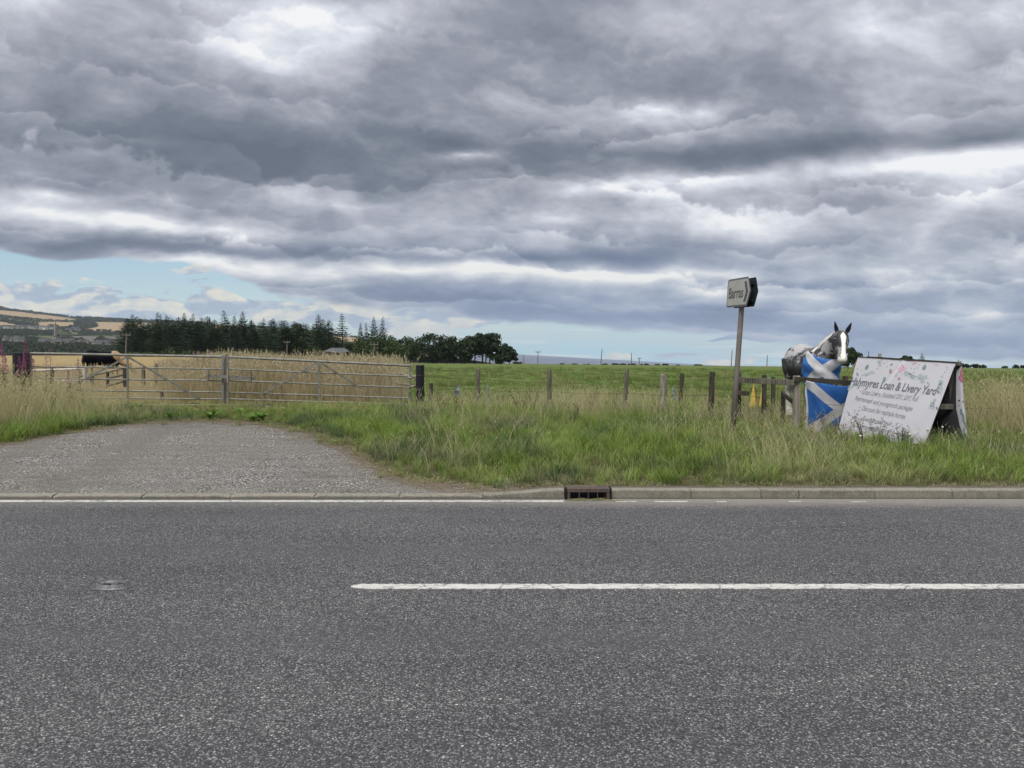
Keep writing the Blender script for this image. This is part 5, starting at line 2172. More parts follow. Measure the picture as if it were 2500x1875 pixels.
def build_fence():
    root = thing('wire_fence', 'barbed wire fence on uneven timber posts between verge and green field', 'fence', (0, 17, gz(0, 17)))
    org = Vector(root.location)
    posts = [  # px, top, width px, Y, material, lean, label
        (1052.5, 935, 9, 17.3, 'wood_dark', 0, 'short dark post beside the black gate post'),
        (1167.5, 901, 10.5, 17.2, 'wood_grey', .02, 'split grey post, first along from the gate'),
        (1342, 903, 10.5, 16.9, 'wood_grey', .01, 'grey post with a dark split, second along'),
        (1531.5, 902, 10, 16.3, 'wood_grey', .07, 'brown post leaning right, third along'),
        (1619, 914, 17, 15.9, 'wood_pale', 0, 'thick pale silvered post'),
        (1665.5, 911.5, 10, 16.6, 'wood_dark', .04, 'slim dark post behind the line'),
        (1739, 908, 14, 14.9, 'wood_dark', .03, 'thick dark post near the road sign'),
    ]
    wires = []
    for i, (px, tp, w, Y, m_, lean, lab) in enumerate(posts):
        c = at(px, tp, Y)
        z0 = gz(c.x, Y)
        H = c.z - z0
        mb = post_mesh(w / F * Y, H, 300 + i)
        o = mb.build('post', MT[m_], root, smooth=False)
        o.location = Vector((c.x - lean * H, Y, z0)) - org
        o.rotation_euler = (0, lean, R.uniform(0, 6) if False else 0)
        o['label'] = lab
        if i in (1, 2, 3, 6):
            wires.append(c)
    lines = [
        [(1037, 898, 17.5), (1167, 906, 17.12), (1342, 908.5, 16.82), (1531, 911.5, 16.22), (1619, 914, 15.8), (1739, 917, 14.8), (1803, 919.5, 14.0), (1866, 921, 13.6)],
        [(1037, 915, 17.5), (1167, 925, 17.12), (1342, 932, 16.82), (1531, 936, 16.22), (1739, 945, 14.8), (1803, 950, 14.0), (1866, 955, 13.6)],
        [(1037, 945, 17.5), (1167, 950, 17.12), (1342, 955.5, 16.82), (1531, 960, 16.22), (1739, 964, 14.8), (1803, 962, 14.0), (1940, 974, 13.2), (2080, 990, 13.1), (2400, 996, 13.6), (2600, 1000, 14)],
        [(2340, 929, 14.5), (2420, 930, 14.7), (2500, 932, 15), (2600, 934, 15)],
    ]
    for ln in lines:
        mb = MB()
        pts = []
        P = [at(*q) for q in ln]
        for a_, b_ in zip(P, P[1:]):
            for k in range(8):
                t_ = k / 8
                q = a_.lerp(b_, t_)
                q.z -= .03 * 4 * t_ * (1 - t_)
                pts.append(q - org)
        pts.append(P[-1] - org)
        mb.tube(pts, .0032, 4)
        # barbs
        for a_, b_ in zip(pts, pts[1:]):
            L = (b_ - a_).length
            n = max(1, int(L / .13))
            for k in range(n):
                q = a_.lerp(b_, (k + .5) / n)
                for s in (-1, 1):
                    d = Vector((.008, 0, .016 * s)) if k % 2 else Vector((-.008, 0, .016 * s))
                    mb.add([q - Vector((.003, 0, 0)), q + Vector((.003, 0, 0)), q + d], [(0, 1, 2)])
        mb.build('barbed_wire', MT['wire'], root)

    # small odd bits on the fence
    mb = MB()
    c = at(1188, 937, 17.3)
    z0 = gz(c.x, 17.3)
    mb.tube([(0, 0, -.2), (.02, 0, c.z - z0)], .017, 6)
    o = mb.build('thin_stake', mat('blue_grey_plastic', (.28, .35, .42), (.2, .25, .3), 8, .6), None, loc=(c.x, 17.3, z0))
    tag(o, 'thin blue-grey stake right of the first fence post', 'stake')
    for (px, py, lab) in ((1119, 934, 'pale blue rag caught in the grass between the gate post and first fence post'), (1643, 944, 'pale blue rag caught in the grass between the thick pale post and slim dark post')):
        mb = MB()
        c = at(px, py, 16.6)
        z0 = gz(c.x, 16.6)
        r2 = random.Random(px)
        H = c.z - z0
        for k in range(3):
            x0 = r2.uniform(-.04, .04)
            vs_ = []
            for j in range(6):
                z = lerp(H, H - .28, j / 5)
                vs_ += [(x0 + j * .012 * r2.uniform(-1, 1.4), r2.uniform(-.02, .02), z), (x0 + .012 + j * .012 * r2.uniform(-1, 1.4), r2.uniform(-.02, .02), z)]
            mb.add(vs_, [(2 * j, 2 * j + 1, 2 * j + 3, 2 * j + 2) for j in range(5)])
        o = mb.build('plastic_rag', mat('faded_blue_plastic', (.17, .23, .29), (.22, .27, .31), 20, .6), None, loc=(c.x, 16.6, z0))
        tag(o, lab, 'rag')

    # timber rail fence in front of the model horse
    root = thing('rail_fence', 'weathered timber post and rail fence in front of the model horse', 'fence', (at(1900, 990, 13.4).x, 13.4, gz(4.6, 13.4)))
    org = Vector(root.location)
    for i, (px, tp, w, Y, m_) in enumerate(((1803, 911, 11, 14.2, 'wood_dark'), (1866, 915, 9, 13.95, 'wood_dark'), (1888, 920, 8, 15.2, 'wood_dark'), (1945, 917.5, 13, 13.15, 'wood_pale'), (2064, 918, 10, 16.5, 'wood_dark'), (2104, 932, 12, 13.75, 'wood_grey'), (1912, 955, 8, 13.9, 'wood_dark'))):
        c = at(px, tp, Y)
        z0 = gz(c.x, Y)
        mb = post_mesh(w / F * Y, c.z - z0, 400 + i, square=True, taper=1.0, rough=.002)
        o = mb.build('post', MT[m_], root)
        o.location = Vector((c.x, Y, z0)) - org
    def rail(pa, pb, h, m_):
        pa, pb = at(*pa) - org, at(*pb) - org
        mb = MB()
        d = (pb - pa)
        M = Matrix((d.normalized(), Vector((-d.y, d.x, 0)).normalized(), d.normalized().cross(Vector((-d.y, d.x, 0)).normalized()))).transposed()
        mb.box((pa + pb) / 2, (d.length, .04, h), M, bevel=.004)
        mb.build('rail', MT[m_], root)
    rail((1797, 927.5, 14.12), (1940, 934.5, 13.08), .095, 'wood_grey')
    rail((1941, 925.5, 13.06), (2112, 937, 13.68), .085, 'wood_dark')
    rail((1797, 959, 14.12), (1828, 961, 13.95), .08, 'wood_dark')
    rail((1909, 960, 13.9), (1942, 985, 13.2), .08, 'wood_dark')

    # yellow training cones seen under the rail
    cy = mat('faded_yellow_plastic', (.52, .38, .06), (.46, .33, .07), 8, .6)
    cor = mat('shaded_side_orange', (.55, .14, .025), (.48, .12, .03), 8, .6)  # dark side of the yellow cone, its shade put into the colour as orange
    for (px, w, lab) in ((1840, 12, 'yellow cone, its shaded side coloured orange, left one of two under the rail'), (1861, 9, 'yellow cone, its shaded side coloured orange, right one of two under the rail')):
        c = at(px, 935, 17.5)
        b = at(px, 968, 17.5)
        z0 = gz(c.x, 17.5)
        t = thing('marker_cone', lab, 'cone', (c.x, 17.5, z0), 'pair of yellow marker cones')
        H = c.z - z0
        r = .5 * w / F * 17.5 * 1.0
        rb = r * H / (c.z - b.z)
        mb = MB()
        q = [(-rb, 0, 0), (rb * .35, -rb * .8, 0), (rb, 0, 0), (0, rb * .8, 0)]
        mb.add(q + [(0, 0, H)], [(0, 1, 4)])
        mb.add([q[2], q[3], q[0], (0, 0, H)], [(0, 1, 3), (1, 2, 3)])
        mb.build('cone', cy, t)
        mb = MB()
        mb.add([q[1], q[2], (0, 0, H)], [(0, 1, 2)])
        mb.build('shaded_side', cor, t)

    # inner paddock rails seen through the left gate leaf
    t = thing('paddock_fence', 'rough log and pipe paddock fence in the straw field behind the left gate', 'fence', (at(200, 960, 24).x, 24, gz(-13, 24)))
    org = Vector(t.location)
    def pole(name, a_, b_, r, m_):
        mb = MB()
        A, B = at(*a_) - org, at(*b_) - org
        mid = (A + B) / 2 + Vector((0, 0, R.uniform(-.02, .02)))
        mb.tube([A, mid, B], [r, r * 1.05, r * .95], 8)
        o = mb.build(name, MT[m_], t)
        return o
    pole('pipe_rail', (70, 905, 24), (205, 900, 22.8), .035, 'galv_pale')
    pole('pipe_rail', (70, 930, 24), (205, 928, 22.8), .028, 'galv_pale')
    pole('post', (206, 900, 22.8), (208, 950, 22.8), .05, 'galv_pale')
    pole('post', (128, 902, 23.4), (128, 960, 23.4), .045, 'wood_grey')
    pole('log_rail', (222, 917, 22.6), (304, 898, 20.5), .035, 'wood_pale')
    pole('log_rail', (262, 923, 21.5), (304, 914, 20.5), .03, 'wood_grey')
    pole('log_rail', (262, 941, 21.5), (304, 930, 20.5), .028, 'wood_grey')
    pole('post', (224, 913, 22.5), (226, 960, 22.5), .055, 'wood_grey')
    pole('post', (263, 905, 21.5), (263, 945, 21.5), .04, 'wood_dark')
    pole('post', (305, 897, 20.4), (306, 945, 20.4), .06, 'wood_dark')
    pole('post', (381, 889, 25), (381, 940, 25), .06, 'wood_grey')
    pole('post', (350, 902, 25), (350, 945, 25), .06, 'wood_grey')
    pole('post', (395, 958, 19.2), (397, 985, 19.2), .04, 'wood_dark')
    # pale log rails running back from the black gate post
    t = thing('log_rails', 'two pale crooked log rails running back from the black gate post', 'fence', (at(980, 960, 18.6).x, 18.6, gz(-2.8, 18.6)))
    org = Vector(t.location)
    def crooked(a_, b_, r):
        A, B = at(*a_) - org, at(*b_) - org
        pts = [A.lerp(B, k / 8) + Vector((0, 0, R.uniform(-.02, .02))) for k in range(9)]
        mb = MB()
        mb.tube(pts, r, 7)
        mb.build('log_rail', MT['wood_pale'], t)
    crooked((950, 908, 20.5), (1020, 923, 17.7), .03)
    crooked((962, 932, 20.0), (1018, 945, 17.7), .03)
    crooked((995, 922, 18), (1022, 918, 17.6), .022)
    crooked((996, 947, 18), (1022, 940, 17.6), .022)
    A = at(954, 893, 20.6) - org
    mb = MB()
    mb.tube([(A.x, A.y, -.3), (A.x + .03, A.y, A.z)], .06, 8)
    mb.build('post', MT['wood_grey'], t)


build_fence()


# ------------------------------------------------------------------ lettering
def text_mesh(s, height, shear=0.0, xs=1.0, bold=0.0, align='LEFT', space=1.0):
    cu = bpy.data.curves.new('lettering', 'FONT')
    cu.body = s
    cu.size = 1.0
    cu.shear = shear
    cu.offset = bold
    cu.align_x = align
    cu.space_character = space
    cu.resolution_u = 6
    o = bpy.data.objects.new('lettering', cu)
    COL.objects.link(o)
    dg = bpy.context.evaluated_depsgraph_get()
    me = bpy.data.meshes.new_from_object(o.evaluated_get(dg))
    bpy.data.objects.remove(o)
    vs_ = [Vector((v.co.x * xs * height, v.co.y * height, 0)) for v in me.vertices]
    fs_ = [tuple(p.vertices) for p in me.polygons]
    return vs_, fs_


# ------------------------------------------------------------------ road sign
def build_sign():
    Y = 12.5
    base = gpt(1787, 1076)
    top = at(1811, 745, base.y)
    t = thing('road_sign', 'white Barras finger sign with a grey chevron on a leaning grey post', 'road sign', tuple(base))
    org = Vector(base)
    pm = mat('weathered_grey_post', (.215, .185, .165), (.17, .15, .135), 3, .6, .1, spots=(5, .6, .75, (.26, .24, .21)))
    mb = MB()
    ax = (top - org)
    mb.tube([ax * -.08, ax * .5, ax * 1.0, ax * 1.13], .041, 20)
    mb.build('post', pm, t, smooth=True)
    psi = radians(78)
    e = Vector((cos(psi), -sin(psi), 0.0))
    upv = Vector((.056, 0, 1)).normalized()
    e = (e - upv * e.dot(upv)).normalized()
    n = e.cross(upv).normalized()
    if n.y > 0:
        n = -n
    # face plane: solve so that its left and right ends meet the photograph
    Hs = .45
    cpos = at(1812, 714.5, base.y - .02) - org
    L = .74
    gm = mat('grey_sign_border', (.16, .165, .17), (.12, .125, .13), 6, .6)
    wm = mat('sign_white_face', (.42, .42, .39), (.37, .37, .34), 4, .5, spots=(3, .6, .8, (.42, .42, .38)))
    dm = mat('sign_dark_back', (.012, .02, .024), (.02, .03, .034), 4, .6)

    def plate(off, front_m, scale=1.0, th=.004, name='sign_plate', inset=0.0, pts=None):
        c = cpos + n * off
        h = Hs / 2 - inset
        x0, x1, x2 = -L / 2 + inset, L / 2 - .10 - inset * .5, L / 2 - inset * 1.0
        outline = []
        r = .045 - inset
        for k in range(5):
            a_ = pi + k * pi / 8
            outline.append((x0 + r + cos(a_) * r, -h + r + sin(a_) * r))
        outline.append((x1, -h))
        outline.append((x1 + .02, -h + .03))
        outline.append((x2, 0))
        outline.append((x1 + .02, h - .03))
        outline.append((x1, h))
        for k in range(5):
            a_ = pi / 2 + k * pi / 8
            outline.append((x0 + r + cos(a_) * r, h - r + sin(a_) * r))
        N = len(outline)
        f = [c + e * u + upv * v_ + n * th / 2 for u, v_ in outline]
        b = [c + e * u + upv * v_ - n * th / 2 for u, v_ in outline]
        mb = MB()
        mb.add(f + b, [tuple(range(N)), tuple(range(2 * N - 1, N - 1, -1))] + [(i, i + N, (i + 1) % N + N, (i + 1) % N) for i in range(N)])
        return mb.build(name, front_m, t)
    fp = plate(.060, gm, th=.005)
    fp.name = 'front_plate'
    face = plate(.0645, wm, th=.003, name='white_face', inset=.028)
    bp = plate(-.065, dm, th=.005)
    bp.name = 'back_plate'
    # stiffening channels on the hidden sides, running along the plates
    for off in (.047, -.052):
        for dz in (-.13, .13):
            mb = MB()
            a_ = cpos + n * off + upv * dz
            M = Matrix((e, n, upv)).transposed()
            mb.box(a_ - e * .05, (L * .82, .022, .03), M)
            mb.build('channel', gm if off > 0 else dm, t)
    mb = MB()
    M = Matrix((e, n, upv)).transposed()
    mb.box(cpos - upv * (Hs / 2 - .012) + n * -.005 - e * .03, (.12, .12, .02), M)
    mb.build('clamp', gm, t)
    # lettering
    tm = mat('sign_lettering_grey', (.10, .105, .11), (.085, .09, .095), 6, .6)
    vs_, fs_ = text_mesh('Barras', .235, xs=.92, bold=.018)
    w = max(v.x for v in vs_)
    k = (L * .635) / w
    mb = MB()
    c = cpos + n * .0675
    mb.add([c + e * (-L / 2 + .058 + v.x * k) + upv * (v.y - .082) for v in vs_], fs_)
    mb.build('lettering', tm, t)
    mb = MB()
    x0 = L / 2 - .20
    q = [(x0, .158), (x0 + .07, .158), (x0 + .135, 0), (x0 + .07, -.158), (x0, -.158), (x0 + .065, 0)]
    mb.add([c + e * u + upv * v_ for u, v_ in q], [(0, 5, 2, 1), (5, 4, 3, 2)])
    mb.build('chevron', tm, t)


build_sign()


# ------------------------------------------------------------------ banner on a timber A-frame
def build_banner():
    C = {'TL': at(2094, 872, 13.55), 'TR': at(2333, 887, 12.35), 'BR': at(2258, 1085, 11.62), 'BL': at(2041, 1068, 12.75)}
    org = Vector(((C['TL'].x + C['BR'].x) / 2, 12.4, gz(6, 12.4)))
    t = thing('banner_board', 'white livery yard banner with flowers, stretched over a dark timber A-frame in the grass', 'banner', tuple(org))
    for k in C:
        C[k] = C[k] - org
    nrm = (C['TR'] - C['TL']).cross(C['BL'] - C['TL']).normalized()
    if nrm.y > 0:
        nrm = -nrm

    def S(u, v, off=0.0):
        a_ = C['TL'].lerp(C['TR'], u)
        b_ = C['BL'].lerp(C['BR'], u)
        wr = .006 * mnoise.noise(Vector((u * 5 + v * 2, v * 2.5, 1))) + .004 * sin(u * 9 + v * 14) * (1 - abs(2 * u - 1))
        wr += .010 * exp(-((u - .42 - (v - .2) * -.35) / .018) ** 2) * (1 - v) - .012 * exp(-((v - .02) / .02) ** 2)
        return a_.lerp(b_, v) + nrm * (wr + off)
    NU, NV = 90, 64
    bm_, g, bs = new_mat('white_banner_vinyl')
    tc = g.node('ShaderNodeTexCoord')
    P = tc.outputs['Object']
    col = g.mix(g.noise(P, 2.2, 4, .6), (.33, .33, .36), (.28, .28, .31))
    col = g.mix(g.smooth(g.noise(P, 7, 4, .65), .6, .8, 0, .35), col, (.5, .49, .46))
    g.l.new(col, bs.inputs['Base Color'])
    bs.inputs['Roughness'].default_value = .5
    mb = MB()
    for j in range(NV + 1):
        for i in range(NU + 1):
            mb.v.append(tuple(S(i / NU, j / NV)))
    for j in range(NV):
        for i in range(NU):
            a_ = j * (NU + 1) + i
            mb.f.append((a_, a_ + 1, a_ + NU + 2, a_ + NU + 1))
    mb.mi = [0] * len(mb.f)
    mb.build('banner_sheet', bm_, t, smooth=True)
    # boards behind
    def slab(name, q, th, m_, par=t):
        mb = MB()
        n = len(q)
        nn = (q[1] - q[0]).cross(q[2] - q[0]).normalized()
        mb.add(list(q) + [v + nn * th for v in q], [tuple(range(n))[::-1], tuple(range(n, 2 * n))] + [(i, (i + 1) % n, (i + 1) % n + n, i + n) for i in range(n)])
        return mb.build(name, m_, par)
    blk = mat('black_painted_plywood', (.008, .008, .010), (.014, .014, .016), 4, .8)
    back = -.035
    slab('front_board', [S(.01, .01) + nrm * back, S(.99, .01) + nrm * back, S(.995, .99) + nrm * back, S(.01, .99) + nrm * back], .012 if True else 0, blk)
    # rear panel, seen end on
    TR2 = at(2347, 884, 12.42) - org
    BR2 = at(2366, 1086, 11.95) - org
    TR1 = at(2336, 884, 12.46) - org
    BR1 = at(2342, 1078, 12.10) - org
    along = (C['TL'] - C['TR'])
    bl = along * .96
    rear_far_top = TR2 + bl
    rear_far_bot = BR2 + Vector((along.x, along.y, 0)) * .96 + Vector((.25, .2, 0))
    slab('rear_board', [TR2 + Vector((-.02, .02, 0)), rear_far_top, rear_far_bot, BR2 + Vector((-.02, .02, 0))], .012, blk)
    # wrapped edge of the rear banner
    NVr = 30
    mb = MB()
    uvp = []
    for j in range(NVr + 1):
        v = j / NVr
        a_ = TR1.lerp(BR1, v)
        b_ = TR2.lerp(BR2, v)
        bulge = .03 * sin(v * pi) - .02 * exp(-((v - .05) / .05) ** 2)
        for i in range(7):
            u = i / 6
            q = a_.lerp(b_, u)
            q.x += -bulge * (1 - u) + .006 * mnoise.noise(Vector((u * 3, v * 9, 4)))
            q.y += -.035 * sin(u * pi) + (.05 if u > .95 else 0)
            mb.v.append(tuple(q))
    for j in range(NVr):
        for i in range(6):
            a_ = j * 7 + i
            mb.f.append((a_, a_ + 1, a_ + 8, a_ + 7))
    mb.mi = [0] * len(mb.f)
    mb.build('rear_banner_edge', bm_, t, smooth=True)

    # timber frame inside: rail and leg
    def timber(name, a_, b_, w, d, m_='wood_grey'):
        A, B = at(*a_) - org, at(*b_) - org
        mb = MB()
        dd = (B - A)
        z = dd.normalized()
        y = Vector((0, 1, 0))
        x = y.cross(z).normalized()
        y = z.cross(x)
        mb.box((A + B) / 2, (w, d, dd.length), Matrix((x, y, z)).transposed(), bevel=.003)
        mb.build(name, MT[m_], t)
    timber('leg', (2318, 892, 12.5), (2330, 1085, 12.25), .09, .07, 'wood_dark')
    timber('cross_rail', (2270, 992, 12.1), (2325, 993, 12.3), .085, .05, 'wood_grey')
    timber('ridge_rail', (2333, 889, 12.38), (2346, 889, 12.40), .05, .05, 'wood_grey')
    timber('leg', (2300, 960, 12.5), (2318, 1085, 12.6), .07, .05, 'wood_dark')
    # cord round the top
    mb = MB()
    mb.tube([S(0, 0, .004) + Vector((0, 0, .006)), S(.5, 0, .004) + Vector((0, 0, .004)), S(1, 0, .004) + Vector((0, 0, .006)), TR2 + Vector((0, 0, .01))], .006, 6)
    mb.build('edge_cord', MT['wire'], t)

    # --- print: flat marks lying on the sheet
    def put(mb, pts, fs_, off=.004):
        mb.add([S(u, v, off) for u, v in pts], fs_)

    def photo_uv(px, py):
        """sheet coordinates of a photograph pixel"""
        tl, tr, br, bl_ = (2094, 872), (2333, 887), (2258, 1085), (2041, 1068)
        u, v = .5, .5
        for _ in range(30):
            x = lerp(lerp(tl[0], tr[0], u), lerp(bl_[0], br[0], u), v)
            y = lerp(lerp(tl[1], tr[1], u), lerp(bl_[1], br[1], u), v)
            du = ((tr[0] - tl[0]) * (1 - v) + (br[0] - bl_[0]) * v, (tr[1] - tl[1]) * (1 - v) + (br[1] - bl_[1]) * v)
            dv = ((bl_[0] - tl[0]) * (1 - u) + (br[0] - tr[0]) * u, (bl_[1] - tl[1]) * (1 - u) + (br[1] - tr[1]) * u)
            det = du[0] * dv[1] - du[1] * dv[0]
            ex, ey = px - x, py - y
            u += (ex * dv[1] - ey * dv[0]) / det
            v += (du[0] * ey - du[1] * ex) / det
        return u, v
    ink = mat('banner_grey_ink', (.065, .075, .095), (.09, .10, .12), 9, .6, coord='Object')
    ink2 = mat('banner_light_ink', (.12, .13, .15), (.17, .18, .205), 12, .6)

    WM = (C['TR'] - C['TL']).length
    HM = ((C['BL'] - C['TL']).length + (C['BR'] - C['TR']).length) / 2

    def line(s, p0, p1, hpx, shear, bold, m_, name='lettering'):
        """text running from photograph pixel p0 to p1 along its baseline"""
        vs_, fs_ = text_mesh(s, 1.0, shear=shear, bold=bold)
        x0 = min(v.x for v in vs_)
        x1 = max(v.x for v in vs_)
        ua, va = photo_uv(*p0)
        ub, vb = photo_uv(*p1)
        ha, hb = photo_uv(p0[0] + hpx * .25, p0[1] - hpx), None
        dv = va - ha[1]
        mb = MB()
        pts = []
        for q in vs_:
            f = (q.x - x0) / (x1 - x0)
            pts.append((lerp(ua, ub, f), lerp(va, vb, f) - q.y / .73 * dv))
        put(mb, pts, fs_, .0045)
        return mb.build(name, m_, t)
    line('Halymyres Loan & Livery Yard', (2074, 942), (2285, 968), 21, .18, .020, ink)
    line('\u2022 Grass Livery, Assisted DIY, DIY, Full', (2100, 964.5), (2243, 984), 12.5, .32, .004, ink2)
    line('Retirement and youngstock packages', (2088, 980.5), (2230, 1007), 12, .32, .004, ink2)
    line('\u2022  Discount for multiple horses', (2098, 1003), (2213, 1026), 12, .32, .004, ink2)
    line('www.halymyres.co.uk', (2103, 1029), (2181, 1041), 10, .32, .004, ink2)
    line('halymyres@hotmail.co.uk', (2094, 1045), (2205, 1063), 10, .32, .004, ink2)
    # flowers and leaves
    lf1 = mat('print_grey_green', (.17, .215, .22), (.25, .29, .29), 20, .6)
    lf2 = mat('print_teal', (.08, .125, .13), (.13, .18, .185), 20, .6)
    pk = mat('print_pink', (.36, .20, .26), (.38, .29, .33), 24, .6)
    pk2 = mat('print_magenta', (.24, .045, .11), (.32, .10, .19), 24, .6)
    brn = mat('print_brown', (.2, .12, .11), (.25, .19, .18), 24, .6)
    rr = random.Random(8)

    def leaf(mb, px, py, L, ang, w, surf=None):
        pts = []
        for (a_, b_) in ((0, 0), (.3, w), (.65, w * .85), (1, 0), (.65, -w * .8), (.3, -w * .9)):
            x = cos(ang) * L * a_ - sin(ang) * b_ * L
            y = sin(ang) * L * a_ + cos(ang) * b_ * L
            pts.append((px + x, py + y))
        return pts
    groups = {0: (MB(), lf1), 1: (MB(), lf2), 2: (MB(), pk), 3: (MB(), pk2), 4: (MB(), brn)}

    def stamp(k, pts):
        mb = groups[k][0]
        put(mb, [photo_uv(*p) for p in pts], [tuple(range(len(pts)))], .0035 + .0003 * k)

    def disc(k, px, py, r, ry=None, n=8, jag=.25):
        ry = ry or r
        stamp(k, [(px + cos(2 * pi * i / n) * r * rr.uniform(1 - jag, 1 + jag), py + sin(2 * pi * i / n) * ry * rr.uniform(1 - jag, 1 + jag)) for i in range(n)])

    def sprig(px, py, ang, n, step, L, k=0):
        x, y = px, py
        for i in range(n):
            for s in (-1, 1):
                stamp(k if rr.random() < .8 else 1 - k, leaf(None, x, y, L * rr.uniform(.8, 1.1), ang + s * .75, .2))
            x += cos(ang) * step
            y += sin(ang) * step
    # large dark leaves
    for (px, py, L, an, k) in ((2114, 905, 17, -1.0, 1), (2257, 906, 18, -1.1, 1), (2150, 898, 12, -1.2, 0), (2110, 915, 9, 2.3, 0), (2178, 894, 10, -.7, 1), (2231, 889, 8, .2, 0),
                               (2096, 921, 12, -2.0, 1), (2088, 932, 9, -.9, 0), (2160, 922, 9, .6, 0), (2190, 923, 12, -1.1, 0), (2266, 934, 12, 1.0, 0), (2292, 945, 14, -.9, 1), (2300, 925, 10, -1.3, 0),
                               (2068, 955, 14, -.7, 0), (2075, 948, 10, -.4, 0), (2160, 936, 15, -1.1, 1), (2291, 955, 10, 1.6, 1), (2284, 975, 14, 1.9, 0), (2280, 985, 12, 2.1, 0), (2285, 995, 12, 1.2, 1)):
        stamp(k, leaf(None, px, py, L, an, .24))
    sprig(2112, 918, -.35, 6, 4.5, 7)
    sprig(2212, 912, .45, 6, 5, 9)
    sprig(2148, 880, 1.2, 4, 4, 6)
    sprig(2243, 925, -.1, 5, 5, 8)
    sprig(2299, 930, 1.75, 6, 6, 9)
    sprig(2278, 985, 1.8, 3, 6, 9)
    sprig(2078, 950, -.8, 3, 5, 7)
    sprig(2250, 915, 1.3, 5, 5, 8)
    # pink flowers
    for (px, py, r) in ((2207, 897, 8), (2212, 901, 6), (2203, 905, 7), (2239, 884, 4.5), (2288, 889, 4), (2233, 888, 4)):
        for q in range(6):
            disc(2, px + rr.uniform(-.5, .5) * r, py + rr.uniform(-.5, .5) * r, r * .45, n=7)
    for (px, py) in ((2211, 898), (2208, 893), (2240, 886)):
        disc(3, px, py, 2.0)
    disc(4, 2179, 908, 4.5, 5.5)
    disc(4, 2200, 928, 3.5)
    for (px, py) in ((2155, 880), (2159, 884), (2152, 890), (2163, 888), (2148, 885), (2170, 883), (2230, 901), (2238, 903), (2245, 900), (2226, 914), (2236, 911), (2249, 892), (2292, 891), (2313, 903), (2313, 897), (2307, 910), (2093, 902), (2104, 906), (2170, 897), (2216, 909), (2145, 901), (2156, 876), (2262, 888)):
        disc(1, px, py, 1.4, n=6)
    for k, (mb, m_) in groups.items():
        mb.build(['leaf_print', 'dark_leaf_print', 'pink_flower_print', 'magenta_flower_print', 'bud_print'][k], m_, t)

    # flower and leaves printed on the wrapped edge
    def E(u, v, off=.004):
        a_ = TR1.lerp(BR1, v)
        b_ = TR2.lerp(BR2, v)
        bulge = .03 * sin(v * pi) - .02 * exp(-((v - .05) / .05) ** 2)
        q = a_.lerp(b_, u)
        q.x += -bulge * (1 - u) + .006 * mnoise.noise(Vector((u * 3, v * 9, 4)))
        q.y += -.035 * sin(u * pi) - off * 2.2
        return q
    for (nm, m_, shapes) in (('magenta_flower_print', pk2, [(.6, .14, .26, .045), (.45, .2, .25, .04), (.7, .22, .22, .035), (.55, .09, .15, .02)]),
                             ('dark_leaf_print', lf2, [(.35, .62, .12, .05), (.5, .70, .14, .06), (.65, .78, .14, .05), (.3, .03, .2, .02), (.7, .03, .2, .02), (.45, .86, .1, .05)]),
                             ('bud_print', MT['black_wrap'], [(.2, .485, .08, .012), (.62, .49, .08, .012), (.15, .55, .05, .01)])):
        mb = MB()
        for (u, v, ru, rv) in shapes:
            n = 9
            pts = [(min(.93, max(.04, u + cos(2 * pi * i / n) * ru * rr.uniform(.75, 1.2))), v + sin(2 * pi * i / n) * rv * rr.uniform(.75, 1.2)) for i in range(n)]
            mb.add([E(a_, b_) for a_, b_ in pts], [tuple(range(n))])
        mb.build(nm, m_, t)


build_banner()


# ------------------------------------------------------------------ saltire flag on the rail
def saltire_mat(name, flip=False):
    m, g, bs = new_mat(name)
    at_u, at_v = attr(g, 'fu'), attr(g, 'fv')
    # distance from either diagonal, flag 1.5 x 0.9
    u = g.m('MULTIPLY', g.m('SUBTRACT', at_u, .5), 1.5)
    v = g.m('MULTIPLY', g.m('SUBTRACT', at_v, .5), .9)
    s = 1 / sqrt(1.5 ** 2 + .9 ** 2)
    d1 = g.m('ABSOLUTE', g.m('SUBTRACT', g.m('MULTIPLY', u, .9 * s), g.m('MULTIPLY', v, 1.5 * s)))
    d2 = g.m('ABSOLUTE', g.m('ADD', g.m('MULTIPLY', u, .9 * s), g.m('MULTIPLY', v, 1.5 * s)))
    d = g.m('MINIMUM', d1, d2)
    k = g.smooth(d, .082, .088, 1.0, 0.0)
    hem = g.m('MAXIMUM', g.smooth(at_u, .028, .022, 0.0, 1.0), 0.0)
    k = g.m('MAXIMUM', k, hem)
    tc = g.node('ShaderNodeTexCoord')
    n = g.noise(tc.outputs['Object'], 9, 4, .6)
    blue = g.mix(n, (.018, .11, .38), (.03, .15, .46))
    col = g.mix(k, blue, g.mix(n, (.62, .62, .64), (.5, .5, .53)))
    g.l.new(col, bs.inputs['Base Color'])
    bs.inputs['Roughness'].default_value = .7
    tr = g.node('ShaderNodeBsdfTranslucent')
    g.l.new(col, tr.inputs[0])
    mx = g.node('ShaderNodeMixShader')
    mx.inputs[0].default_value = .2
    g.l.new(bs.outputs[0], mx.inputs[1])
    g.l.new(tr.outputs[0], mx.inputs[2])
    g.l.new(mx.outputs[0], m.node_tree.nodes['Material Output'].inputs[0])
    return m


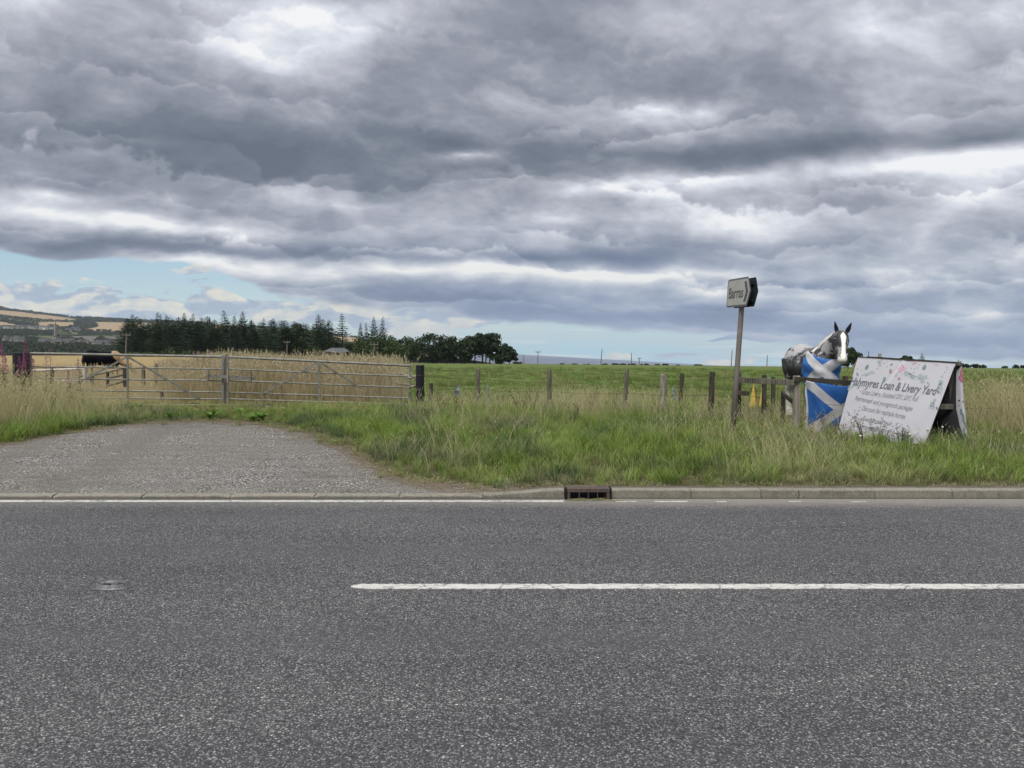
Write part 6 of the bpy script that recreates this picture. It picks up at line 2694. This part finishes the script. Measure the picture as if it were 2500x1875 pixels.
def build_flag():
    C = {'TL': at(1966, 929, 13.0), 'TR': at(2134, 946, 13.72), 'BR': at(2134, 1066, 13.72), 'BL': at(1967, 1052, 13.0)}
    org = Vector(C['TL'])
    org.z = gz(org.x, org.y)
    NU, NV = 60, 36
    mb = MB()
    fu, fv = [], []
    for j in range(NV + 1):
        v = j / NV
        for i in range(NU + 1):
            u = i / NU
            p = C['TL'].lerp(C['TR'], u).lerp(C['BL'].lerp(C['BR'], u), v)
            sag = -.035 * sin(pi * min(1, u * 1.2)) * (1 - v)
            fold = .020 * sin(u * 16 - v * 7) * sin(pi * min(1, u * 1.6 + .05)) * (.25 + v) + .02 * mnoise.noise(Vector((u * 5, v * 4, 2)))
            fold += .035 * exp(-((u + v * -.35 - .02) / .05) ** 2) * (1 - v * .5)
            p = p + Vector((-.01 * sin(v * 8) * (u < .1), -fold - .01, sag + .03 * mnoise.noise(Vector((u * 3, 0, 9))) * v))
            mb.v.append(tuple(p - org))
            fu.append(u)
            # corner is pulled up, so the cross is drawn askew as it hangs
            fv.append(min(1, max(0, v * .98 + .0)))
    for j in range(NV):
        for i in range(NU):
            a_ = j * (NU + 1) + i
            mb.f.append((a_, a_ + 1, a_ + NU + 2, a_ + NU + 1))
    mb.mi = [0] * len(mb.f)
    mb.a['fu'] = fu
    mb.a['fv'] = fv
    o = mb.build('flag', saltire_mat('saltire_cloth'), None, smooth=True, loc=org)
    sm = o.modifiers.new('thickness', 'SOLIDIFY')
    sm.thickness = .003
    tag(o, 'blue and white saltire flag tied along the timber rail beside the banner', 'flag')


build_flag()


# ------------------------------------------------------------------ horses
def loft(mb, rings, n=18):
    """rings: (centre, half width (lateral), half height, forward tilt dir) built as ellipses"""
    vs_, fs_ = [], []
    for (c, rw, rh, side, up) in rings:
        for k in range(n):
            an = 2 * pi * k / n
            vs_.append(Vector(c) + Vector(side) * (cos(an) * rw) + Vector(up) * (sin(an) * rh))
    for i in range(len(rings) - 1):
        for k in range(n):
            a_, b_ = i * n + k, i * n + (k + 1) % n
            fs_.append((a_, b_, b_ + n, a_ + n))
    fs_.append(tuple(range(n))[::-1])
    fs_.append(tuple((len(rings) - 1) * n + k for k in range(n)))
    mb.add(vs_, fs_)


def horse_mesh(head_pts, neck_pts, voxel, smooth_it=6, fat=1.0, feather=1.0):
    """union of lofts in the horse's own frame: x forward, y left, z up; remeshed into one skin"""
    mb = MB()
    X, Yv, Z = Vector((1, 0, 0)), Vector((0, 1, 0)), Vector((0, 0, 1))
    # trunk
    tr = [(-.80, 1.18, .06, .07), (-.77, 1.16, .16, .18), (-.68, 1.14, .25, .27), (-.52, 1.12, .30, .32), (-.34, 1.08, .30, .32), (-.12, 1.04, .31, .31), (.12, 1.02, .31, .32),
          (.34, 1.05, .29, .34), (.50, 1.06, .26, .34), (.62, 1.05, .22, .28), (.72, 1.04, .14, .18), (.76, 1.04, .05, .07)]
    loft(mb, [((x, 0, z - .02), w * fat, h * lerp(1, fat, .8), Yv, Z) for x, z, w, h in tr], 24)
    # withers
    loft(mb, [((.08, 0, 1.26), .06, .05, Yv, Z), ((.25, 0, 1.30), .10, .09, Yv, Z), ((.42, 0, 1.30), .12, .12, Yv, Z), ((.55, 0, 1.27), .1, .1, Yv, Z)], 14)

    def chain(pts, n=16):
        rings = []
        for i, (p, rw, rh) in enumerate(pts):
            p = Vector(p)
            a_ = Vector(pts[max(0, i - 1)][0])
            b_ = Vector(pts[min(len(pts) - 1, i + 1)][0])
            d = (b_ - a_).normalized()
            side = Vector((0, 1, 0)) if len(pts[0]) == 3 else Vector((0, 1, 0))
            side = d.cross(Vector((-d.z, 0, d.x)) if abs(d.x) + abs(d.z) > .1 else Z)
            up0 = Z if abs(d.z) < .75 else X
            side = d.cross(up0).normalized()
            up = side.cross(d).normalized()
            rings.append((p, rw, rh, side, up))
        loft(mb, rings, n)
    chain(neck_pts, 20)
    # head is given with explicit frame
    if head_pts:
        loft(mb, head_pts, 18)
    # legs
    def leg(x, y, pts):
        rings = [((x + px, y * fat, pz), ry * (feather if pz < .4 else lerp(1, feather, .5)), rx * (feather if pz < .4 else lerp(1, feather, .5)), Yv, X) for (px, pz, rx, ry) in pts]
        loft(mb, rings, 12)
    for s in (-1, 1):
        leg(.45, s * (.15), [(0, 1.05, .16, .10), (0, .85, .11, .09), (.01, .62, .065, .06), (.02, .48, .058, .055), (.01, .44, .06, .055), (0, .30, .036, .034), (0, .16, .036, .035), (.01, .12, .048, .044), (.05, .055, .052, .05), (.07, -.02, .065, .06)])
        leg(-.58, s * (.17), [(.02, 1.15, .22, .13), (.04, .92, .19, .12), (.05, .76, .13, .09), (0, .62, .075, .06), (-.09, .50, .062, .05), (-.10, .45, .060, .048), (-.07, .30, .038, .036), (-.05, .17, .038, .037), (-.03, .12, .05, .045), (.01, .055, .054, .05), (.03, -.02, .065, .06)])
    me = mb.mesh('horse_base')
    o = bpy.data.objects.new('tmp', me)
    COL.objects.link(o)
    rm = o.modifiers.new('r', 'REMESH')
    rm.mode = 'VOXEL'
    rm.voxel_size = voxel
    sm = o.modifiers.new('s', 'SMOOTH')
    sm.factor = .5
    sm.iterations = smooth_it
    dg = bpy.context.evaluated_depsgraph_get()
    dg.update()
    out = bpy.data.meshes.new_from_object(o.evaluated_get(dg))
    bpy.data.objects.remove(o)
    out.polygons.foreach_set('use_smooth', [True] * len(out.polygons))
    return out


def build_statue():
    # own frame -> world
    fw = Vector((.065, -.998, 0)).normalized()
    left = Vector((-fw.y, fw.x, 0))
    Sz = 1.0
    org = Vector((5.86, 15.0, 0))
    org.z = gz(org.x, org.y)
    t = thing('model_horse', 'life-size black and white model horse with flaking paint, wearing a saltire flag', 'horse statue', tuple(org))
    t.rotation_euler = (0, 0, math.atan2(fw.y, fw.x))
    Minv = Matrix((fw, left, Vector((0, 0, 1))))     # world delta -> local rows

    def loc(px, py, Y):
        return Minv @ (at(px, py, Y) - org)
    poll = loc(2056, 806, 14.02)
    muzz = loc(2060, 880, 13.62)
    face_dir = (muzz - poll).normalized()             # down the face
    tocam = Minv @ (Vector((0, 0, 1.6)) - at(2058, 840, 13.9))
    fz = (tocam - face_dir * tocam.dot(face_dir)).normalized()
    # turn the face slightly towards the road's right
    sd = face_dir.cross(fz).normalized()
    fz = (fz + (Minv @ Vector((.92, -.39, 0))) * .36).normalized()
    fz = (fz - face_dir * fz.dot(face_dir)).normalized()
    sd = face_dir.cross(fz).normalized()
    HL = (muzz - poll).length
    print('head length', HL, 'poll', poll, 'muzzle', muzz)
    # head rings: t along face, half width, half depth, offset back from the face plane
    hr = [(-.03, .05, .05, .10), (.02, .095, .10, .10), (.12, .115, .135, .115), (.26, .120, .155, .13), (.38, .108, .150, .125), (.52, .080, .120, .10), (.66, .062, .095, .085), (.80, .062, .085, .078), (.91, .068, .080, .076), (.98, .058, .065, .072), (1.02, .03, .035, .07)]
    head = [(poll + face_dir * (t_ * HL) - fz * (off * 1.15 - .02), w * 1.22, dp * 1.22, sd, fz) for t_, w, dp, off in hr]
    npole = poll - fz * .12 + face_dir * .03
    neck = [((.36, 0, 1.08), .20, .30), ((.50, 0, 1.20), .17, .27), ((.60, .0, 1.33), .135, .225)]
    q0 = Vector((.60, 0, 1.33))
    for k in (.33, .66, 1.0):
        p = q0.lerp(npole, k)
        neck.append((tuple(p), lerp(.13, .09, k), lerp(.21, .13, k)))
    me = horse_mesh(head, neck, .018, 5, 1.12, 1.55)
    # paint pattern per vertex
    n = len(me.vertices)
    co = np.empty(n * 3, dtype=np.float32)
    me.vertices.foreach_get('co', co)
    co = co.reshape(-1, 3)
    white = np.zeros(n, dtype=np.float32)
    blaze = np.zeros(n, dtype=np.float32)
    for i in range(n):
        p = Vector(co[i])
        rel = p - poll
        tt = rel.dot(face_dir) / HL
        ww = rel.dot(sd)
        dd = rel.dot(fz)
        wv = 0.0
        if tt > .1 and tt < 1.1 and abs(ww) < .2 and dd > -.035:
            hw = pw(tt, [(.10, 0.0), (.24, .050), (.34, .045), (.5, .032), (.75, .036), (.9, .06), (1.1, .09)])
            blaze[i] = max(0, min(1, .5 + (hw - abs(ww)) / .02))
        if tt > .86 and abs(ww) < .2 and (rel.length < 1.3 and p.x > .6):
            blaze[i] = max(blaze[i], .8)
        # white rump edge, tail side, legs, mane line, belly patch
        if p.x < -.66:
            wv = max(wv, sstep(-.66, -.74, p.x))
        if p.z < .62:
            wv = max(wv, sstep(.66, .56, p.z))
        if p.x > .42 and p.z > 1.28 and tt < .2:
            # crest of the neck
            q = q0.lerp(npole, max(0, min(1, (p.z - 1.33) / max(.05, npole.z - 1.33))))
            wv = max(wv, sstep(.05, .12, -(p.x - q.x) + .0) * .9)
        if p.z > 1.30 and p.x < .42:
            wv = max(wv, .30 + sstep(1.32, 1.42, p.z) * .12)
        white[i] = wv
    for nm, arr in (('white', white), ('blaze', blaze)):
        a_ = me.attributes.new(nm, 'FLOAT', 'POINT')
        a_.data.foreach_set('value', arr)
    m, g, bs = new_mat('flaking_piebald_paint')
    tc = g.node('ShaderNodeTexCoord')
    P = tc.outputs['Object']
    w = attr(g, 'white')
    n1 = g.noise(P, 3.2, 5, .6, .6)
    n2 = g.noise(P, 7.0, 6, .66, .8)
    z = g.sep(P)[2]
    upk = g.m('MULTIPLY', g.smooth(z, .95, 1.35, -.06, .17), g.smooth(z, 1.58, 1.44))
    flake = g.m('ADD', g.m('ADD', n1, upk), g.m('MULTIPLY', g.m('SUBTRACT', n2, .5), .62))
    fl = g.smooth(flake, .625, .645)
    blk = g.mix(n2, (.013, .013, .018), (.03, .03, .036))
    worn = g.mix(g.smooth(n2, .42, .55), (.022, .022, .026), (.13, .13, .135))
    base = g.mix(g.smooth(n1, .42, .5), blk, worn)
    base = g.mix(g.smooth(z, 1.05, .9), base, blk)
    pale = g.mix(n2, (.42, .42, .42), (.30, .30, .31))
    base = g.mix(fl, base, pale)
    wht = g.mix(g.smooth(n2, .35, .75), (.62, .61, .57), (.42, .42, .40))
    base = g.mix(g.smooth(g.m('ADD', w, g.m('MULTIPLY', g.m('SUBTRACT', n2, .5), .55)), .46, .54), base, wht)
    base = g.mix(g.smooth(attr(g, 'blaze'), .45, .55), base, (.70, .69, .62))
    g.l.new(base, bs.inputs['Base Color'])
    bs.inputs['Roughness'].default_value = .55
    g.l.new(g.bump(g.m('MULTIPLY', fl, -1.0), .6, .004), bs.inputs['Normal'])
    me.materials.clear()
    me.materials.append(m)
    link('body', me, t)
    # ears
    ear_m = mat('black_ear_paint', (.014, .014, .022), (.03, .03, .04), 9, .5)
    for (px, py, tx, ty, dz) in ((2041, 812, 2038, 784, 1), (2074, 811, 2079, 787, -1)):
        b = loc(px, py, 14.0)
        tip = loc(tx, ty, 13.98)
        b2 = b.lerp(poll, .30) - fz * .03
        d = tip - b2
        mb = MB()
        nn = 12
        vs_, fs_ = [], []
        prof = [(0, .034), (.2, .042), (.45, .038), (.7, .024), (.9, .011), (1, .003)]
        for (k, r) in prof:
            c = b2 + d * k
            for q in range(nn):
                an = 2 * pi * q / nn
                dep = sin(an)
                vs_.append(c + sd * (cos(an) * r) + fz * (dep * r * (.55 if dep < 0 else -.25)))
        for i in range(len(prof) - 1):
            for q in range(nn):
                a_, b_ = i * nn + q, i * nn + (q + 1) % nn
                fs_.append((a_, b_, b_ + nn, a_ + nn))
        mb.add(vs_, fs_)
        mb.build('ear', ear_m, t, smooth=True)
    # eyes and nostrils
    eye_m = mat('glossy_dark_eye', (.01, .01, .012), (.015, .015, .015), 5, .15)
    chip = mat('pale_chip', (.55, .54, .5), (.5, .5, .46), 9, .7)
    for s in (-1, 1):
        c = poll + face_dir * (.30 * HL) + sd * (s * .108) - fz * .045
        mb = MB()
        _ball(mb, c, .024)
        mb.build('eye', eye_m, t, smooth=True)
        mb = MB()
        _ball(mb, c + face_dir * -.022 + sd * (s * .004) + fz * .006, .022, (1.0, 1.0, .35))
        mb.build('eyelid', chip if s > 0 else ear_m, t, smooth=True)
        c = poll + face_dir * (.90 * HL) + sd * (s * .048) - fz * .012
        mb = MB()
        _ball(mb, c, .017, (1, 1, 1.3))
        mb.build('nostril', ear_m, t, smooth=True)
    # tail
    mb = MB()
    mb.tube([(-.76, 0, 1.28), (-.86, 0, 1.22), (-.91, 0, 1.0), (-.92, .02, .7), (-.90, .02, .45)], [.035, .06, .085, .075, .02], 12)
    mb.build('tail', mat('white_tail_paint', (.6, .59, .55), (.4, .4, .38), 5, .7, 0, .01, 12, stretch=(6, 6, .6)), t, smooth=True)

    # saltire wrapped round the chest: cloth shell over chest and shoulders
    src = me
    nv = len(src.vertices)
    keep = {}
    vs_, fs_, fu, fv = [], [], [], []
    # coordinates in the photograph at unit distance decide how the printed cross lies
    Mw = Matrix((fw, left, Vector((0, 0, 1)))).transposed()

    def edge_ok(p):
        # cloth covers the front of the chest and both shoulders; top edge follows neck base, lower edge level
        back = .26 + (p.z - 1.0) * .30
        if p.z < .62 or p.x < back:
            return False
        if p.z > 1.31 - (p.x - .30) * .36:
            return False
        rel = p - poll
        if rel.dot(face_dir) > .45 * HL and rel.dot(fz) > -.24 and abs(rel.dot(sd)) < .16:
            return False
        return True
    for poly in src.polygons:
        idxs = list(poly.vertices)
        if all(edge_ok(src.vertices[i].co) for i in idxs):
            f = []
            for i in idxs:
                if i not in keep:
                    v = src.vertices[i]
                    p = v.co.copy()
                    nn = v.normal.copy()
                    if p.z < 1.0:      # hang straight below the chest
                        fall = (1.0 - p.z)
                        rad = Vector((p.x - .35, p.y, 0))
                        want = Vector((.37, .27, 0))
                        q = Vector((.35 + rad.normalized().x * max(rad.length, .40 if abs(rad.normalized().x) > .7 else .30), rad.normalized().y * max(rad.length, .29), p.z)) if rad.length > .02 else p
                        p = p.lerp(q, min(1, fall * 5))
                        nn = rad.normalized() if rad.length > .02 else nn
                    p += nn * (.016 + .012 * sin(p.z * 26 + p.y * 12 + p.x * 8) * .6 + .016 * mnoise.noise(p * 6))
                    w_ = Mw @ p + org
                    ppx = 1250 + F * w_.x / w_.y
                    ppy = 861 + F * (1.6 - w_.z) / w_.y
                    keep[i] = len(vs_)
                    vs_.append(p)
                    fu.append(ppx)
                    fv.append(ppy)
                f.append(keep[i])
            fs_.append(tuple(f))
    mb = MB()
    mb.add(vs_, fs_)
    # cloth print: bands laid in the horse's own frame
    cu, cvv = [], []
    for p in vs_:
        cu.append(math.atan2(p.y, p.x - .30))       # angle round the chest, left positive
        cvv.append(p.z)
    mb.a['cu'] = cu
    mb.a['cv'] = cvv
    m, g, bs = new_mat('saltire_wrap_cloth')
    a_, z = attr(g, 'cu'), attr(g, 'cv')
    tc = g.node('ShaderNodeTexCoord')
    nz = g.m('MULTIPLY', g.m('SUBTRACT', g.noise(tc.outputs['Object'], 3, 2, .5), .5), .05)
    z2 = g.m('ADD', z, nz)
    a2 = a_
    # two crossing bands and a lower edge band; the horse's right side faces the road (angle negative)
    l1 = g.m('ABSOLUTE', g.m('SUBTRACT', z2, g.m('ADD', 0.93, g.m('MULTIPLY', g.m('ADD', a2, .34), -.36))))
    l2 = g.m('ABSOLUTE', g.m('SUBTRACT', z2, g.m('ADD', 0.93, g.m('MULTIPLY', g.m('ADD', a2, .34), .30))))
    d = g.m('MINIMUM', l1, l2)
    k = g.smooth(d, .108, .112, 1, 0)
    n = g.noise(tc.outputs['Object'], 9, 4, .6)
    col = g.mix(k, g.mix(n, (.020, .115, .38), (.032, .16, .46)), g.mix(n, (.60, .60, .62), (.48, .48, .51)))
    g.l.new(col, bs.inputs['Base Color'])
    bs.inputs['Roughness'].default_value = .7
    o = mb.build('flag_wrap', m, t, smooth=True)
    sm = o.modifiers.new('smooth', 'SMOOTH')
    sm.factor = .5
    sm.iterations = 4
    so = o.modifiers.new('thick', 'SOLIDIFY')
    so.thickness = .004
    so.offset = 1


def _ball(mb, c, r, sc=(1, 1, 1), nu=10, nv=7):
    vs_, fs_ = [], []
    for j in range(nv + 1):
        th = pi * j / nv
        for i in range(nu):
            ph = 2 * pi * i / nu
            vs_.append(Vector(c) + Vector((sin(th) * cos(ph) * r * sc[0], sin(th) * sin(ph) * r * sc[1], cos(th) * r * sc[2])))
    for j in range(nv):
        for i in range(nu):
            a_, b_ = j * nu + i, j * nu + (i + 1) % nu
            fs_.append((a_, b_, b_ + nu, a_ + nu))
    mb.add(vs_, fs_)


build_statue()


def build_grazing():
    """real horse grazing in the straw field: black with a buff neck"""
    Y = 38.0
    c = at(255, 895, Y)
    z0 = gz(c.x, Y)
    t = thing('grazing_horse', 'black horse with a buff neck grazing in the straw field behind the left gate', 'horse', (c.x, Y, z0))
    X, Yv, Z = Vector((1, 0, 0)), Vector((0, 1, 0)), Vector((0, 0, 1))
    # neck lowered, head down to the right
    neck = [((.42, 0, 1.04), .18, .30), ((.60, 0, .97), .15, .26), ((.82, 0, .83), .12, .21), ((1.02, 0, .68), .10, .17), ((1.16, 0, .56), .09, .13)]
    d = Vector((.42, 0, -.9)).normalized()
    up = Vector((.9, 0, .42)).normalized()
    p0 = Vector((1.16, 0, .62))
    head = [(p0 + d * (k * .6), w, h, Yv, up) for k, w, h in ((-.05, .05, .06), (.1, .09, .12), (.3, .10, .14), (.5, .075, .11), (.75, .055, .08), (.95, .055, .065), (1.02, .03, .03))]
    me = horse_mesh(head, neck, .03, 4, 1.3, 1.3)
    n = len(me.vertices)
    buff = np.zeros(n, dtype=np.float32)
    for i, v in enumerate(me.vertices):
        p = v.co
        edge = .42 + (1.35 - p.z) * .50
        k = sstep(edge, edge + .04, p.x) * sstep(edge + .72, edge + .66, p.x) * sstep(.60 - .1 * (p.x - .8), .66 - .1 * (p.x - .8), p.z - (1.25 - p.x) * .28)
        if p.z < .45:
            k = 0
        buff[i] = k
    a_ = me.attributes.new('buff', 'FLOAT', 'POINT')
    a_.data.foreach_set('value', buff)
    m, g, bs = new_mat('black_and_buff_coat')
    tc = g.node('ShaderNodeTexCoord')
    n_ = g.noise(tc.outputs['Object'], 4, 4, .6)
    col = g.mix(attr(g, 'buff'), g.mix(n_, (.003, .003, .006), (.006, .006, .011)), g.mix(n_, (.30, .19, .10), (.36, .25, .15)))
    g.l.new(col, bs.inputs['Base Color'])
    bs.inputs['Roughness'].default_value = .6
    me.materials.clear()
    me.materials.append(m)
    bs.inputs['Roughness'].default_value = .95
    bs.inputs['Specular IOR Level'].default_value = .05
    link('body', me, t)
    mb = MB()
    mb.tube([(-.78, 0, 1.30), (-.88, 0, 1.2), (-.92, 0, .9), (-.90, 0, .5)], [.04, .06, .08, .02], 10)
    mb.build('tail', MT['black_wrap'], t, smooth=True)
    for s in (-1, 1):
        mb = MB()
        e0 = p0 + Vector((0, s * .05, .04))
        mb.tube([e0, e0 + Vector((.03, s * .03, .13))], [.03, .005], 6)
        mb.build('ear', MT['black_wrap'], t)
    rump = at(172, 870, Y)
    t.scale = (1.13, 1.1, .90)


build_grazing()


# ------------------------------------------------------------------ wild plants
def build_plants():
    stem_m = foliage_mat('willowherb_green', (.07, .10, .04), (.12, .15, .05), 3, .3)
    pink_m = foliage_mat('willowherb_pink', (.30, .09, .19), (.42, .16, .30), 9, .4)
    brown_m = mat('seeding_brown', (.16, .13, .085), (.09, .07, .045), 20, .9)

    def herb(px, tp, Y, seed, lab, grp, full=1.0):
        rr = random.Random(seed)
        top = at(px, tp, Y)
        z0 = gz(top.x, Y)
        H = top.z - z0
        t = thing('willowherb', lab, 'wildflower', (top.x, Y, z0), grp)
        lean = Vector((rr.uniform(-.08, .08), 0, 0))
        mb = MB()
        P = [lean * -1 + Vector((0, 0, -.02)), lean * -.4 + Vector((0, 0, H * .5)), Vector((0, 0, H))]
        mb.tube(P, [.006, .005, .002], 5)
        mb.build('stem', stem_m, t)
        mb = MB()
        for k in range(46):
            z = H * rr.uniform(.15, .68)
            an = rr.uniform(0, 2 * pi)
            L = rr.uniform(.07, .13)
            c = Vector((lean.x * (z / H - 1), 0, z))
            d = Vector((cos(an), sin(an), rr.uniform(.1, .7))).normalized()
            s = d.cross(Z0).normalized() * .012
            mb.add([c, c + d * L * .5 + s, c + d * L + Vector((0, 0, -.02)), c + d * L * .5 - s], [(0, 1, 2, 3)])
        mb.build('leaves', stem_m, t)
        mb = MB()
        for k in range(int(150 * full)):
            f = rr.random()
            z = H * lerp(.66, .98, f)
            r = lerp(.075, .012, f) * rr.uniform(.4, 1.1)
            an = rr.uniform(0, 2 * pi)
            c = Vector((cos(an) * r, sin(an) * r, z))
            leaf_quad(mb, c, rand_unit(rr), .019, rr, 1.2)
        mb.build('flowers', pink_m, t)
    Z0 = Vector((0, 0, 1))
    G = 'pink willowherb plants in the left verge'
    L = [(4, 834, 14.6, 'tallest pink willowherb at the extreme left edge', 1.3), (-8, 850, 14.8, 'pink willowherb cut by the left edge', 1), (62, 829, 15.4, 'tall pink willowherb rising in front of the black left post', 1.3), (47, 868, 15.0, 'short pink willowherb at the foot of the black left post', 1),
         (80, 872, 15.3, 'pink willowherb just right of the black left post', 1), (12, 862, 15.2, 'second pink willowherb from the left edge', 1.2), (112, 862, 15.8, 'faded pinkish willowherb beyond the left post, in front of the top rail', .5), (190, 872, 16.2, 'small pink willowherb in front of the left gate, left of the black horse', .7),
         (166, 902, 16.0, 'short pink willowherb low in front of the left gate', .6), (122, 848, 16.1, 'tall thin brownish willowherb in front of the left gate', .35), (58, 860, 15.2, 'full pink willowherb right against the black left post', 1.3)]
    for i, (px, tp, Y, lab, fl) in enumerate(L):
        herb(px, tp, Y, 700 + i, lab, G, fl)
    for i, (px, tp) in enumerate(((474, 853), (482, 857), (512, 851), (520, 856), (498, 858))):
        herb(px, tp, 24.0, 730 + i, 'pink willowherb showing over the top rail left of the gate latch', 'pink willowherb behind the gates', 1.0)

    # dock plants with broad pale leaves at the gate's foot
    dock_m = foliage_mat('dock_leaf', (.11, .20, .04), (.16, .26, .06), 3, .35)

    def dock(px, py, s, seed, lab, Y=None):
        rr = random.Random(seed)
        p = gpt(px, py) if Y is None else at(px, py, Y)
        if Y is not None:
            p.z = gz(p.x, Y)
        t = thing('dock_plant', lab, 'weed', tuple(p), 'broad-leaved docks along the gravel')
        for k in range(11):
            an = k * 2.4 + rr.uniform(-.3, .3)
            L_ = s * rr.uniform(.7, 1.15)
            w = L_ * .17
            d = Vector((cos(an), sin(an), 0))
            sd = Vector((-sin(an), cos(an), 0))
            up = rr.uniform(.7, 1.5)
            mb = MB()
            vs_ = []
            for j in range(6):
                f = j / 5
                c = d * (L_ * f * .7) + Vector((0, 0, L_ * (up * f - .55 * up * f * f)))
                ww = w * sin(pi * min(1, f * .86 + .12)) * (1 + .15 * sin(j * 3 + k))
                vs_ += [c - sd * ww + Vector((0, 0, .25 * ww)), c, c + sd * ww + Vector((0, 0, .25 * ww))]
            fs_ = []
            for j in range(5):
                a_ = j * 3
                fs_ += [(a_, a_ + 1, a_ + 4, a_ + 3), (a_ + 1, a_ + 2, a_ + 5, a_ + 4)]
            mb.add(vs_, fs_)
            mb.build('leaf', dock_m, t, smooth=True)
    dock(515, 1024, .30, 1, 'broad-leaved dock at the gravel edge below the gate latch')
    dock(618, 1028, .24, 2, 'broad-leaved dock at the gravel edge below the right gate\'s left end')
    dock(640, 1025, .22, 3, 'small leafy dock just right of another, under the right gate')
    dock(414, 1022, .20, 4, 'low leafy dock under the left gate\'s right half')
    dock(588, 1012, .20, 5, 'small dock close under the meeting point of the two gates')

    # brown seeding weeds in the verge
    def weed(px, py, h, seed, lab, Y=None):
        rr = random.Random(seed)
        p = gpt(px, py) if Y is None else Vector((at(px, py, Y).x, Y, gz(at(px, py, Y).x, Y)))
        t = thing('seeding_weed', lab, 'weed', tuple(p), 'brown seeding weeds in the verge')
        mb, mh = MB(), MB()
        for k in range(7):
            an = rr.uniform(0, 6.3)
            L_ = h * rr.uniform(.6, 1.1)
            tip = Vector((cos(an) * L_ * .35, sin(an) * L_ * .35, L_))
            mb.tube([(0, 0, 0), tip * .5 + Vector((0, 0, .04)), tip], [.004, .003, .0015], 4)
            for q in range(5):
                c = tip * rr.uniform(.55, 1)
                e_ = c + Vector((rr.uniform(-.07, .07), rr.uniform(-.07, .07), rr.uniform(.01, .07)))
                mb.tube([c, e_], .0012, 3)
                for _ in range(5):
                    leaf_quad(mh, e_ + rand_unit(rr) * .012, rand_unit(rr), .016, rr, 1)
        mb.build('stems', brown_m, t)
        mh.build('seed_heads', brown_m, t)['kind'] = 'stuff'
    spots = [(1300, 1010, .5, 0), (1440, 1015, .55, 0), (1270, 1022, .5, 0), (1500, 1000, .5, 0), (1080, 1018, .5, 0), (1120, 1010, .5, 0), (1400, 1040, .4, 0),
             (2062, 1090, .42, 1), (2110, 1093, .5, 1), (2140, 1094, .42, 1), (2200, 1097, .32, 1), (1990, 1085, .4, 1), (120, 1020, .55, 2), (190, 1010, .5, 2), (150, 1000, .6, 2)]
    nm = {0: 'thin brown seeding weed in the grass between gate post and sign', 1: 'thin brown weed growing up in front of the banner\'s foot', 2: 'brown seeding weed in the long grass left of the gravel'}
    for i, (px, py, h, k) in enumerate(spots):
        weed(px, py, h, 800 + i, nm[k])
    # clover heads
    wm = mat('clover_white', (.7, .7, .62), (.6, .6, .5), 9, .8)
    for i, (px, py) in enumerate(((2264, 1086), (2220, 1100), (2186, 1095), (2300, 1080), (2100, 1105), (2240, 1078))):
        p = gpt(px, py)
        mb = MB()
        rr = random.Random(i)
        _ball(mb, (0, 0, .24), .016)
        mb.tube([(0, 0, 0), (0, 0, .23)], .002, 4)
        o = mb.build('clover', wm, None, loc=p)
        tag(o, 'small white clover head in the grass in front of the banner', 'flower', 'white clover heads')


build_plants()


# ------------------------------------------------------------------ air
def build_haze():
    mb = MB()
    x0, x1, y0, y1, z0, z1 = -7000, 17500, -120, 9100, -1200, 330
    mb.add([(x0, y0, z0), (x1, y0, z0), (x1, y1, z0), (x0, y1, z0), (x0, y0, z1), (x1, y0, z1), (x1, y1, z1), (x0, y1, z1)],
           [(0, 3, 2, 1), (4, 5, 6, 7), (0, 1, 5, 4), (1, 2, 6, 5), (2, 3, 7, 6), (3, 0, 4, 7)])
    m = bpy.data.materials.new('pale_air')
    m.use_nodes = True
    nt = m.node_tree
    nt.nodes.clear()
    out = nt.nodes.new('ShaderNodeOutputMaterial')
    v = nt.nodes.new('ShaderNodeVolumePrincipled')
    v.inputs['Color'].default_value = (.72, .82, .95, 1)
    v.inputs['Density'].default_value = 0.7e-4
    v.inputs['Anisotropy'].default_value = .2
    nt.links.new(v.outputs[0], out.inputs['Volume'])
    tag(mb.build('haze', m), kind='stuff')


build_haze()
